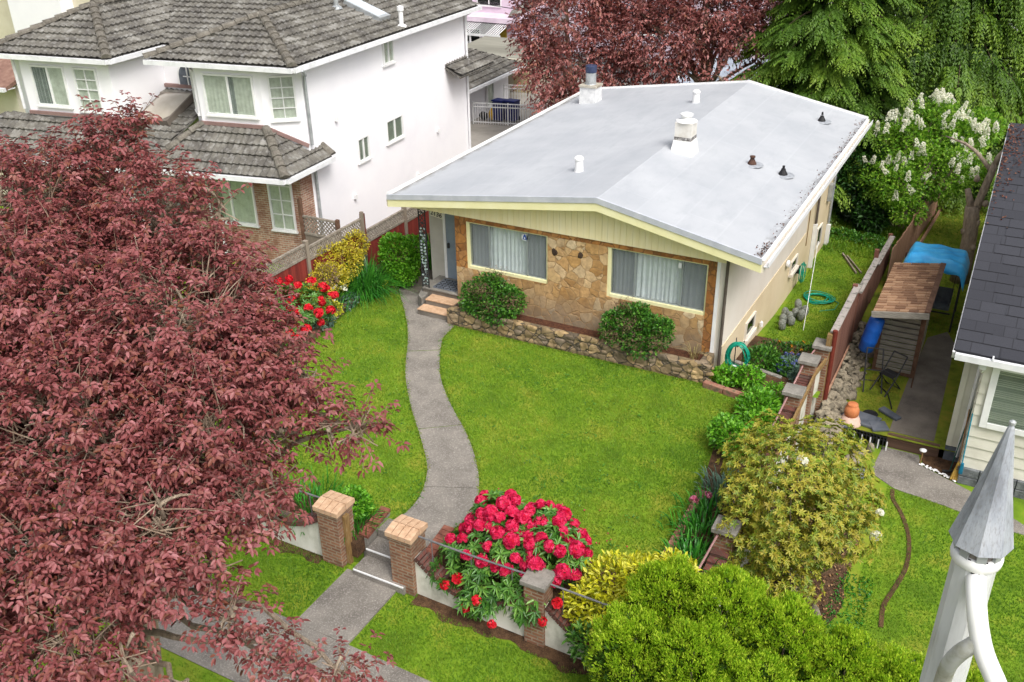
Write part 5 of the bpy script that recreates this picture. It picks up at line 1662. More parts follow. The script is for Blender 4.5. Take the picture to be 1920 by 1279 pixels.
for j in range(NY):
    for i in range(NX): fs.append((j * (NX + 1) + i, j * (NX + 1) + i + 1, (j + 1) * (NX + 1) + i + 1, (j + 1) * (NX + 1) + i))
o = MB().add(vs, fs).build('tarpaulin', M['tarp'], gs, smooth=True, recalc=False)
md = o.modifiers.new('thickness', 'SOLIDIFY'); md.thickness = .01
# pond corner: pot, slabs, wire border
pt = thing('clay_pot', (-2.1, 20.95, -1.2), 'upturned terracotta pot on a pale rim beside the wire border', 'pot')
MB().lathe((-2.1, 20.95, -1.0), [(.14, 0), (.17, .06), (.175, .14), (.165, .2), (.13, .27), (.12, .28), (.13, .31), (.12, .33), (.1, .335)], 22).build('pot_body', M['terracotta'], pt, smooth=True)
MB().lathe((-2.1, 20.95, -1.22), [(.27, 0), (.26, .05), (.18, .22), (.15, .225)], 22).build('pale_stand', surf('pale_pink_stone', ['c9a795', 'd8bdae'], 5, .8, .1, 30), pt, smooth=True)
mb = MB()
for (x, y, a, s) in ((-2.38, 21.1, .3, (.5, .4)), (-1.78, 21.15, -.2, (.62, .5)), (-1.45, 21.0, .5, (.4, .35)), (-1.3, 21.7, 1.0, (.2, .55)), (-2.25, 20.72, .1, (.5, .22))):
    mb.box((x, y, -1.15), (s[0], s[1], .07), rz=a, rx=.05)
tag(mb.build('slate_slabs', M['slate'], loc=(-1.9, 21, -1.2), bevel=.02), 'loose blue grey slate slabs around the clay pot', 'slabs')
mb = MB().lathe((-1.72, 21.45, -1.14), [(.17, 0), (.18, .02), (.14, .03), (.12, .02)], 20)
tag(mb.build('plant_saucer', M['black'], loc=(-1.72, 21.45, -1.14), smooth=True), 'round black plant saucer lying on the slate slabs', 'saucer')
wb = thing('wire_border', (-1.8, 20.7, -1.45), 'low black hooped wire border fence in front of the clay pot', 'border fence')
mb = MB(); k = 17
for i in range(k):
    s = (i + .5) / k; x = -2.5 + 1.32 * s; y = 20.72 - .16 * s; r_ = .034
    mb.tube([(x - r_, y, -1.5), (x - r_, y, -1.2)] + [(x - r_ * math.cos(a), y, -1.2 + r_ * 1.4 * math.sin(a)) for a in (.5, 1.1, 1.57, 2.0, 2.6)] + [(x + r_, y, -1.2), (x + r_, y, -1.5)], .0075, 5)
for z in (-1.42, -1.24): mb.tube([(-2.52, 20.72, z), (-1.16, 20.56, z)], .007, 5)
mb.build('hoops', M['iron'], wb)
mb = MB(); 
for i in range(8): mb.tube([(-2.5 + i * .19, 20.73 - i * .023, -1.5), (-2.5 + i * .19, 20.73 - i * .023, -1.26)], .02, 6)
mb.build('white_pegs', M['whiteiron'], wb)
for i, (x, y, r3, lab) in enumerate(((-1.72, 20.15, (.2, .15, .14), 'pale round boulder in front of the wire border'), (-1.78, 19.72, (.24, .17, .12), 'mossy flat boulder beside the neighbour path'), (-1.55, 19.3, (.26, .2, .12), 'dark blue grey boulder at the lawn end of the neighbour path'), (-2.5, 20.3, (.26, .18, .2), 'lichen grey boulder left of the wire border'), (-1.5, 20.35, (.1, .12, .18), 'small upright grey stone by the end of the wire border'), (-1.42, 14.2, (.13, .3, .24), 'tall pale rock leaning under the big yellow green shrub'))):
    tag(MB().rock((x, y, -1.42), r3, 60 + i, i * .7, sub=3).build('garden_boulder', M['rock'] if i != 2 else M['slate'], loc=(x, y, -1.5), smooth=True), lab, 'boulder', 'boulders round the neighbour garden')
mb = MB(); rg = random.Random(31)
for i in range(40):
    mb.rock((-.35 + .8 * i / 40 + rg.uniform(-.03, .03), 20.33 - .36 * i / 40 + rg.uniform(-.05, .03), -1.46), (.03, .028, .02), 300 + i, sub=1)
tag(mb.build('white_pebbles', M['white'], loc=(0, 20.1, -1.5)), 'row of small white pebbles edging the bed by the cream house', 'pebbles', kind='stuff')
sl = thing('path_light', (-.38, 20.33, -1.5), 'white disc topped garden light on a short stake by the path', 'garden light')
MB().tube([(-.38, 20.33, -1.5), (-.37, 20.33, -1.12)], .018, 8).build('stake', M['postwood'], sl)
MB().lathe((-.37, 20.33, -1.13), [(.03, 0), (.075, .02), (.08, .04), (.03, .06)], 16).build('lamp_head', M['white'], sl, smooth=True)
br = thing('straw_broom', (.42, 20.1, -1.5), 'straw broom with wooden handle leaning on the cream house', 'broom')
MB().tube([(.40, 20.08, -1.1), (.36, 20.62, .05)], .014, 8).build('handle', surf('pale_handle', ['8b6a4c', 'a5805e'], 5, .7, 0), br)
vs, fs = [], []
rg = random.Random(8)
mb = MB()
for i in range(90):
    a = rg.uniform(-1, 1); b = rg.uniform(-1, 1)
    mb.tube([(.40 + a * .02, 20.08 + b * .012, -1.02), (.41 + a * .12, 20.0 + b * .045, -1.46 + .03 * rg.random())], .006, 4)
mb.build('bristles', surf('straw', ['8a6a2c', 'a88842', 'b8994f'], 8, .9, .2, 30), br)
rk = thing('green_rake', (.30, 20.3, -1.5), 'dark green handled rake leaning in the corner of the cream house', 'rake')
MB().tube([(.26, 20.25, -1.45), (.43, 20.68, .35)], .014, 8).build('handle', surf('green_handle', ['16423a', '1d5348'], 5, .5, 0), rk)
mb = MB(); mb.box((.26, 20.24, -1.42), (.3, .03, .03), rz=.3)
for i in range(9): mb.tube([(.13 + i * .033, 20.2 + i * .01, -1.42), (.13 + i * .033, 20.14 + i * .01, -1.49)], .005, 4)
mb.build('tines', M['iron'], rk)
mp_ = thing('teal_mop', (.50, 20.02, -1.5), 'teal mop with a blue head leaning beside the straw broom', 'mop')
MB().tube([(.47, 19.99, -1.2), (.43, 20.03, .28)], .014, 8).build('handle', surf('teal_handle', ['137086', '1a849c'], 5, .5, 0), mp_)
MB().box((.475, 19.97, -1.1), (.09, .07, .3), rx=.1, taper=.7).build('head', surf('teal_head', ['0f5f7c', '167a98'], 5, .6, .2, 30), mp_, bevel=.02)
kerb_line('edging_trench', [(-.78, 19.05), (-.72, 18.7), (-.46, 18.2), (-.22, 17.46), (-.14, 16.58), (-.25, 15.8), (-.36, 15.2), (-.31, 14.6)], .09, -1.478, M['soil'], 'dark winding trench cut between shrub bed and neighbour lawn', z0=-1.55)

# ------------------------------------------------------------------ hoses, sticks, woolly plants at the side of the bungalow
hs = thing('hose_stand', (-4.72, 19.95, 0), 'green garden hose hanging in loops on a stake at the house corner', 'hose')
rg = random.Random(6)
mb = MB()
for k in range(11):
    a, b = rg.uniform(.19, .27), rg.uniform(.30, .41); ox, oz, oy = rg.uniform(-.03, .03), rg.uniform(-.03, .02), rg.uniform(-.07, .07)
    tl = rg.uniform(-.18, .18)
    mb.tube([(-4.72 + ox + a * math.cos(t) + tl * .2 * math.sin(t), 19.86 + oy + .06 * math.sin(t + k), .46 + (.42 - b) + oz + b * math.sin(t)) for t in np.linspace(0, 2 * math.pi, 30)], .0125, 7)
mb.tube([(-4.72, 19.8, .08), (-4.62, 19.65, .04), (-4.72, 19.5, .04), (-4.85, 19.35, .05)], .0125, 7)
mb.build('hose_loops', M['hose'], hs, smooth=True)
mb = MB(); mb.tube([(-4.8, 19.92, 0), (-4.8, 19.92, .98)], .012, 6); mb.tube([(-4.62, 19.95, 0), (-4.62, 19.95, .92)], .01, 6); mb.tube([(-4.8, 19.92, .8), (-4.72, 19.75, .83), (-4.72, 19.72, .88)], .012, 6)
mb.build('stake', M['iron'], hs)
tag(MB().rock((-4.78, 19.85, .13), (.13, .1, .16), 17, .3, sub=2).build('white_rag', surf('white_plastic', ['d5d6d8', 'e4e4e6'], 4, .6, .2, 20), loc=(-4.78, 19.85, 0)), 'crumpled white plastic bag inside the hanging green hose', 'bag')
h2 = thing('coiled_hose', (-4.25, 27.3, -.95), 'green garden hose coiled flat on the side lawn', 'hose')
mb = MB()
for k in range(10):
    a, b = rg.uniform(.26, .46), rg.uniform(.22, .4); ox, oy = rg.uniform(-.06, .06), rg.uniform(-.05, .05)
    mb.tube([(-4.2 + ox + a * math.cos(t), 27.0 + oy + b * math.sin(t), z_side(-4, 27) + .04 + .015 * (k % 4) + .02 * math.sin(2 * t + k)) for t in np.linspace(0, 2 * math.pi, 30)], .0125, 7)
mb.tube([(-3.9, 27.2, z_side(0, 27) + .03), (-3.6, 27.0, z_side(0, 27) + .02), (-3.62, 26.5, z_side(0, 27) + .02), (-4.0, 26.2, z_side(0, 27) + .02)], .0125, 7)
mb.build('hose_coil', M['hose'], h2, smooth=True)
h3 = thing('wall_hose', (-4.95, 27.4, -.6), 'green garden hose hanging on the side wall of the bungalow', 'hose')
mb = MB()
for k in range(8):
    a, b = rg.uniform(.16, .24), rg.uniform(.24, .34)
    mb.tube([(-4.9 + .05 * (k % 3), 27.5 + a * math.cos(t), -.38 + b * math.sin(t)) for t in np.linspace(0, 2 * math.pi, 26)], .0125, 7)
mb.build('hose_coil', M['hose'], h3, smooth=True)
MB().box((-5.0, 27.5, -.3), (.12, .2, .2)).build('bracket', M['iron'], h3)
tag(MB().tube([(-4.1, 24.6, z_side(0, 24.6)), (-4.75, 28.9, .15)], .010, 6).build('white_pole', M['whiteiron'], loc=(-4.3, 25, -1)), 'thin white pole leaning across the side bed', 'pole')
tag(MB().box((-3.9, 30.2, z_side(0, 30) + .05), (.05, 1.6, .06), rz=.45).box((-3.75, 30.2, z_side(0, 30) + .04), (.04, 1.4, .05), rz=.5).build('loose_sticks', M['greyboard'], loc=(-3.9, 30.2, -1)), 'pair of grey sticks lying on the side lawn', 'sticks')
woolm = surf('woolly_grey', ['5f635c', '83877f', '9a9d95'], 26, .95, 1.0, 60, dist=.03)
proto = None
for i, (x, y, h) in enumerate(((-4.62, 24.3, .3), (-4.7, 24.7, .34), (-4.6, 25.0, .32), (-4.75, 25.15, .38), (-4.55, 25.45, .3), (-4.5, 24.75, .26), (-4.35, 25.3, .34), (-4.52, 25.85, .4), (-4.32, 25.7, .3))):
    mb = MB().lathe((0, 0, 0), [(.06, 0), (.1, .06), (.105, .2), (.095, .27), (.06, .32), (.01, .335)], 14)
    if proto is None:
        proto = mb.build('woolly_plant', woolm, loc=(x, y, z_side(x, y)), smooth=True); c = proto
        c.data.transform(Matrix.Translation((x, y, z_side(x, y))))
    else:
        c = proto.copy(); col.objects.link(c)
    c.location = (x, y, z_side(x, y) + .02); c.scale = (1, 1, h / .33); c.rotation_euler = (random.uniform(-.15, .15), random.uniform(-.15, .15), i)
    tag(c, 'woolly grey column plant in the cluster along the side wall', 'plant', 'woolly grey plants by the side wall')

# ------------------------------------------------------------------ white street lamp in the near right corner
lp = thing('street_lamp', (.2, 3.3, -.8), 'white street lamp post with a pointed grey finial in the near right corner', 'street lamp')
AX = Vector((.2, 3.3, 0))
MB().tube([AX + Vector((0, 0, -.8)), AX + Vector((0, 0, 2)), AX + Vector((0, 0, 9.06))], [.17, .11, .079], 10).build('post', surf('lamp_white', ['a5a59e', 'c3c5c5', 'cfd1d2', 'd6d7d8'], 4, .5, .12, 30, vscale=(3, 3, .5)), lp)
MB().lathe(AX + Vector((0, 0, 9.03)), [(.082, 0), (.091, .01), (.094, .03), (.091, .05), (.082, .055)], 24).build('collar', M['white'], lp, smooth=True)
mb = MB()
for i in range(8):
    a = i * math.pi / 4 + .2; mb.box(AX + Vector((.08 * math.cos(a), .08 * math.sin(a), 9.115)), (.012, .035, .07), rz=a)
MB().lathe(AX + Vector((0, 0, 9.08)), [(.074, 0), (.074, .08)], 20).build('neck', surf('dark_neck', ['5b5552', '77706c', '908a86'], 14, .7, .2, 30), lp)
mb.build('slot_posts', M['galv'], lp)
mb = MB().lathe(AX + Vector((0, 0, 9.13)), [(.113, 0), (.110, .012), (.060, .24), (.012, .50), (.006, .515)], 8)
mb.build('finial', surf('finial_grey', ['82868f', '9a9fa9', 'a8acb5', 'b0b4bb'], 5, .5, .2, 40, spec=.35, vscale=(3, 3, .6), speck=('6f6a66', 60, .5)), lp)
MB().lathe(AX + Vector((0, 0, 9.64)), [(.004, 0), (.012, .006), (.012, .016), (.004, .022)], 10).build('finial_ball', M['galv'], lp)
arm = [(.212, 3.25, 9.0), (.222, 3.18, 8.985), (.24, 3.13, 8.93), (.265, 3.10, 8.86), (.30, 3.07, 8.79), (.36, 3.03, 8.71), (.42, 2.98, 8.63), (.50, 2.85, 8.53), (.6, 2.55, 8.42), (.66, 2.25, 8.36)]
def sm3(P, k=5):
    out = []; n = len(P)
    for i in range(n - 1):
        p0, p1, p2, p3 = (Vector(P[max(0, min(n - 1, j))]) for j in (i - 1, i, i + 1, i + 2))
        for q in range(k):
            t = q / k; out.append(.5 * ((2 * p1) + (p2 - p0) * t + (2 * p0 - 5 * p1 + 4 * p2 - p3) * t * t + (3 * p1 - p0 - 3 * p2 + p3) * t ** 3))
    return out + [Vector(P[-1])]
MB().tube(sm3(arm), .0365, 16).build('arm', M['white'], lp, smooth=True)
MB().tube(sm3([(.275, 3.09, 8.845), (.25, 3.09, 8.80), (.225, 3.10, 8.75), (.205, 3.13, 8.67), (.197, 3.17, 8.58), (.195, 3.2, 8.46), (.195, 3.24, 8.3)]), .031, 16).build('brace', surf('mossy_white', ['6d6b55', 'a8a79a', 'c5c6c4', 'cdcecf'], 5, .6, .2, 20), lp, smooth=True)
MB().lathe((.66, 2.22, 7.98), [(.02, 0), (.08, .03), (.12, .12), (.13, .2), (.15, .21), (.10, .29), (.045, .33), (.04, .40)], 20).build('lantern', M['white'], lp, smooth=True)

mb = MB(); rg = random.Random(12)
for i in range(14):
    a = rg.uniform(-1.9, -1.1); z = 9.0 + rg.uniform(.03, .09); r_ = .083
    mb.box(AX + Vector((r_ * math.cos(a), r_ * math.sin(a), z)), (.004, .004 + .012 * rg.random(), .003 + .006 * rg.random()), rz=a)
mb.build('paint_chips', M['black'], lp)
# ------------------------------------------------------------------ foliage materials
LM = {
 'plum': leafmat('plum_leaf', ['47281d', '602f2b', '753b39', '8a4b4b', '9e6062', '7a4832', 'b07478', '7a5a34'], .48, .34, .34),
 'plumfar': leafmat('plum_leaf_far', ['502a24', '6d3a34', '884c48', 'a06460', 'b58380', '85543f', 'a06c62'], .5, .32),
 'green': leafmat('bright_green_leaf', ['457a16', '5a9820', '70ae2c', '8cc43c'], .4, .4),
 'deepgreen': leafmat('deep_green_leaf', ['1d3d12', '2d571a', '3d6d20', '548a2b'], .4, .25),
 'boxgreen': leafmat('clipped_leaf', ['27501a', '38691f', '4c8228', '699a36'], .4, .3),
 'dry': leafmat('dead_twig_leaf', ['5a4636', '775f4a', '8f7660'], .8, .1),
 'gold': leafmat('variegated_leaf', ['8d8a1e', 'b3a625', 'cdbb30', 'd9cb55', '7c7f22'], .45, .3),
 'lime': leafmat('golden_leaf', ['a3a81a', 'c9c925', 'dedb3a', 'e6e262', '93a52a'], .4, .4),
 'rhodo': leafmat('rhododendron_leaf', ['2d551f', '44752c', '5d8d36', '7fa546'], .35, .25, .5),
 'yrhodo': leafmat('bronze_rhododendron_leaf', ['4f6e1e', '6c8228', '8a962e', 'a8a238', '9a8c32', '678a2c'], .45, .3, .4),
 'strap': leafmat('strap_leaf', ['20551a', '2f7222', '418a2a', '5ba236'], .35, .3),
 'blueleaf': leafmat('blue_grey_leaf', ['4a6656', '5d7c69', '739280'], .5, .2),
 'cedar': leafmat('golden_cedar_spray', ['5f8a18', '82aa20', '9fc02a', 'b6ce38', 'c8d64e'], .5, .45),
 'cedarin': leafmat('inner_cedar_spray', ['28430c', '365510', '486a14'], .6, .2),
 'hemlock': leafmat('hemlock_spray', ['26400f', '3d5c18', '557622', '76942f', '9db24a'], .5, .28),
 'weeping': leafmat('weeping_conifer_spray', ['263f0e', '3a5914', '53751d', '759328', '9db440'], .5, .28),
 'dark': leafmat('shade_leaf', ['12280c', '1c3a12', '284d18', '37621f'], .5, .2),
 'lilac': leafmat('lilac_leaf', ['4c7c1e', '699a28', '86b236', 'a4c84c'], .4, .45),
 'white': leafmat('white_petal', ['e8e7d0', 'f2f1e2', 'f8f8f0'], .5, .5),
 'red': leafmat('red_petal', ['b80a1a', 'd01626', 'e02236', 'e83648'], .5, .35),
 'crimson': leafmat('crimson_petal', ['cc1048', 'dc1c58', 'e83268', 'f04e82', 'dc1a38'], .5, .5),
 'pinkp': leafmat('pink_petal', ['c85078', 'd97a98', 'e39ab2'], .5, .3),
 'bluep': leafmat('blue_petal', ['4a5590', '5f6aa8', '7882b8'], .5, .3),
 'grass': leafmat('grass_blade', ['426516', '56801b', '6e9322', '8a9d2e', 'a49c44'], .5, .4, .3),
 'palegrass': leafmat('dry_grass_blade', ['7d7346', '988c5a', 'ada270'], .7, .2),
}
UP = np.array([0, 0, 1.])

def shrub_leaves(rng, blobs, n, shell, L, upness=.35, rnd_=.7, zmin=None):
    P, O = blob_points(rng, blobs, n, shell, zmin)
    D = nz(O * .7 + rdir(rng, n) * rnd_ + UP * upness)
    N = nz(UP * .8 + O * .5 + rdir(rng, n) * .45)
    return P, D, N, L * (.7 + .6 * rng.random(n))

def stems_mesh(name, base, tips, mat, parent, r=.02, rng=None, kink=.1):
    mb = MB()
    for t in tips:
        t = np.array(t); b = np.array(base) + rng.normal(size=3) * np.array([.06, .06, 0])
        m = b * .45 + t * .55 + rng.normal(size=3) * kink; m[2] = b[2] + (t[2] - b[2]) * .5
        mb.tube([b, (b + m) / 2 + rng.normal(size=3) * kink * .3, m, (m + t) / 2 + rng.normal(size=3) * kink * .3, t], [r, r * .8, r * .6, r * .4, r * .2], 6)
    return mb.build(name, mat, parent, recalc=False)

def shrub(name, base, label, blobs, n, L, W, mat, seed, cat='shrub', shell=.5, group=None, upness=.35, stems=9, near=False, whorl=0, stem_r=.018, zmin=None, droop=.15, fill=.35):
    rng = np.random.default_rng(seed)
    e = empty(name, base, label, cat, group)
    B = np.array(blobs, float)
    if whorl:
        k = n // whorl
        P, O = blob_points(rng, blobs, k, shell, zmin)
        A = nz(O + UP * .55 + rdir(rng, k) * .35)
        S = nz(np.cross(A, rdir(rng, k))); T = np.cross(A, S)
        Ps, Ds, Ns = [], [], []
        for j in range(whorl):
            a = 2 * math.pi * j / whorl + rng.random(k) * .5
            rad = S * np.cos(a)[:, None] + T * np.sin(a)[:, None]
            Ds.append(nz(rad + A * (.15 + .5 * rng.random(k))[:, None])); Ns.append(nz(A - rad * .2)); Ps.append(P + rad * .008)
        P, D, N = np.concatenate(Ps), np.concatenate(Ds), np.concatenate(Ns)
        LL = L * (.75 + .5 * rng.random(len(P)))
        rnd = np.tile(rng.random(k), whorl) * .6 + rng.random(len(P)) * .4
    else:
        P, D, N, LL = shrub_leaves(rng, blobs, n, shell, L, upness, .7, zmin); rnd = rng.random(n)
    f = leaves('foliage', P, D, N, LL, LL * (W / L), mat, e, rnd=rnd, near=near, droop=droop)
    ii = rng.choice(len(B), stems, p=(B[:, 3] ** 2) / (B[:, 3] ** 2).sum())
    tips = B[ii, :3] + rdir(rng, stems) * B[ii, 3:6] * .7
    tips[:, 2] = np.maximum(tips[:, 2], base[2] + .1)
    stems_mesh('stems', base, tips, M['bark'], e, stem_r, rng)
    return e

def flower_protos(rng, mat, r, k, n=70, cone=False, name='flower'):
    """k different flower heads as meshes (petal balls, or upright cones)"""
    out = []
    for i in range(k):
        if cone:
            t = rng.random(n); a = rng.random(n) * 6.283
            rr = r * (1 - t) * .5 + .012
            P = np.stack([rr * np.cos(a), rr * np.sin(a), t * r * 3.2], 1); O = nz(np.stack([np.cos(a), np.sin(a), .5 + 0 * a], 1))
        else:
            O = rdir(rng, n); O[:, 2] = np.abs(O[:, 2]) - .35; O = nz(O); P = O * r * (.72 + .22 * rng.random(n))[:, None]
        if cone: D = nz(O + rdir(rng, n) * .8); N = nz(O + rdir(rng, n) * .5)
        else: D = nz(np.cross(O, rdir(rng, n)) + O * .35); N = nz(O + rdir(rng, n) * .25); P = P - D * r * .3
        V, F, c = leaf_arrays(P, D, N, r * (.75 if not cone else .6), r * (.75 if not cone else .5), fold=.2, droop=.0)
        o = npmesh(name, V, F, mat, None, None, np.repeat(rng.random(n), c))
        out.append(o)
    return out

def add_flowers(parent, rng, protos, pts, smin=.8, smax=1.2, tilt=.5, name='flower'):
    b = wloc(parent)
    used = set()
    for p in pts:
        i = rng.integers(len(protos))
        if i not in used: o = protos[i]; used.add(i)
        else: o = protos[i].copy(); col.objects.link(o)
        o.parent = parent
        o.location = Vector(p) - b
        s = smin + (smax - smin) * rng.random(); o.scale = (s, s, s)
        o.rotation_euler = (rng.normal() * tilt, rng.normal() * tilt, rng.random() * 6.28)
    for i, o in enumerate(protos):
        if i not in used: bpy.data.objects.remove(o)

def spread(rng, blobs, n, mind, zmin, face=None, sh=.97):
    """n points on the outside of the blobs, at least mind apart"""
    out = []
    P, O = blob_points(rng, blobs, n * 60, sh)
    for p, o in zip(P, O):
        if p[2] < zmin(p) if callable(zmin) else p[2] < zmin: continue
        if face is not None and o @ face < -.15 + .25 * rng.random(): continue
        if all(np.linalg.norm(p - q) > mind for q in out): out.append(p)
        if len(out) >= n: break
    return out

# ------------------------------------------------------------------ grass
def grass(name, x0, x1, y0, y1, dens, zf, inside, outside, label, seed, h=.04, w=.008, parent=None):
    rng = np.random.default_rng(seed)
    n = int((x1 - x0) * (y1 - y0) * dens)
    x = x0 + (x1 - x0) * rng.random(n); y = y0 + (y1 - y0) * rng.random(n)
    ok = np.ones(n, bool)
    if inside: ok &= inpoly(x, y, inside)
    for p in outside: ok &= ~inpoly(x, y, p)
    x, y = x[ok], y[ok]; n = len(x)
    z = np.array([zf(a, b) for a, b in zip(x, y)]) if callable(zf) else np.full(n, zf)
    a = rng.random(n) * 6.283
    lean = .35 + .5 * rng.random(n)
    D = np.stack([np.cos(a) * lean, np.sin(a) * lean, np.ones(n)], 1)
    S = np.stack([-np.sin(a), np.cos(a), 0 * a], 1)
    hh = h * (.6 + .7 * rng.random(n))[:, None]
    P = np.stack([x, y, z], 1)
    ww = w * (.7 + .6 * rng.random(n))[:, None]
    V = np.stack([P - S * ww, P + S * ww, P + D * hh], 1).reshape(-1, 3)
    F = np.arange(n * 3).reshape(-1, 3)
    patch = .5 + .2 * np.sin(x * 1.7 + 1.3 * np.sin(y * 1.1)) * np.cos(y * 1.3 + x * .4) + .13 * np.sin(x * 4.1 + y * 2.7) * np.sin(y * 3.7 - x * 2.2) + .04 * np.sin(x * 9 + 3 * np.sin(y * 7))
    big = np.sin(x * .62 + 1.1 * np.sin(y * .5 + seed)) * np.sin(y * .71 - .4 * x) + .5 * np.sin(x * 2.3 - y * 1.9) * np.sin(y * 2.6 + x)
    rnd = np.clip(.3 + .42 * (patch - .2) + .16 * big + .35 * (rng.random(n) - .4), 0, 1)
    o = npmesh(name, V, F, LM['grass'], None, (x0, y0, 0), np.repeat(rnd, 3))
    return tag(o, label, 'grass', kind='stuff')
pathpoly = SPL + SPR[::-1]
branch = [(-15.0, 20.2), (-14.1, 20.0), (-14.0, 21), (-14.0, 33), (-14.95, 33), (-14.95, 21.5)]
LAWNP = [(-9.0, 11.6), (-14.35, 11.4), (-14.35, 13.8), (-14.66, 15.3), (-14.97, 16.72), (-15.24, 18.69), (-15.2, 19.9), (-14.8, 20.4), (-13.4, 20.0), (-12.3, 19.12), (-5.3, 19.12), (-4.3, 18.78), (-4.35, 16.9), (-4.12, 15.12), (-4.06, 14.66), (-4.04, 13.12), (-4.03, 12.0), (-5.2, 12.3), (-7.3, 12.05), (-7.75, 11.6)]
grass('lawn_grass', -15.4, -4, 11.3, 20.5, 2100, .0, LAWNP, [pathpoly], 'short bright green grass of the front lawn', 1)
grass('verge_grass', -13, -3.6, 9.0, 10.62, 2300, lambda x, y: zs(x), None, [[(-9.27, 8.9), (-8.1, 8.9), (-8.1, 10.6), (-9.27, 10.6)], WALLFOOT], 'short patchy grass of the verge between pavement and garden wall', 2)
grass('boulevard_grass', -14, -3, 4.7, 7.45, 700, lambda x, y: zs(x), None, [], 'grass of the boulevard strip under the purple tree', 3)
grass('side_grass', -4.95, -2.95, 23.2, 32, 900, z_side, None, [], 'mown grass of the narrow side lawn', 4, w=.011)
grass('neighbour_grass', -.9, 4.2, 13, 19.2, 1700, z_nb, None, [[(-1.25, 20.7), (-1.33, 19.5), (-.75, 19.1), (.3, 18.95), (1.5, 18.65), (12, 18.5), (12, 19.2)], [(-3.0, 13.2), (-1.2, 13.4), (-.75, 14.8), (-1.0, 15.6), (-.9, 17), (-1.3, 18.6), (-3.0, 18.8)]], 'short grass of the neighbour front lawn', 5)
grass('neighbour_back_grass', -2.1, -.2, 25.5, 40, 500, -1.2, None, [[(-1.2, 20.98), (-.2, 20.98), (-.28, 26.3), (-.55, 27.0), (-1.0, 26.4), (-1.15, 23.5)]], 'yellowish grass of the neighbour back lawn', 6, w=.012)
grass('tuft_grass', -2.1, -1.2, 21.4, 24.5, 500, -1.2, None, [[(-1.25, 20), (-.2, 20), (-.2, 26), (-1.2, 26)]], 'mossy grass beside the neighbour side path', 7, h=.035)
grass('back_grass', -5.0, -2.8, 31, 36, 500, -1.0, None, [], 'tufts of grass behind the bungalow corner', 8, h=.12, w=.015)

# ------------------------------------------------------------------ strap-leaved clumps
def strap_clump(name, base, label, n, L, mat, seed, cat='plant', arch=.9, rad=.1, w=.022, group=None):
    rng = np.random.default_rng(seed)
    e = empty(name, base, label, cat, group)
    a = rng.random(n) * 6.283; k = 7
    ln = L * (.6 + .5 * rng.random(n)); sp = .25 + .75 * rng.random(n)
    base_ = np.array(base); V = []; rn = rng.random(n)
    d = np.stack([np.cos(a), np.sin(a), 0 * a], 1); s = np.stack([-np.sin(a), np.cos(a), 0 * a], 1)
    P0 = base_ + d * rad * rng.random(n)[:, None] ** .5 * 2 + rng.normal(size=(n, 3)) * np.array([rad, rad, 0]) * .5
    pts = []
    for i in range(k + 1):
        t = i / k
        hor = sp * ln * (.25 * t + .55 * t ** 2.0) * arch
        ver = ln * (t * (1.02 - .12 * sp) - .75 * sp * arch * t ** 2.4)
        c = P0 + d * hor[:, None] + UP * ver[:, None]
        ww = w * (1 - t ** 3) * .5 + .001
        pts += [c - s * ww, c + s * ww]
    V = np.stack(pts, 1).reshape(-1, 3)
    b = np.arange(n)[:, None] * (2 * (k + 1))
    F = np.concatenate([b + np.array([2 * i, 2 * i + 1, 2 * i + 3, 2 * i + 2]) for i in range(k)], 0)
    npmesh('leaves', V, F, mat, e, None, np.repeat(rn, 2 * (k + 1)))
    return e

# ------------------------------------------------------------------ shrubs in the left bed
shrub('round_shrub', (-15.15, 20.9, .05), 'round bright green shrub against the red fence left of the porch', [(-14.98, 20.9, .78, .62, .6, .62), (-14.7, 20.65, .45, .45, .4, .38), (-15.25, 21.0, 1.05, .4, .4, .38), (-14.6, 21.1, 1.0, .42, .42, .42)], 5200, .085, .06, LM['green'], 1, zmin=.08)
strap_clump('fern', (-14.85, 22.3, .05), 'feathery green fern between the round shrub and the porch', 90, 1.25, LM['strap'], 2, rad=.14, w=.05, arch=.6)
strap_clump('daylily_clump', (-15.5, 19.8, .05), 'large clump of arching grassy day lily leaves in the left bed', 760, 1.2, LM['strap'], 3, arch=1.25, rad=.32, w=.02)
vs_ = shrub('variegated_shrub', (-16.0, 18.9, .05), 'yellow variegated shrub spilling over the red lattice fence', [(-16.05, 19.6, .9, .5, .75, .6), (-16.1, 20.3, 1.15, .35, .5, .45), (-15.9, 18.7, .7, .5, .7, .55), (-15.8, 18.1, .5, .45, .5, .45), (-16.25, 19.2, 1.15, .35, .6, .4)], 6400, .07, .042, LM['gold'], 4, zmin=.08)
shrub('bare_shrub', (-16.0, 18.6, .05), 'half bare brown twiggy shrub within the yellow variegated one', [(-15.75, 18.55, .95, .32, .34, .4)], 500, .05, .03, LM['dry'], 5, stems=46, stem_r=.008)
rng = np.random.default_rng(6)
lr_b = [(-15.45, 17.1, .8, .75, .7, .62), (-15.8, 16.7, 1.05, .6, .6, .58), (-15.3, 17.5, .65, .5, .5, .48), (-15.5, 16.4, .55, .6, .5, .48)]
lr = shrub('rhododendron', (-15.6, 16.8, .05), 'rhododendron with bright red flower heads in the left bed beside the purple tree', lr_b, 2600, .12, .038, LM['rhodo'], 6, whorl=7, zmin=.08)
fp = flower_protos(rng, LM['red'], .11, 4, 110)
add_flowers(lr, rng, fp, spread(rng, lr_b, 30, .22, .3, np.array([.45, -.6, .55])))
wf = shrub('white_flower_plant', (-15.55, 18.55, .05), 'small plant with white flowers beside the day lily clump', [(-15.6, 18.6, .3, .28, .3, .28), (-15.7, 18.85, .5, .2, .2, .25)], 500, .07, .045, LM['deepgreen'], 7, cat='plant')
fp = flower_protos(rng, LM['white'], .06, 2, 24)
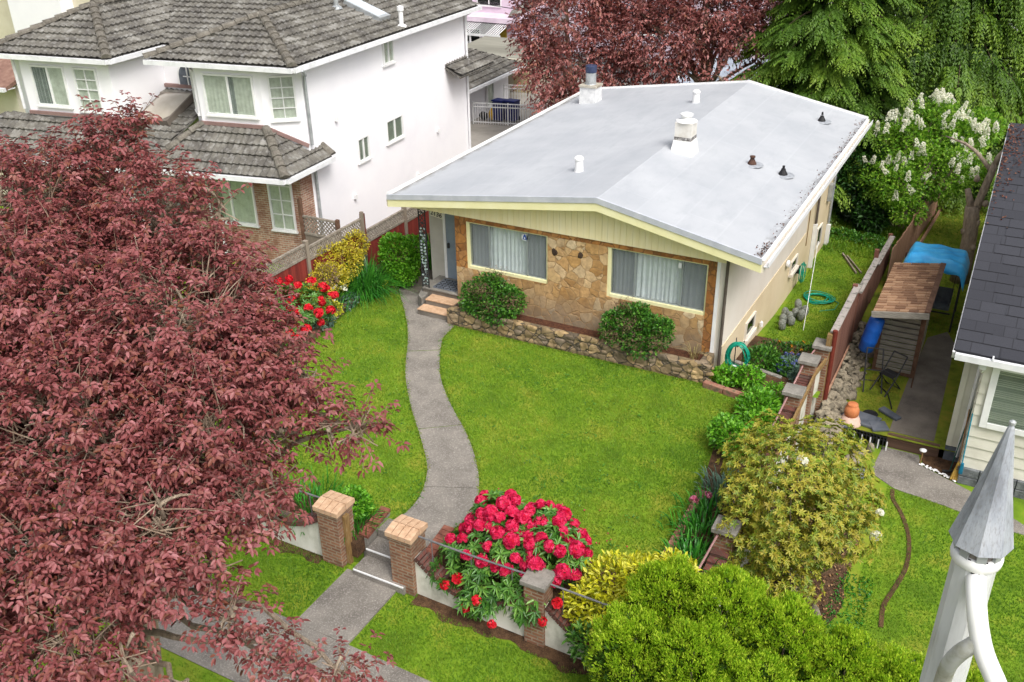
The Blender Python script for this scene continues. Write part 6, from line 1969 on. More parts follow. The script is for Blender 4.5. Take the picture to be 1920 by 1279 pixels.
add_flowers(wf, rng, fp, spread(rng, [(-15.55, 18.6, .38, .3, .3, .3), (-15.68, 18.9, .55, .2, .2, .25)], 16, .1, .3, np.array([.4, -.6, .6])))
shrub('yellow_ground_plant', (-15.2, 18.1, .05), 'low yellow green plant at the kerb of the left bed', [(-15.35, 18.15, .22, .28, .3, .2), (-15.3, 17.8, .18, .25, .25, .17)], 900, .06, .035, LM['lime'], 8, cat='plant', stems=3)
shrub('leafy_ground_plant', (-15.3, 17.6, .05), 'low blue green leafy plant between red rhododendron and kerb', [(-15.2, 17.5, .2, .3, .4, .2), (-15.35, 18.75, .2, .25, .5, .2)], 900, .08, .04, LM['blueleaf'], 9, cat='plant', stems=3)
shrub('yellow_sprig', (-15.0, 20.2, .05), 'tiny yellow sprig hanging over the kerb below the round shrub', [(-14.95, 20.2, .2, .2, .14, .12)], 90, .07, .035, LM['gold'], 10, cat='plant', stems=3)
# planter
for nm, x, lab, sd_, dx in (('clipped_shrub', -11.15, 'clipped green shrub with brown bare patches in front of the left window', 11, 0), ('clipped_shrub', -7.15, 'clipped green shrub with brown bare patches in front of the right window', 12, .1)):
    B_ = [(x, 19.5, .88, .68, .48, .50), (x - .45, 19.45, .75, .48, .45, .40), (x + .45, 19.5, .88, .5, .45, .42), (x + .2, 19.35, .55, .5, .42, .30), (x - .15, 19.6, 1.1, .5, .4, .36), (x - .6, 19.4, 1.05, .25, .22, .2), (x + .62 + dx, 19.4, 1.15, .24, .22, .2), (x + .1, 19.5, 1.38, .22, .2, .2), (x - .3 + 4 * dx, 19.3, .55, .3, .25, .2)]
    s_ = shrub(nm, (x, 19.6, .33), lab, B_, 5200, .075, .05, LM['boxgreen'], sd_, group='clipped shrubs in the planter', stems=30, stem_r=.012, shell=.4, upness=.5)
    rg2 = np.random.default_rng(sd_ + 50)
    pts = spread(rg2, B_, 5, .35, .6, np.array([.1, -.8, .5]))
    P = np.concatenate([np.array(p) + rg2.normal(size=(170, 3)) * np.array([.13, .09, .1]) for p in pts])
    leaves('bare_twigs', P, rdir(rg2, len(P)), rdir(rg2, len(P)), .10, .012, LM['dry'], s_, rng=rg2)
strap_clump('dry_grass_tuft', (-5.75, 19.7, .33), 'dry straw coloured grass tuft at the right end of the planter', 26, .6, LM['palegrass'], 13, arch=1.1, rad=.05, w=.012)
# right bed
for i, (nm, b, lab, B_, n, L, W, m) in enumerate((
    ('leafy_plant', (-4.75, 19.5, .03), 'low leafy green plant below the hanging green hose', [(-4.75, 19.4, .22, .4, .25, .2), (-4.3, 19.45, .28, .35, .25, .25)], 900, .12, .06, 'green'),
    ('leafy_plant', (-4.2, 20.9, -.4), 'leafy green clump behind the low grey concrete wall', [(-4.35, 20.9, .0, .45, .4, .32), (-3.9, 20.75, -.1, .3, .3, .25)], 1300, .12, .055, 'boxgreen'),
    ('leafy_plant', (-3.65, 18.1, .03), 'big leafy green clump beside the stone capped pillars', [(-3.75, 18.2, .3, .45, .55, .35), (-3.55, 17.6, .28, .35, .45, .3), (-3.55, 18.9, .25, .3, .3, .28)], 2200, .13, .05, 'green'),
    ('flowering_plant', (-3.8, 21.9, -.5), 'low plant with orange and yellow flowers by the side wall', [(-4.3, 22.0, -.3, .5, .4, .25), (-3.7, 22.2, -.3, .5, .5, .25)], 1500, .09, .035, 'deepgreen'),
    ('small_shrub', (-4.05, 16.9, .03), 'small bright green shrub left of the big yellow green shrub', [(-4.05, 16.8, .38, .38, .42, .38), (-3.75, 16.5, .45, .35, .4, .4)], 1900, .085, .055, 'green'))):
    e = shrub(nm, b, lab, B_, n, L, W, LM[m], 20 + i, cat='plant' if 'plant' in nm else 'shrub', stems=5)
    if nm == 'flowering_plant':
        fp = flower_protos(rng, leafmat('orange_petal', ['c8741a', 'd99a24', 'd8b838']), .05, 2, 16)
        add_flowers(e, rng, fp, spread(rng, B_, 9, .15, -.4, np.array([0, -.5, .8])))
bf = shrub('blue_flower_clump', (-3.6, 20.9, -.4), 'clump of small blue flowers and grey leaves beside the middle stone capped pillar', [(-3.65, 21.0, -.1, .4, .35, .28), (-3.4, 20.4, .0, .2, .3, .25)], 1300, .09, .03, LM['blueleaf'], 30, cat='plant', stems=4)
fp = flower_protos(rng, LM['bluep'], .05, 2, 18)
add_flowers(bf, rng, fp, spread(rng, [(-3.65, 21.0, -.05, .42, .37, .3)], 26, .07, -.2, np.array([0, -.4, .8])))
for i, (x, y) in enumerate(((-3.55, 15.2), (-3.7, 14.4), (-3.6, 13.7), (-3.5, 12.9), (-3.55, 12.2))):
    strap_clump('iris_clump', (x, y, .03), ('blue green spiky clump under the left side of the big yellow green shrub', 'green strap leaved clump behind the pink flowers', 'green strap leaved clump left of the stone capped pillar in the bed', 'green strap leaved clump where the edging bricks run behind the golden shrub', 'green strap leaved clump hidden behind the cedar hedge corner')[i],
                150, .55, LM['blueleaf'] if i == 0 else LM['strap'], 40 + i, rad=.22, w=.028, arch=.9, group='strap leaved clumps in the right bed')
for i, (x, y, lab) in enumerate(((-3.98, 14.5, 'pink flower head lying over the edging bricks'), (-3.8, 14.75, 'paler pink flower head behind the edging bricks'))):
    o = flower_protos(rng, LM['pinkp'], .085, 1, 50, name='pink_flower')[0]; o.location = (x, y, .22); tag(o, lab, 'flower')
# the red rhododendron at the gate
fr_b = [(-6.2, 11.35, .62, .95, .62, .55), (-6.55, 11.5, 1.0, .5, .42, .42), (-5.45, 11.35, .78, .6, .52, .52), (-7.0, 11.05, .38, .45, .40, .36), (-6.2, 10.85, .25, .8, .38, .36), (-5.75, 11.6, .95, .6, .45, .4), (-6.5, 10.5, -.05, .35, .25, .25), (-5.6, 10.75, .2, .5, .35, .4), (-7.2, 10.75, .15, .3, .3, .28)]
fr = shrub('rhododendron', (-6.2, 11.3, .02), 'large rhododendron covered in crimson flower heads behind the white wall', fr_b, 5600, .16, .048, LM['rhodo'], 50, whorl=8, near=True, droop=.25)
fp = flower_protos(rng, LM['crimson'], .108, 6, 170)
low_ = lambda p: .62 if p[1] > 11.0 else .55
top_ = [p for p in spread(rng, fr_b, 66, .17, low_, np.array([.15, -.35, .85]), .99)]
add_flowers(fr, rng, fp, top_)
fr2 = flower_protos(rng, LM['red'], .09, 2, 60)
add_flowers(fr, rng, fr2, [(-6.62, 10.35, -.12), (-6.05, 10.25, -.18), (-7.1, 10.5, .05), (-6.9, 10.6, .2), (-5.2, 10.45, .1), (-6.4, 10.35, .12), (-5.0, 10.6, .45)])
shrub('golden_shrub', (-4.3, 11.3, .0), 'golden leaved shrub beside the crimson rhododendron and the cedar hedge', [(-4.3, 11.3, .55, .6, .5, .5), (-3.8, 11.3, .8, .5, .45, .45), (-3.4, 11.5, .95, .4, .4, .38), (-4.6, 10.9, .3, .4, .35, .38), (-4.1, 10.75, .35, .45, .35, .42)], 3600, .125, .05, LM['lime'], 51, near=True)
shrub('dark_leaf_shrub', (-4.3, 10.6, -.3), 'green leafy skirt hanging over the wall below the golden shrub', [(-4.3, 10.45, .0, .45, .3, .35), (-3.9, 10.35, -.1, .35, .3, .35)], 900, .13, .05, LM['rhodo'], 52, near=True, stems=3)
shrub('gate_shrub', (-9.75, 11.35, .02), 'small bright green shrub behind the left gate pillar', [(-9.7, 11.4, .3, .38, .3, .32)], 1100, .08, .05, LM['green'], 53)
strap_clump('iris_clump', (-9.45, 11.15, .02), 'dark green strap leaved clump beside the gate steps', 110, .5, LM['strap'], 54, rad=.16)
strap_clump('iris_clump', (-10.6, 11.2, .02), 'green strap leaved clump behind the scooped wall left of the gate', 200, .6, LM['strap'], 55, rad=.3)
# big yellow-green rhododendron of the neighbour
br_b = [(-2.41,14.51,1.44,0.95,0.95,0.87), (-3.07,14.45,1.50,0.50,0.58,0.53), (-1.88,15.22,1.27,0.92,0.92,0.85), (-1.32,15.02,0.87,0.63,0.63,0.58), (-2.91,15.20,1.74,0.37,0.37,0.34), (-2.03,13.95,1.01,0.93,0.93,0.85), (-2.91,13.81,1.15,0.42,0.52,0.48), (-1.19,14.38,0.54,0.61,0.61,0.56), (-1.07,15.06,0.70,0.37,0.37,0.34), (-1.63,13.70,0.46,0.42,0.42,0.38), (-2.19,13.26,0.64,0.41,0.41,0.38), (-2.81,13.41,0.82,0.39,0.39,0.36), (-1.9, 15.3, .3, .9, .9, .7), (-2.7, 13.6, .1, .45, .6, .7), (-2.0, 13.5, -.1, .7, .5, .6), (-2.6, 14.6, .4, .6, .7, .7)]
brh = shrub('rhododendron', (-2.0, 14.9, -1.5), 'very large yellow green rhododendron with a few white flowers on the neighbour side', br_b, 26000, .082, .034, LM['yrhodo'], 60, whorl=7, near=True, stems=34, stem_r=.03, shell=.5)
fp = flower_protos(rng, LM['white'], .085, 3, 60)
add_flowers(brh, rng, fp, [(-2.06, 14.1, 1.98), (-.72, 14.6, 1.0), (-.70, 14.4, .64), (-2.3, 13.6, 1.7)][:3])

# ------------------------------------------------------------------ golden cedar hedge (each cedar its own plant)
def cedar(base, h, rx, ry, seed, label, n=2600):
    rng = np.random.default_rng(seed)
    e = empty('cedar', base, label, 'hedge plant', 'cedars of the clipped golden hedge')
    b = np.array(base)
    # clumps of upright fans over a rounded column
    k = 760
    a = rng.random(k) * 6.283; t = rng.random(k) ** .8
    prof = np.where(t < .72, 1.0, np.sqrt(np.maximum(0, 1 - ((t - .72) / .28) ** 2)))
    r = prof * (.86 + .14 * rng.random(k)) + .0
    top = rng.random(k) < .34
    rr = np.sqrt(rng.random(k)) * .95
    r = np.where(top, rr, r); t = np.where(top, .72 + .28 * np.sqrt(np.maximum(0, 1 - rr ** 2)), t)
    C = b + np.stack([np.cos(a) * r * rx, np.sin(a) * r * ry, t * h], 1)
    C += nz(C - (b + UP * h * .5)) * (.11 * np.sin(C[:, 0] * 11 + 2 * np.sin(C[:, 2] * 5)) * np.cos(C[:, 1] * 10 + C[:, 2] * 8))[:, None]
    O = nz(np.stack([np.cos(a) * r, np.sin(a) * r, np.where(top, 1.2, .35)], 1))
    m = 36
    P = np.repeat(C, m, 0) + rng.normal(size=(k * m, 3)) * .032
    D = nz(np.repeat(O, m, 0) * .55 + UP * .65 + rdir(rng, k * m) * .62)
    N = nz(rdir(rng, k * m) + np.repeat(O, m, 0) * .6)
    L = .054 * (.6 + .8 * rng.random(k * m))
    rn = np.clip(np.repeat(rng.random(k), m) * .5 + rng.random(k * m) * .5, 0, 1)
    leaves('foliage', P, D, N, L, L * .34, LM['cedar'], e, rnd=rn, fold=.15, droop=.05)
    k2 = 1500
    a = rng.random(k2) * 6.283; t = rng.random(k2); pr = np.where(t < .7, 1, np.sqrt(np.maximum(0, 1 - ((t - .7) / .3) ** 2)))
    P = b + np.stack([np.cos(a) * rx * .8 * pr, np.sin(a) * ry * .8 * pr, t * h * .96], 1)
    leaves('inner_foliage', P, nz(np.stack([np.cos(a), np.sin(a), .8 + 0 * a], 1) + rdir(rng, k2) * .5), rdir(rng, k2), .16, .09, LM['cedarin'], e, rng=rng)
    MB().tube([tuple(b), tuple(b + UP * h * .9)], [.04, .01], 6).build('trunk', M['bark'], e)
    return e
HX = [(-3.15, 1.98, .64), (-2.3, 2.2, .62), (-1.45, 1.98, .6), (-.6, 1.84, .58), (.2, 1.78, .58), (.95, 1.78, .6), (1.75, 1.8, .6)]
for i, (x, h, r_) in enumerate(HX):
    for j, (y, hh) in enumerate(((9.62, -.18), (10.5, .0))):
        nm = ('leftmost', 'second', 'third', 'fourth', 'fifth', 'sixth', 'rightmost')[i]
        cedar((x + .2 * j - .15, y, zs(x) - .05), h + hh - .12 * abs(j - 1) + .62, r_, .62, 700 + i * 2 + j, f'{nm} golden cedar from the left in the {"front" if j == 0 else "back"} row of the hedge' if i not in (0, 6) else f'{nm} golden cedar in the {"front" if j == 0 else "back"} row of the hedge')

rng = np.random.default_rng(95)
n = 1500
P = np.stack([-3.0 + 2.2 * rng.random(n), 13.4 + 5.4 * rng.random(n), np.full(n, -1.47)], 1)
P = P[inpoly(P[:, 0], P[:, 1], SOILP)]; n = len(P)
tag(leaves('leaf_litter', P, rdir(rng, n) * np.array([1, 1, .3]), UP + rdir(rng, n) * .4, .07, .04, leafmat('litter', ['4b3322', '6d4c30', '94704a', 'b08d63', '5d4a3a'], .8, .1), loc=(-2, 15, -1.47), rng=rng), 'dry fallen leaves on the soil below the big yellow green shrub', 'leaf litter', kind='stuff')
n = 700
P = np.stack([-1.3 + .7 * rng.random(n), 13.6 + 2.2 * rng.random(n), np.full(n, -1.49)], 1)
tag(leaves('creeping_cover', P, UP * .7 + rdir(rng, n), rdir(rng, n) + UP, .08, .03, LM['strap'], loc=(-1, 14.5, -1.49), rng=rng), 'sparse green ground cover between shrub soil and neighbour lawn', 'ground cover', kind='stuff')

# ragged fringe where the lawn grows over the edges of the path and beds
rng = np.random.default_rng(97)
def fringe(name, lines, label, per=260, h=.075):
    P = []
    for ln_ in lines:
        for a, b in zip(ln_[:-1], ln_[1:]):
            a, b = np.array(a), np.array(b); L = np.linalg.norm(b - a); k = max(1, int(L * per))
            t = rng.random(k)[:, None]; nn = np.array([b[1] - a[1], a[0] - b[0]]) / max(L, 1e-6)
            q = a + (b - a) * t + nn * (rng.normal(size=(k, 1)) * .022)
            P.append(np.concatenate([q, np.full((k, 1), .0)], 1))
    P = np.concatenate(P); n = len(P)
    D = nz(rdir(rng, n) * np.array([1, 1, .3]) + UP * .7)
    tag(leaves(name, P, D, rdir(rng, n), h * (.5 + .8 * rng.random(n)), .016, LM['grass'], loc=tuple(P[0]), rnd=np.clip(.25 + .75 * rng.random(n) ** 1.5, 0, 1), droop=.5), label, 'grass', kind='stuff')
fringe('edge_grass', [SPL, SPR], 'ragged grass growing over both edges of the curved front path')
fringe('edge_grass', [[(-12.3, 19.1), (-5.3, 19.1)], [(-14.35, 13.8), (-14.66, 15.3), (-14.97, 16.72), (-15.24, 18.69), (-15.2, 19.9), (-14.8, 20.45)], [(-4.3, 18.78), (-4.35, 16.9), (-4.12, 15.12), (-4.06, 14.66), (-4.04, 13.12)]], 'longer uncut grass along planter, kerb and brick edging', 200, .09)
n = 130
P = np.stack([-6.2 + rng.normal(size=n) * 1.0, 11.6 + np.abs(rng.normal(size=n)) * .8, np.full(n, .035)], 1)
P = P[~inpoly(P[:, 0], P[:, 1], pathpoly)]; n = len(P)
tag(leaves('fallen_petals', P, rdir(rng, n) * np.array([1, 1, .2]), UP + rdir(rng, n) * .3, .045, .03, LM['crimson'], loc=(-6, 12, 0), rng=rng), 'crimson petals fallen on the grass behind the rhododendron', 'petals', kind='stuff')
n = 240
P = np.stack([-14.5 + 10.5 * rng.random(n), 11.5 + 7.5 * rng.random(n), np.full(n, .04)], 1)
P = P[inpoly(P[:, 0], P[:, 1], LAWNP) & ~inpoly(P[:, 0], P[:, 1], pathpoly)]; n = len(P)
tag(leaves('lawn_weeds', np.repeat(P, 5, 0) + rng.normal(size=(n * 5, 3)) * np.array([.05, .05, .004]), rdir(rng, n * 5) * np.array([1, 1, .25]), UP + rdir(rng, n * 5) * .3, .05, .03, LM['boxgreen'], loc=(-9, 15, 0), rng=rng), 'small broad leaved weeds scattered in the front lawn', 'weeds', kind='stuff')
n = 210
t = rng.random(n)
P = np.stack([-4.36 - np.abs(rng.normal(size=n)) * .09, 19.6 + 12.5 * np.where(rng.random(n) < .3, t * .06, t), 0 * t], 1)
P[:, 2] = [roofz(x) + .012 + .02 * random.random() for x in P[:, 0]]
tag(leaves('roof_leaves', P, rdir(rng, n), UP + rdir(rng, n) * .5, .055, .035, leafmat('rotten_leaf', ['3a2c24', '5a3d30', '7d5038', '4d4640']), loc=(-4.4, 25, 3.2), rng=rng), 'rotting leaves lying along the right gutter of the pale roof', 'leaves', kind='stuff')
# ------------------------------------------------------------------ trees
def limb(mb, a, b, r0, r1, rng, n=7, wob=.12, sag=0):
    a, b = np.array(a, float), np.array(b, float); L = np.linalg.norm(b - a)
    pts, rs = [], []
    off = rng.normal(size=3) * wob * L * .5
    for i in range(n + 1):
        t = i / n
        p = a + (b - a) * t + off * math.sin(math.pi * t) + rng.normal(size=3) * wob * .06 * L * (0 < i < n)
        p[2] += sag * L * math.sin(math.pi * t)
        pts.append(p); rs.append(r0 + (r1 - r0) * t ** .8)
    mb.tube(pts, rs, 8)
    return pts

def broad_tree(name, base, fork, blobs, label, mat, seed, ntwig, leafn, L, W, near, group=None, barkm='bark', trunk_r=.2, twig_l=.45, cat='tree', shell=.5, spread_=.6, drp=.35):
    """trunk, limbs to every part of the crown, twigs with leaves along them"""
    rng = np.random.default_rng(seed)
    e = empty(name, base, label, cat, group)
    B = np.array(blobs)
    mb = MB()
    limb(mb, base, fork, trunk_r, trunk_r * .75, rng, 6, .05)
    for i in np.argsort(-B[:, 3]):
        c = B[i, :3]
        limb(mb, fork, c + rng.normal(size=3) * .1 * B[i, 3], trunk_r * (.25 + .35 * B[i, 3] / B[:, 3].max()), .02 + .01 * B[i, 3], rng, 9, .14, .06)
        for _ in range(3 + int(5 * B[i, 3] / B[:, 3].max())):
            t_ = c + rdir(rng, 1)[0] * B[i, 3:6] * .9
            limb(mb, c + rng.normal(size=3) * .06, t_, .025, .006, rng, 5, .16)
    mb.build('trunk', M[barkm], e, recalc=False)
    P, O = blob_points(rng, blobs, ntwig, shell)
    T = nz(O * .8 + rdir(rng, ntwig) * .6 + np.array([0, 0, .12]))
    ln = twig_l * (.6 + .7 * rng.random(ntwig))
    tw = MB()
    Ps, Ds, Ns, Ls, Rn = [], [], [], [], []
    S = nz(np.cross(T, UP + rdir(rng, ntwig) * .2)); N = nz(np.cross(S, T)); N *= np.sign(N[:, 2:3] + 1e-6)
    tr = rng.random(ntwig)
    for j in range(leafn):
        t = .12 + .88 * (j / max(1, leafn - 1))
        sg = 1 if j % 2 else -1
        c = P + T * (ln * t)[:, None] - UP * (drp * .35 * ln * t * t)[:, None]
        if j >= leafn - 3: d = T * .7 + S * (.8 * (j - (leafn - 2)))
        else: d = T * .5 + S * sg * .9
        d = nz(d + rdir(rng, ntwig) * .35 - UP * drp)
        Ps.append(c + rng.normal(size=c.shape) * .012); Ds.append(d); Ns.append(nz(N + rdir(rng, ntwig) * .35 + UP * .35))
        Ls.append(L * (.65 + .6 * rng.random(ntwig))); Rn.append(np.clip(tr * .55 + rng.random(ntwig) * .45, 0, 1))
    P_, D_, N_, L_, R_ = (np.concatenate(q) for q in (Ps, Ds, Ns, Ls, Rn))
    leaves('crown', P_, D_, N_, L_, L_ * (W / L), mat, e, rnd=R_, near=near, droop=.22, fold=.22)
    if near:
        for i in range(0, ntwig, 3):
            p = P[i]; q = p + T[i] * ln[i] - UP * drp * .35 * ln[i]
            tw.tube([p - T[i] * .25, p, q], [.006, .0045, .002], 4, cap=False)
        tw.build('twigs', M['twig'], e, recalc=False)
    return e
def plum_tree(name, base, fork, blobs, label, mat, seed, ntwig, L, W):
    """near tree: bare grey limbs and twigs, each twig carrying drooping rosettes of leaves"""
    rng = np.random.default_rng(seed)
    e = empty(name, base, label, 'tree')
    B = np.array(blobs)
    mb = MB()
    limb(mb, base, fork, .24, .18, rng, 6, .05)
    for i in np.argsort(-B[:, 3]):
        c = B[i, :3]
        limb(mb, fork, c, .05 + .05 * B[i, 3], .018, rng, 9, .14, .06)
        for _ in range(4 + int(9 * B[i, 3])):
            limb(mb, c + rng.normal(size=3) * .08, c + rdir(rng, 1)[0] * B[i, 3:6], .02, .005, rng, 5, .18)
    mb.build('trunk', M['bark'], e, recalc=False)
    P, O = blob_points(rng, blobs, ntwig, .45)
    # the crown is lumpy: drop the twigs that fall in the hollows of a coarse wave pattern
    wv = np.sin(P[:, 0] * 5.1 + 1.7 * np.sin(P[:, 1] * 3.3)) + np.sin(P[:, 1] * 5.7 + P[:, 2] * 2.9) + np.sin(P[:, 2] * 6.3 + 1.3 * P[:, 0])
    keep = wv + 1.5 * rng.random(ntwig) > -.35
    P, O = P[keep], O[keep]; n = len(P)
    T = nz(O * .75 + rdir(rng, n) * .55 + np.array([0, 0, .15]))
    ln = .31 * (.5 + .8 * rng.random(n))
    tone = rng.random(n)
    Ps, Ds, Ns, Ls, Rn = [], [], [], [], []
    tw = MB()
    for (t, k) in ((.35, 4), (.68, 5), (1.0, 7)):
        C = P + T * (ln * t)[:, None] - UP * (.12 * ln * t * t)[:, None]
        A = nz(UP * .9 + T * .5 + rdir(rng, n) * .35)
        S = nz(np.cross(A, rdir(rng, n))); S2 = np.cross(A, S)
        for j in range(k):
            a = 6.283 * j / k + rng.random(n) * .7
            rad = S * np.cos(a)[:, None] + S2 * np.sin(a)[:, None]
            Ps.append(C + rad * .012 + rng.normal(size=C.shape) * .008)
            Ds.append(nz(rad + T * .25 - UP * (.02 + .3 * rng.random(n))[:, None] + rdir(rng, n) * .15)); Ns.append(nz(A + rdir(rng, n) * .25))
            Ls.append(L * (.6 + .65 * rng.random(n)) * (.85 + .15 * t)); Rn.append(np.clip(tone * .45 + rng.random(n) * .4 + .12 * t, 0, 1))
    P_, D_, N_, L_, R_ = (np.concatenate(q) for q in (Ps, Ds, Ns, Ls, Rn))
    leaves('crown', P_, D_, N_, L_, L_ * (W / L), mat, e, rnd=R_, near=True, droop=.25, fold=.2)
    for i in range(0, n, 2):
        tw.tube([P[i] - T[i] * .3, P[i], P[i] + T[i] * ln[i] - UP * .12 * ln[i]], [.007, .005, .002], 4, cap=False)
    tw.build('twigs', M['twig'], e, recalc=False)
    return e
plum_b = [(-8.76,5.84,8.15,0.88,0.88,0.81), (-8.57,6.71,8.55,0.54,0.54,0.50), (-8.35,6.98,8.80,0.29,0.29,0.26), (-7.60,6.46,8.13,0.71,0.71,0.66), (-6.92,6.61,8.19,0.30,0.30,0.27), (-7.37,6.76,8.41,0.22,0.22,0.20), (-6.7,6.2,7.79,0.55,0.55,0.5), (-7.78,5.29,7.62,1.03,1.03,0.95), (-6.49,5.46,7.60,0.94,0.94,0.86), (-6.2,5.95,7.67,0.40,0.40,0.36), (-5.75,5.64,7.24,0.59,0.59,0.54), (-5.32,5.72,7.19,0.37,0.37,0.34), (-6.74,4.42,6.96,1.03,1.03,0.95), (-5.79,4.93,6.94,0.80,0.80,0.73), (-5.33,5.36,6.82,0.53,0.53,0.49), (-4.86,5.54,6.91,0.33,0.33,0.31), (-4.64,5.63,6.87,0.19,0.19,0.17), (-6.47,3.71,6.39,0.90,0.90,0.82), (-5.68,4.22,6.53,0.67,0.67,0.62), (-5.32,4.79,6.50,0.51,0.51,0.47), (-5.11,5.04,6.52,0.28,0.28,0.26), (-5.96,3.30,5.89,0.65,0.65,0.59), (-5.48,4.00,6.20,0.40,0.40,0.37), (-5.19,4.24,6.13,0.31,0.31,0.29), (-5.41,3.37,5.73,0.26,0.26,0.23), (-4.92,4.07,5.80,0.20,0.20,0.18), (-4.67,4.19,5.57,0.27,0.27,0.25), (-4.33,4.17,5.44,0.27,0.27,0.24), (-4.00,4.30,5.36,0.20,0.20,0.18), (-4.99,3.48,5.54,0.26,0.26,0.23), (-8.34,4.21,7.20,1.28,1.28,1.18), (-7.02,3.30,6.20,0.98,0.98,0.91), (-6.00,2.79,5.72,0.46,0.46,0.42)]
plum_b = [(x, y, z, max(.1, a - .2), max(.1, b - .2), max(.1, c - .2)) for x, y, z, a, b, c in plum_b]
plum_tree('plum_tree', (-7.5, 5.1, -.55), (-7.3, 4.9, 4.2), plum_b, 'large purple leaved plum tree filling the near left of the picture', LM['plum'], 5, 12500, .060, .034)
broad_tree('purple_tree', (-15.9, 35.3, -1.0), (-16.0, 35.3, 1.2), [(-16.78, 35.86, 4.92, 2.0, 2.0, 1.86), (-15.87, 35.44, 3.4, 1.9, 1.9, 1.76), (-16.72, 34.3, 3.35, 1.05, 1.05, .96), (-16.06, 33.42, 2.35, .72, .72, .67), (-14.99, 35.12, 2.08, 1.06, 1.06, .98), (-15.01, 37.16, 4.41, 1.5, 1.5, 1.39), (-17.95, 35.35, 5.12, .53, .53, .49), (-15.04, 36.81, 2.78, 1.31, 1.31, 1.2), (-17.36, 35.1, 4.18, .96, .96, .88), (-16.5, 36, 7.2, 2.2, 2.2, 2.0)],
           'tall purple leaved tree behind the left chimney of the bungalow, left of two', LM['plumfar'], 6, 3400, 8, .15, .085, False, trunk_r=.22, twig_l=.6, group='purple trees behind the bungalow', barkm='twig')
broad_tree('purple_tree', (-11.2, 37.5, -1.0), (-11.2, 37.2, 2.4), [(-12.96, 36.49, 4.66, 1.76, 1.76, 1.62), (-10.88, 36.9, 5.5, 1.7, 1.7, 1.4), (-9.32, 37.47, 5.5, 1.1, 1.1, 1.0), (-11.4, 35.9, 4.75, .8, .8, .7), (-9.6, 36.3, 4.9, .9, .9, .75), (-8.91, 37.1, 4.16, .6, .6, .56), (-12.85, 35.79, 3.7, 1.0, 1.0, .9), (-12.44, 37.76, 6.29, 1.86, 1.86, 1.71), (-10.15, 37.78, 6.4, 1.61, 1.61, 1.48), (-14.4, 37.69, 6.0, 1.5, 1.5, 1.4), (-10.0, 34.79, 3.44, .35, .35, .32), (-8.98, 34.03, 3.41, .27, .27, .24), (-11.3, 37.5, 8, 2, 2, 1.8)],
           'spreading purple leaved tree behind the middle of the bungalow, right of two', LM['plumfar'], 7, 4200, 8, .15, .085, False, trunk_r=.24, twig_l=.6, group='purple trees behind the bungalow', barkm='twig')

def conifer(name, base, H, rmax, label, mat, seed, layers=17, per=9, droop=.3, hang=.5, zlow=.3, frond=.5, power=.85, group=None, dens=24, blade=.13):
    """tall evergreen: layers of arching boughs carrying feathery fronds that hang at the tips"""
    rng = np.random.default_rng(seed)
    e = empty(name, base, label, 'tree', group)
    b = np.array(base)
    mb = MB(); limb(mb, b, b + UP * H, .28, .02, rng, 10, .01)
    FP, FD, FS, FT = [], [], [], []
    for i in range(layers):
        for q in range(per):
            t = (i + .25 * rng.random()) / layers
            z = zlow + (H - zlow) * t + rng.normal() * .12
            l = rmax * (1 - t) ** power * (.7 + .42 * rng.random()) + .25
            a = i * 1.1 + 6.283 * q / per + rng.normal() * .22
            d = np.array([math.cos(a), math.sin(a), 0]); sd_ = np.array([-d[1], d[0], 0])
            s = np.linspace(0, 1, 8)
            B_ = b + UP * z + d * (l * s)[:, None] + UP * (l * (.2 * s - (droop + .2) * s ** 2))[:, None]
            mb.tube(B_, list(.045 * (1 - s * .9) * (.4 + l / rmax)), 5, cap=False)
            n = int(dens * (.35 + l / rmax))
            u = .22 + .78 * rng.random(n) ** .6
            w = (rng.random(n) * 2 - 1) * .34 * l * (1.1 - u * .8)
            p = b + UP * z + d * (l * u)[:, None] + UP * (l * (.2 * u - (droop + .2) * u ** 2))[:, None] + sd_ * w[:, None] - UP * (np.abs(w) * .3)[:, None]
            FP.append(p + rng.normal(size=(n, 3)) * .05)
            FD.append(nz(d * (.7 + .3 * rng.random(n))[:, None] + sd_ * (np.sign(w) * .45 + rng.normal(size=n) * .35)[:, None] - UP * (hang * (.2 + .6 * rng.random(n)))[:, None]))
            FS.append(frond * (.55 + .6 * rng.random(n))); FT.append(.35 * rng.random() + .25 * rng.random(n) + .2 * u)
    mb.build('trunk', M['barkdark'], e, recalc=False)
    P, D, S_, T_ = (np.concatenate(x) for x in (FP, FD, FS, FT)); n = len(P)
    side = nz(np.cross(D, UP + rng.normal(size=(n, 3)) * .25)); N = nz(np.cross(side, D))
    Ps, Ds, Ns, Rn, Ls = [], [], [], [], []
    K = 8
    for k in range(K):
        s = k / (K - 1)
        c = P + D * (S_ * s)[:, None] - UP * (S_ * (.15 + hang * .55) * s * s)[:, None]
        ax = nz(D - UP * ((.3 + 1.1 * hang) * s))
        for sg in ((-1, 1) if k < K - 1 else (0,)):
            Ps.append(c); Ds.append(nz(ax * .75 + side * (sg * .8) - UP * .12 + rng.normal(size=(n, 3)) * .12)); Ns.append(N)
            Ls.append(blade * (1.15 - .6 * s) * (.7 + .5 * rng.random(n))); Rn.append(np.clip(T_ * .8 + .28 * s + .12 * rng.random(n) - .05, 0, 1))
    P_, D_, N_, L_, R_ = (np.concatenate(x) for x in (Ps, Ds, Ns, Ls, Rn))
    leaves('foliage', P_, D_, N_, L_, L_ * .46, mat, e, rnd=R_, fold=.1, droop=.2)
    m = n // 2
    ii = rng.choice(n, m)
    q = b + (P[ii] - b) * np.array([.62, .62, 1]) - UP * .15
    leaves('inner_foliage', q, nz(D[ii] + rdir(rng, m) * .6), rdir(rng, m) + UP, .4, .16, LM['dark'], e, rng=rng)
    return e
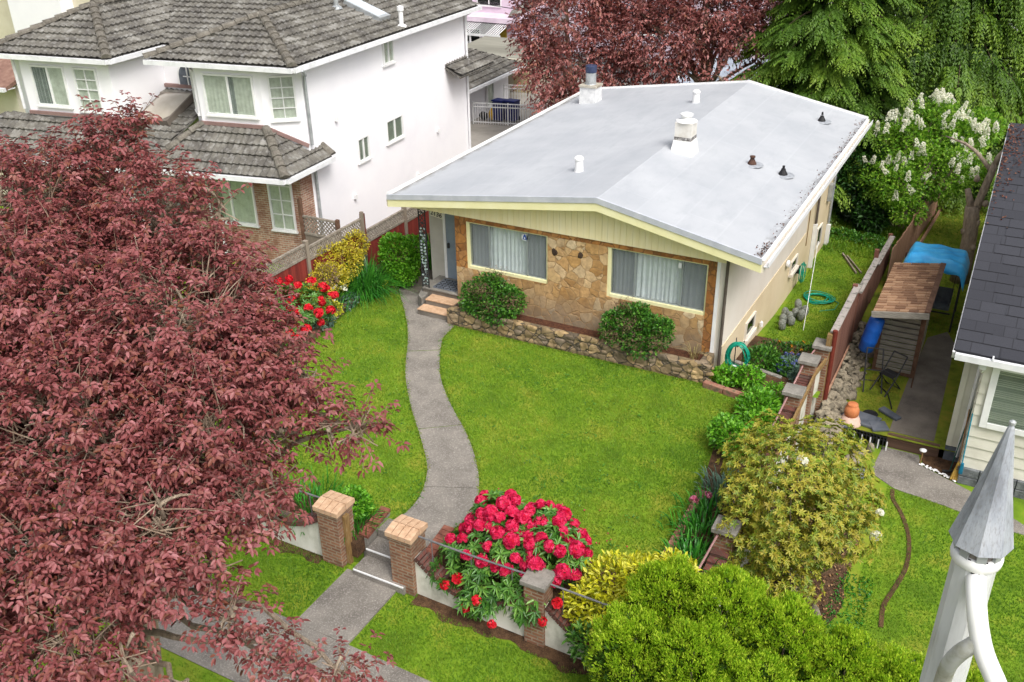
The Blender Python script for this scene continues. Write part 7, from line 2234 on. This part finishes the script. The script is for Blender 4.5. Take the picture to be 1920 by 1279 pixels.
conifer('hemlock_tree', (-6.6, 36.6, -1.0), 13, 3.7, 'broad dark green conifer with drooping boughs behind the right rear roof corner', LM['hemlock'], 11, layers=19, per=10, zlow=1.3, droop=.22, hang=.45, frond=.6, dens=62, blade=.17)
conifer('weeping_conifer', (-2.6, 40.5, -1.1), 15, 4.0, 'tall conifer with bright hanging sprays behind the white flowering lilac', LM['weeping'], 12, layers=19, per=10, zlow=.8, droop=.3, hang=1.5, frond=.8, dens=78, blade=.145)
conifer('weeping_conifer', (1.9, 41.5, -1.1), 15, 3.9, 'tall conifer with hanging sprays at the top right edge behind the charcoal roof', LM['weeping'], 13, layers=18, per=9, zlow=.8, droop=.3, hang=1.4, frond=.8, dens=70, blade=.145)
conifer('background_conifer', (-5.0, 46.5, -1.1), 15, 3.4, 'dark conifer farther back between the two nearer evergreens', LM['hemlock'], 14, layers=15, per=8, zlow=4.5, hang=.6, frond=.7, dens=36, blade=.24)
shrub('laurel_hedge', (-4.6, 34.2, -1.0), 'dense dark green shrubbery below the conifers beside the bungalow rear corner', [(-4.9, 34.3, .2, .9, .8, 1.1), (-4.2, 33.9, .0, .8, .7, .9), (-5.4, 34.6, .8, .9, .8, 1.0), (-4.6, 34.6, 1.2, .9, .8, .9), (-3.8, 33.5, -.4, .6, .6, .6)], 6500, .17, .075, LM['dark'], 80)
shrub('ground_cover', (-4.3, 32.6, -1.0), 'low ground cover along the end of the side lawn', [(-4.5, 32.5, -.9, .6, .3, .2), (-3.6, 32.3, -.9, .6, .35, .22), (-3.0, 31.6, -.9, .3, .5, .25)], 1600, .11, .06, LM['boxgreen'], 81, cat='plants', stems=3)
rng = np.random.default_rng(82)
lil_b = [(-2.52,35.49,2.15,1.29,1.1,1.19), (-3.43,34.82,1.84,1.02,1.02,0.93), (-1.61,35.23,1.96,0.91,0.91,0.84), (-1.08,35.80,2.43,0.73,0.73,0.67), (-2.06,34.50,1.17,1.2,1.1,1.0), (-3.23,33.59,0.71,0.85,0.85,0.8), (-4.01,33.92,0.88,0.55,0.55,0.51), (-2.68,33.1,0.08,0.6,0.6,0.5), (-1.0,34.56,1.31,0.5,0.5,0.45)]
li = shrub('lilac', (-2.95, 34.4, -1.1), 'tall lilac bush with creamy white flower spikes beside the pale fence', lil_b, 12500, .125, .072, LM['lilac'], 83, stems=22, stem_r=.06, shell=.5)
fp = flower_protos(rng, LM['white'], .082, 5, 110, cone=True)
add_flowers(li, rng, fp, [tuple(p) for p in spread(rng, lil_b, 95, .17, lambda p: 1.0 if rng.random() < .85 else -.2, np.array([.05, -.5, .8]), 1.0)], .8, 1.4, .35)
# gnarled pruned tree by the neighbour house
rng = np.random.default_rng(90)
gt_ = empty('gnarled_tree', (-.56, 30.9, -1.2), 'old pruned fruit tree with a thick gnarled trunk beside the charcoal roof', 'tree')
mb = MB()
mb.tube([(-.62, 30.9, -1.25), (-.58, 30.9, -.6), (-.60, 30.95, .2), (-.66, 31.0, .85), (-.72, 31.0, 1.25)], [.30, .235, .22, .23, .2], 14)
mb.tube([(-.66, 31.0, .9), (-.55, 31.05, 1.5), (-.42, 31.1, 2.2), (-.36, 31.1, 2.6)], [.15, .12, .11, .10], 10)
mb.tube([(-.7, 31.0, 1.1), (-.86, 31.05, 1.5), (-.95, 31.05, 1.75)], [.13, .1, .08], 10)
mb.tube([(-.40, 31.1, 2.35), (-.62, 31.2, 2.55), (-.95, 31.3, 2.85), (-1.3, 31.5, 3.0), (-1.9, 31.9, 3.05)], [.08, .065, .055, .045, .02], 8)
mb.tube([(-.37, 31.1, 2.55), (-.3, 31.1, 2.8), (-.2, 31.1, 3.0)], [.09, .09, .08], 8)
for k in range(9):
    z = rng.uniform(-.9, 2.4); mb.rock((-.6 + .06 * z + rng.normal() * .12, 30.85 + rng.normal() * .08, z), (.1, .09, .12), 500 + k, sub=2)
mb.build('trunk', M['bark'], gt_, smooth=True, recalc=False)
P, O = blob_points(rng, [(-1.0, 31.4, 1.9, .35, .3, .3), (-.2, 31.2, 1.9, .2, .2, .4), (-1.3, 31.8, 2.6, .6, .3, .25), (-.65, 31.2, 1.2, .3, .2, .2)], 420, .2)
leaves('shoots', P, rdir(rng, 420), UP + rdir(rng, 420) * .5, .1, .055, LM['lilac'], gt_, rng=rng)
# ------------------------------------------------------------------ what stands behind
wg = empty('white_garage', (-23.5, 38, 0), 'white garage with grey tiled roof behind the white house', 'garage')
MB().prism([(-22.0, 34.4), (-22.2, 41.0), (-26.8, 41.0), (-26.8, 34.4)], -.1, 1.75).build('wall', M['whitewall'], wg)
roofplane('roof', [[(-21.35, 34.0, 1.72), (-21.6, 41.6, 1.72), (-24.4, 39.2, 2.95), (-24.3, 36.4, 2.95)], [(-27.2, 34.0, 1.72), (-21.35, 34.0, 1.72), (-24.3, 36.4, 2.95)], [(-21.6, 41.6, 1.72), (-27.2, 41.6, 1.72), (-24.4, 39.2, 2.95)]], wg)
mb = MB(); gutter(mb, [(-21.35, 34.0, 1.74), (-21.6, 41.6, 1.74)]); mb.build('gutter', M['gutter'], wg)
mb = MB(); mb.bx(-22.1, -21.98, 36.2, 36.9, .0, 1.45); mb.build('side_door', M['slate'], wg)
wallwin(wg, (-22.06, 38.6), (-22.1, 39.3), .3, 1.35, M['white'])
rf = empty('white_railing', (-20.3, 37.1, 0), 'white iron railing fence across the driveway behind the white house', 'railing')
def railing(e, A, B, z0, z1, sp=.115):
    A, B = Vector(A), Vector(B); L = (B - A).length; n = int(L / sp); mb = MB()
    for i in range(n + 1):
        p = A.lerp(B, i / n); w = .05 if i % 14 == 0 else .018
        mb.bx(p.x - w / 2, p.x + w / 2, p.y - w / 2, p.y + w / 2, z0, z1 + (.05 if i % 14 == 0 else 0))
    mb.build('bars', M['whiteiron'], e)
    mb = MB()
    for z in (z0 + .1, z1 - .16, z1): mb.bar((A.x, A.y, z), (B.x, B.y, z), .04, .04)
    mb.build('rails', M['whiteiron'], e)
railing(rf, (-21.75, 36.8), (-14.6, 38.6), 0, .95)
rf2 = empty('white_picket_fence', (-20, 40.5, 0), 'white iron picket fence farther back behind the rubbish bins', 'railing')
railing(rf2, (-21.9, 40.0), (-15.8, 42.0), 0, 1.05, .13)
for i, (x, y, m, lab) in enumerate(((-20.9, 37.75, 'binblue', 'dark blue wheeled bin behind the white railing, left one'), (-20.35, 37.9, 'binblue', 'dark blue wheeled bin behind the white railing, right one'))):
    bn = empty('wheeled_bin', (x, y, 0), lab, 'bin', 'dark blue bins behind the white railing')
    bm_ = surf('bin_blue', ['141d52', '1b2668'], 4, .5, 0)
    MB().box((x, y, .48), (.46, .5, .82), taper=1.12).build('bin_body', bm_, bn, bevel=.02)
    MB().box((x, y, .94), (.56, .6, .07), rx=-.06).build('lid', bm_, bn, bevel=.02)
    mb = MB()
    for s in (-.2, .2): mb.tube([(x + s - .03, y + .26, .1), (x + s + .03, y + .26, .1)], .1, 12)
    mb.build('wheel', M['black'], bn)
tag(MB().rock((-21.25, 37.7, .3), (.2, .2, .32), 7, 0, 2).build('yellow_sack', surf('yellow_sack', ['c79a1c', 'd9b02c'], 5, .7, .2, 20), loc=(-21.2, 37.7, 0), smooth=True), 'yellow sack beside the dark blue bins', 'sack')
tag(MB().rock((-21.6, 37.5, .2), (.24, .22, .24), 8, 0, 2).build('black_sack', M['black'], loc=(-21.6, 37.5, 0), smooth=True), 'black rubbish sack behind the white railing', 'sack')
cp_ = empty('carport', (-24, 43.5, 0), 'cream carport with flat grey gravel roof behind the white garage', 'carport')
MB().plate([(-26.2, 41.9, 1.85), (-21.7, 41.9, 1.85), (-22.6, 46.2, 1.95), (-26.4, 46.2, 1.95)], .2).build('roof', M['gravelroof'], cp_)
mb = MB(); mb.bx(-26.2, -21.7, 41.82, 41.9, 1.6, 1.88); mb.build('fascia', M['beigewall'], cp_)
mb = MB(); mb.bx(-23.4, -21.0, 43.0, 43.1, -.1, 1.62); mb.bx(-26.0, -25.9, 42, 46, -.1, 1.62); mb.build('wall', M['beigewall'], cp_)
mb = MB(); mb.bx(-22.95, -22.1, 42.96, 43.0, 0, 1.5); mb.build('door', surf('cream_door', ['c2b48c', 'cfc29c'], 3, .6, 0), cp_)
ph = empty('lavender_house', (-33, 58, -1), 'lavender house with striped awning far behind the white house', 'house')
MB().prism([(-44, 57), (-30.3, 57), (-29.6, 66), (-44, 66)], -1.6, .75).build('wall', M['lavender'], ph)
MB().prism([(-44, 59.6), (-31.2, 59.6), (-31, 66), (-44, 66)], .75, 5.6).build('upper_wall', M['lavender'], ph)
MB().prism([(-31.2, 60.5), (-26.5, 60.5), (-26.5, 67), (-31.2, 67)], -1.6, 5.0).build('side_wing', surf('pale_pink_stucco', ['d8c9c8', 'e2d5d2'], 1, .9, .1, 40), ph)
mb = MB(); mb.bar((-44, 56.8, .82), (-30.0, 56.8, .82), .4, .3); mb.bar((-30.1, 56.7, .82), (-28.9, 66, 2.2), .3, .25)
mb.build('fascia', M['lavender'], ph)
MB().plate([(-31.0, 57.4, 1.0), (-29.2, 62, 1.4), (-30.4, 62, 2.3), (-31.3, 58.4, 1.2)], .1).build('roof', M['tile'], ph)
aw_ = MB(); ag = MB()
i = 0
x = -36.0
while x < -30.6:
    (aw_ if (int((x + 36) / 1.1) % 2 == 0) else ag).add([(x, 56.9, .60), (x + .16, 56.9, .65), (x + .16 + .35, 54.6, .34), (x + .35, 54.6, .29)], [(0, 1, 2, 3)])
    x += .17
a1 = aw_.build('awning', M['white'], ph, recalc=False); ag.build('awning_stripe', surf('awning_grey', ['8f9390', 'a3a7a3'], 3, .7, 0), a1, recalc=False)
mb = MB(); mb.bar((-36, 54.6, .24), (-30.1, 54.6, .24), .08, .14); mb.bx(-32.35, -32.27, 54.6, 54.68, -1.2, .2); mb.bx(-30.4, -30.3, 54.6, 54.68, -1.2, .2); mb.build('awning_frame', M['white'], a1)
wallwin(ph, (-34.6, 57), (-32.9, 57), -.75, .15, M['white'], slide=True, curtainmat='dark')
wallwin(ph, (-34.6, 59.6), (-32.7, 59.6), 1.2, 3.2, M['white'], slide=True, curtainmat='dark')
MB().bx(-31.4, -30.9, 56.93, 57.0, -1.2, .35).build('door', surf('ochre_door', ['8a7420', '9c852c'], 3, .6, 0), ph)
car = empty('parked_car', (-34.2, 52.6, -1), 'dark blue car parked under the striped awning', 'car')
prof = [(-2.1, .35), (-2.1, .75), (-1.9, .88), (-1.0, .95), (-.5, 1.38), (.75, 1.42), (1.35, .98), (2.0, .9), (2.15, .7), (2.15, .35)]
mb = MB(); n = len(prof); vs = []
for s in (-.85, .85): vs += [(-34.2 + s, 52.6 + p * -1, -1 + z) for p, z in prof]
mb.add(vs, [tuple(range(n)), tuple(range(n, 2 * n))[::-1]] + [(i, (i + 1) % n, n + (i + 1) % n, n + i) for i in range(n)])
mb.build('body', surf('car_blue', ['16304f', '1f3e62'], 2, .3, 0, spec=.6), car, bevel=.05)
mb = MB()
for s in (-.86, .86): mb.add([(-34.2 + s, 52.6 + .9, -.02), (-34.2 + s, 52.6 + .5, .32), (-34.2 + s, 52.6 - .7, .36), (-34.2 + s, 52.6 - 1.1, .02)], [(0, 1, 2, 3)])
mb.add([(-34.9, 51.62, .36), (-33.5, 51.62, .36), (-33.4, 51.28, .05), (-35.0, 51.28, .05)], [(0, 1, 2, 3)])
mb.build('window', M['slate'], car, recalc=False)
for sx in (-.86, .86):
    for sy in (-1.35, 1.35): MB().tube([(-34.2 + sx - .08, 52.6 + sy, -.68), (-34.2 + sx + .08, 52.6 + sy, -.68)], .32, 18).build('wheel', M['black'], car)
gr = empty('grey_roof_garage', (-12, 45.5, -1), 'garage with blue grey roof and white fascia behind the purple trees', 'garage')
MB().prism([(-14.8, 44.6), (-8.2, 44.6), (-8.2, 48), (-14.8, 48)], -1.3, .7).build('wall', M['whitewall'], gr)
mb = MB(); mb.plate([(-15.1, 44.2, .85), (-7.9, 44.2, .95), (-7.9, 47.6, 1.75), (-14.6, 47.6, 1.6)], .08); mb.build('roof', M['bluegrey'], gr)
mb = MB(); mb.bar((-15.1, 44.18, .74), (-7.9, 44.18, .84), .06, .3); mb.bar((-15.1, 44.2, .74), (-14.6, 47.6, 1.5), .06, .28); mb.build('fascia', M['white'], gr)
mb = MB(); mb.bx(-13.8, -11.4, 44.55, 44.6, -1.1, .5); mb.build('garage_door', M['slate'], gr)
vn = empty('white_van', (-5.0, 47, -1), 'white and blue grey van seen in the gap between the conifers', 'van')
prof = [(-1.2, .3), (-1.2, 1.15), (-1.05, 1.9), (4.2, 1.95), (4.3, 1.1), (4.3, .3)]
mb = MB(); n = len(prof); vs = []
for s in (0, 1.9): vs += [(-5.9 - p + 4.0, 46.0 + s, -1 + z) for p, z in prof]
mb.add(vs, [tuple(range(n)), tuple(range(n, 2 * n))[::-1]] + [(i, (i + 1) % n, n + (i + 1) % n, n + i) for i in range(n)])
mb.build('body', M['white'], vn, bevel=.06)
MB().bx(-5.6, -4.7, 45.975, 46.0, .05, .72).build('window', surf('van_window', ['9ba3ae', 'a9b1bb'], 2, .2, 0), vn)
MB().bx(-4.65, -4.2, 45.975, 46.0, -.2, .8).build('side_panel', M['bluegrey'], vn)
for x in (-5.4, -2.3): MB().tube([(x, 46.0, -.68), (x, 46.25, -.68)], .32, 16).build('wheel', M['black'], vn)
# houses farther off, seen in slits between the trees and along the top edge
for i, (x0, x1, y0, y1, z1, m, lab) in enumerate(((-27, -15, 58, 68, 6.5, 'lavender', 'pale lavender house far behind the purple trees'), (-12, -1, 60, 70, 6.0, 'whitewall', 'pale house far behind the conifers'), (3, 14, 58, 68, 6.0, 'beigewall', 'beige house far behind the charcoal roof'))):
    hh = empty('far_house', ((x0 + x1) / 2, y0, -1), lab, 'house')
    MB().prism([(x0, y0), (x1, y0), (x1, y1), (x0, y1)], -1.6, z1).build('wall', M[m], hh)
    MB().plate([(x0 - .5, y0 - .6, z1), (x1 + .5, y0 - .6, z1), (x1 + .5, (y0 + y1) / 2, z1 + 2), (x0 - .5, (y0 + y1) / 2, z1 + 2)], .15).plate([(x1 + .5, y1 + .6, z1), (x0 - .5, y1 + .6, z1), (x0 - .5, (y0 + y1) / 2, z1 + 2), (x1 + .5, (y0 + y1) / 2, z1 + 2)], .15).build('roof', M['tile'], hh)
    for k in range(3):
        xa = x0 + (x1 - x0) * (.12 + .3 * k); wallwin(hh, (xa, y0), (xa + 1.6, y0), .4, 1.8, M['white'], slide=True, curtainmat='dark'); wallwin(hh, (xa, y0), (xa + 1.6, y0), 3.6, 5.0, M['white'], slide=True, curtainmat='dark')
bh = empty('beige_house', (-42, 31, 0), 'beige house with white chimney breast behind the white house at the top left', 'house')
MB().prism([(-60, 31), (-33.5, 31), (-33.5, 44), (-60, 44)], -.5, 7.5).build('wall', M['beigewall'], bh)
MB().prism([(-42.6, 30.0), (-39.4, 30.3), (-39.4, 31.0), (-42.6, 31.0)], -.5, 8.5).build('chimney_breast', M['whitewall'], bh)
MB().plate([(-60, 30.4, 7.5), (-33, 30.4, 7.5), (-33, 37.5, 9.6), (-60, 37.5, 9.6)], .15).build('roof', M['tile'], bh)
oh = empty('brown_roof_house', (-33, 20, 0), 'beige house with brown tiled roof at the left picture edge', 'house')
MB().prism([(-42, 19.2), (-30.6, 21.0), (-31.0, 23.2), (-43, 23)], -.5, 4.2).build('wall', M['beigewall'], oh)
MB().plate([(-42.5, 18.4, 4.3), (-30.2, 20.4, 4.3), (-30.6, 22.6, 4.95), (-43, 21.6, 4.95)], .12).build('roof', surf('brown_tile', ['6d5248', '7f6155', '8d7264'], 4, .9, .6, 12), oh)
mb = MB(); gutter(mb, [(-42.5, 18.4, 4.3), (-30.2, 20.4, 4.3)]); mb.build('gutter', M['gutter'], oh)
for i, (a, b, s) in enumerate((((-34, 44.8, 4.7), (-8, 46.5, 3.0), .5), ((-34, 45.2, 5.2), (-8, 46.9, 3.5), .55))):
    a, b = Vector(a), Vector(b)
    pts = [a.lerp(b, t) - Vector((0, 0, s * 4 * t * (1 - t))) for t in np.linspace(0, 1, 14)]
    tag(MB().tube(pts, .022, 5).build('power_line', M['iron'], loc=a), 'thin dark overhead wire crossing in front of the lavender house, ' + ('lower one' if i == 0 else 'upper one'), 'cable', 'overhead wires behind the white house')
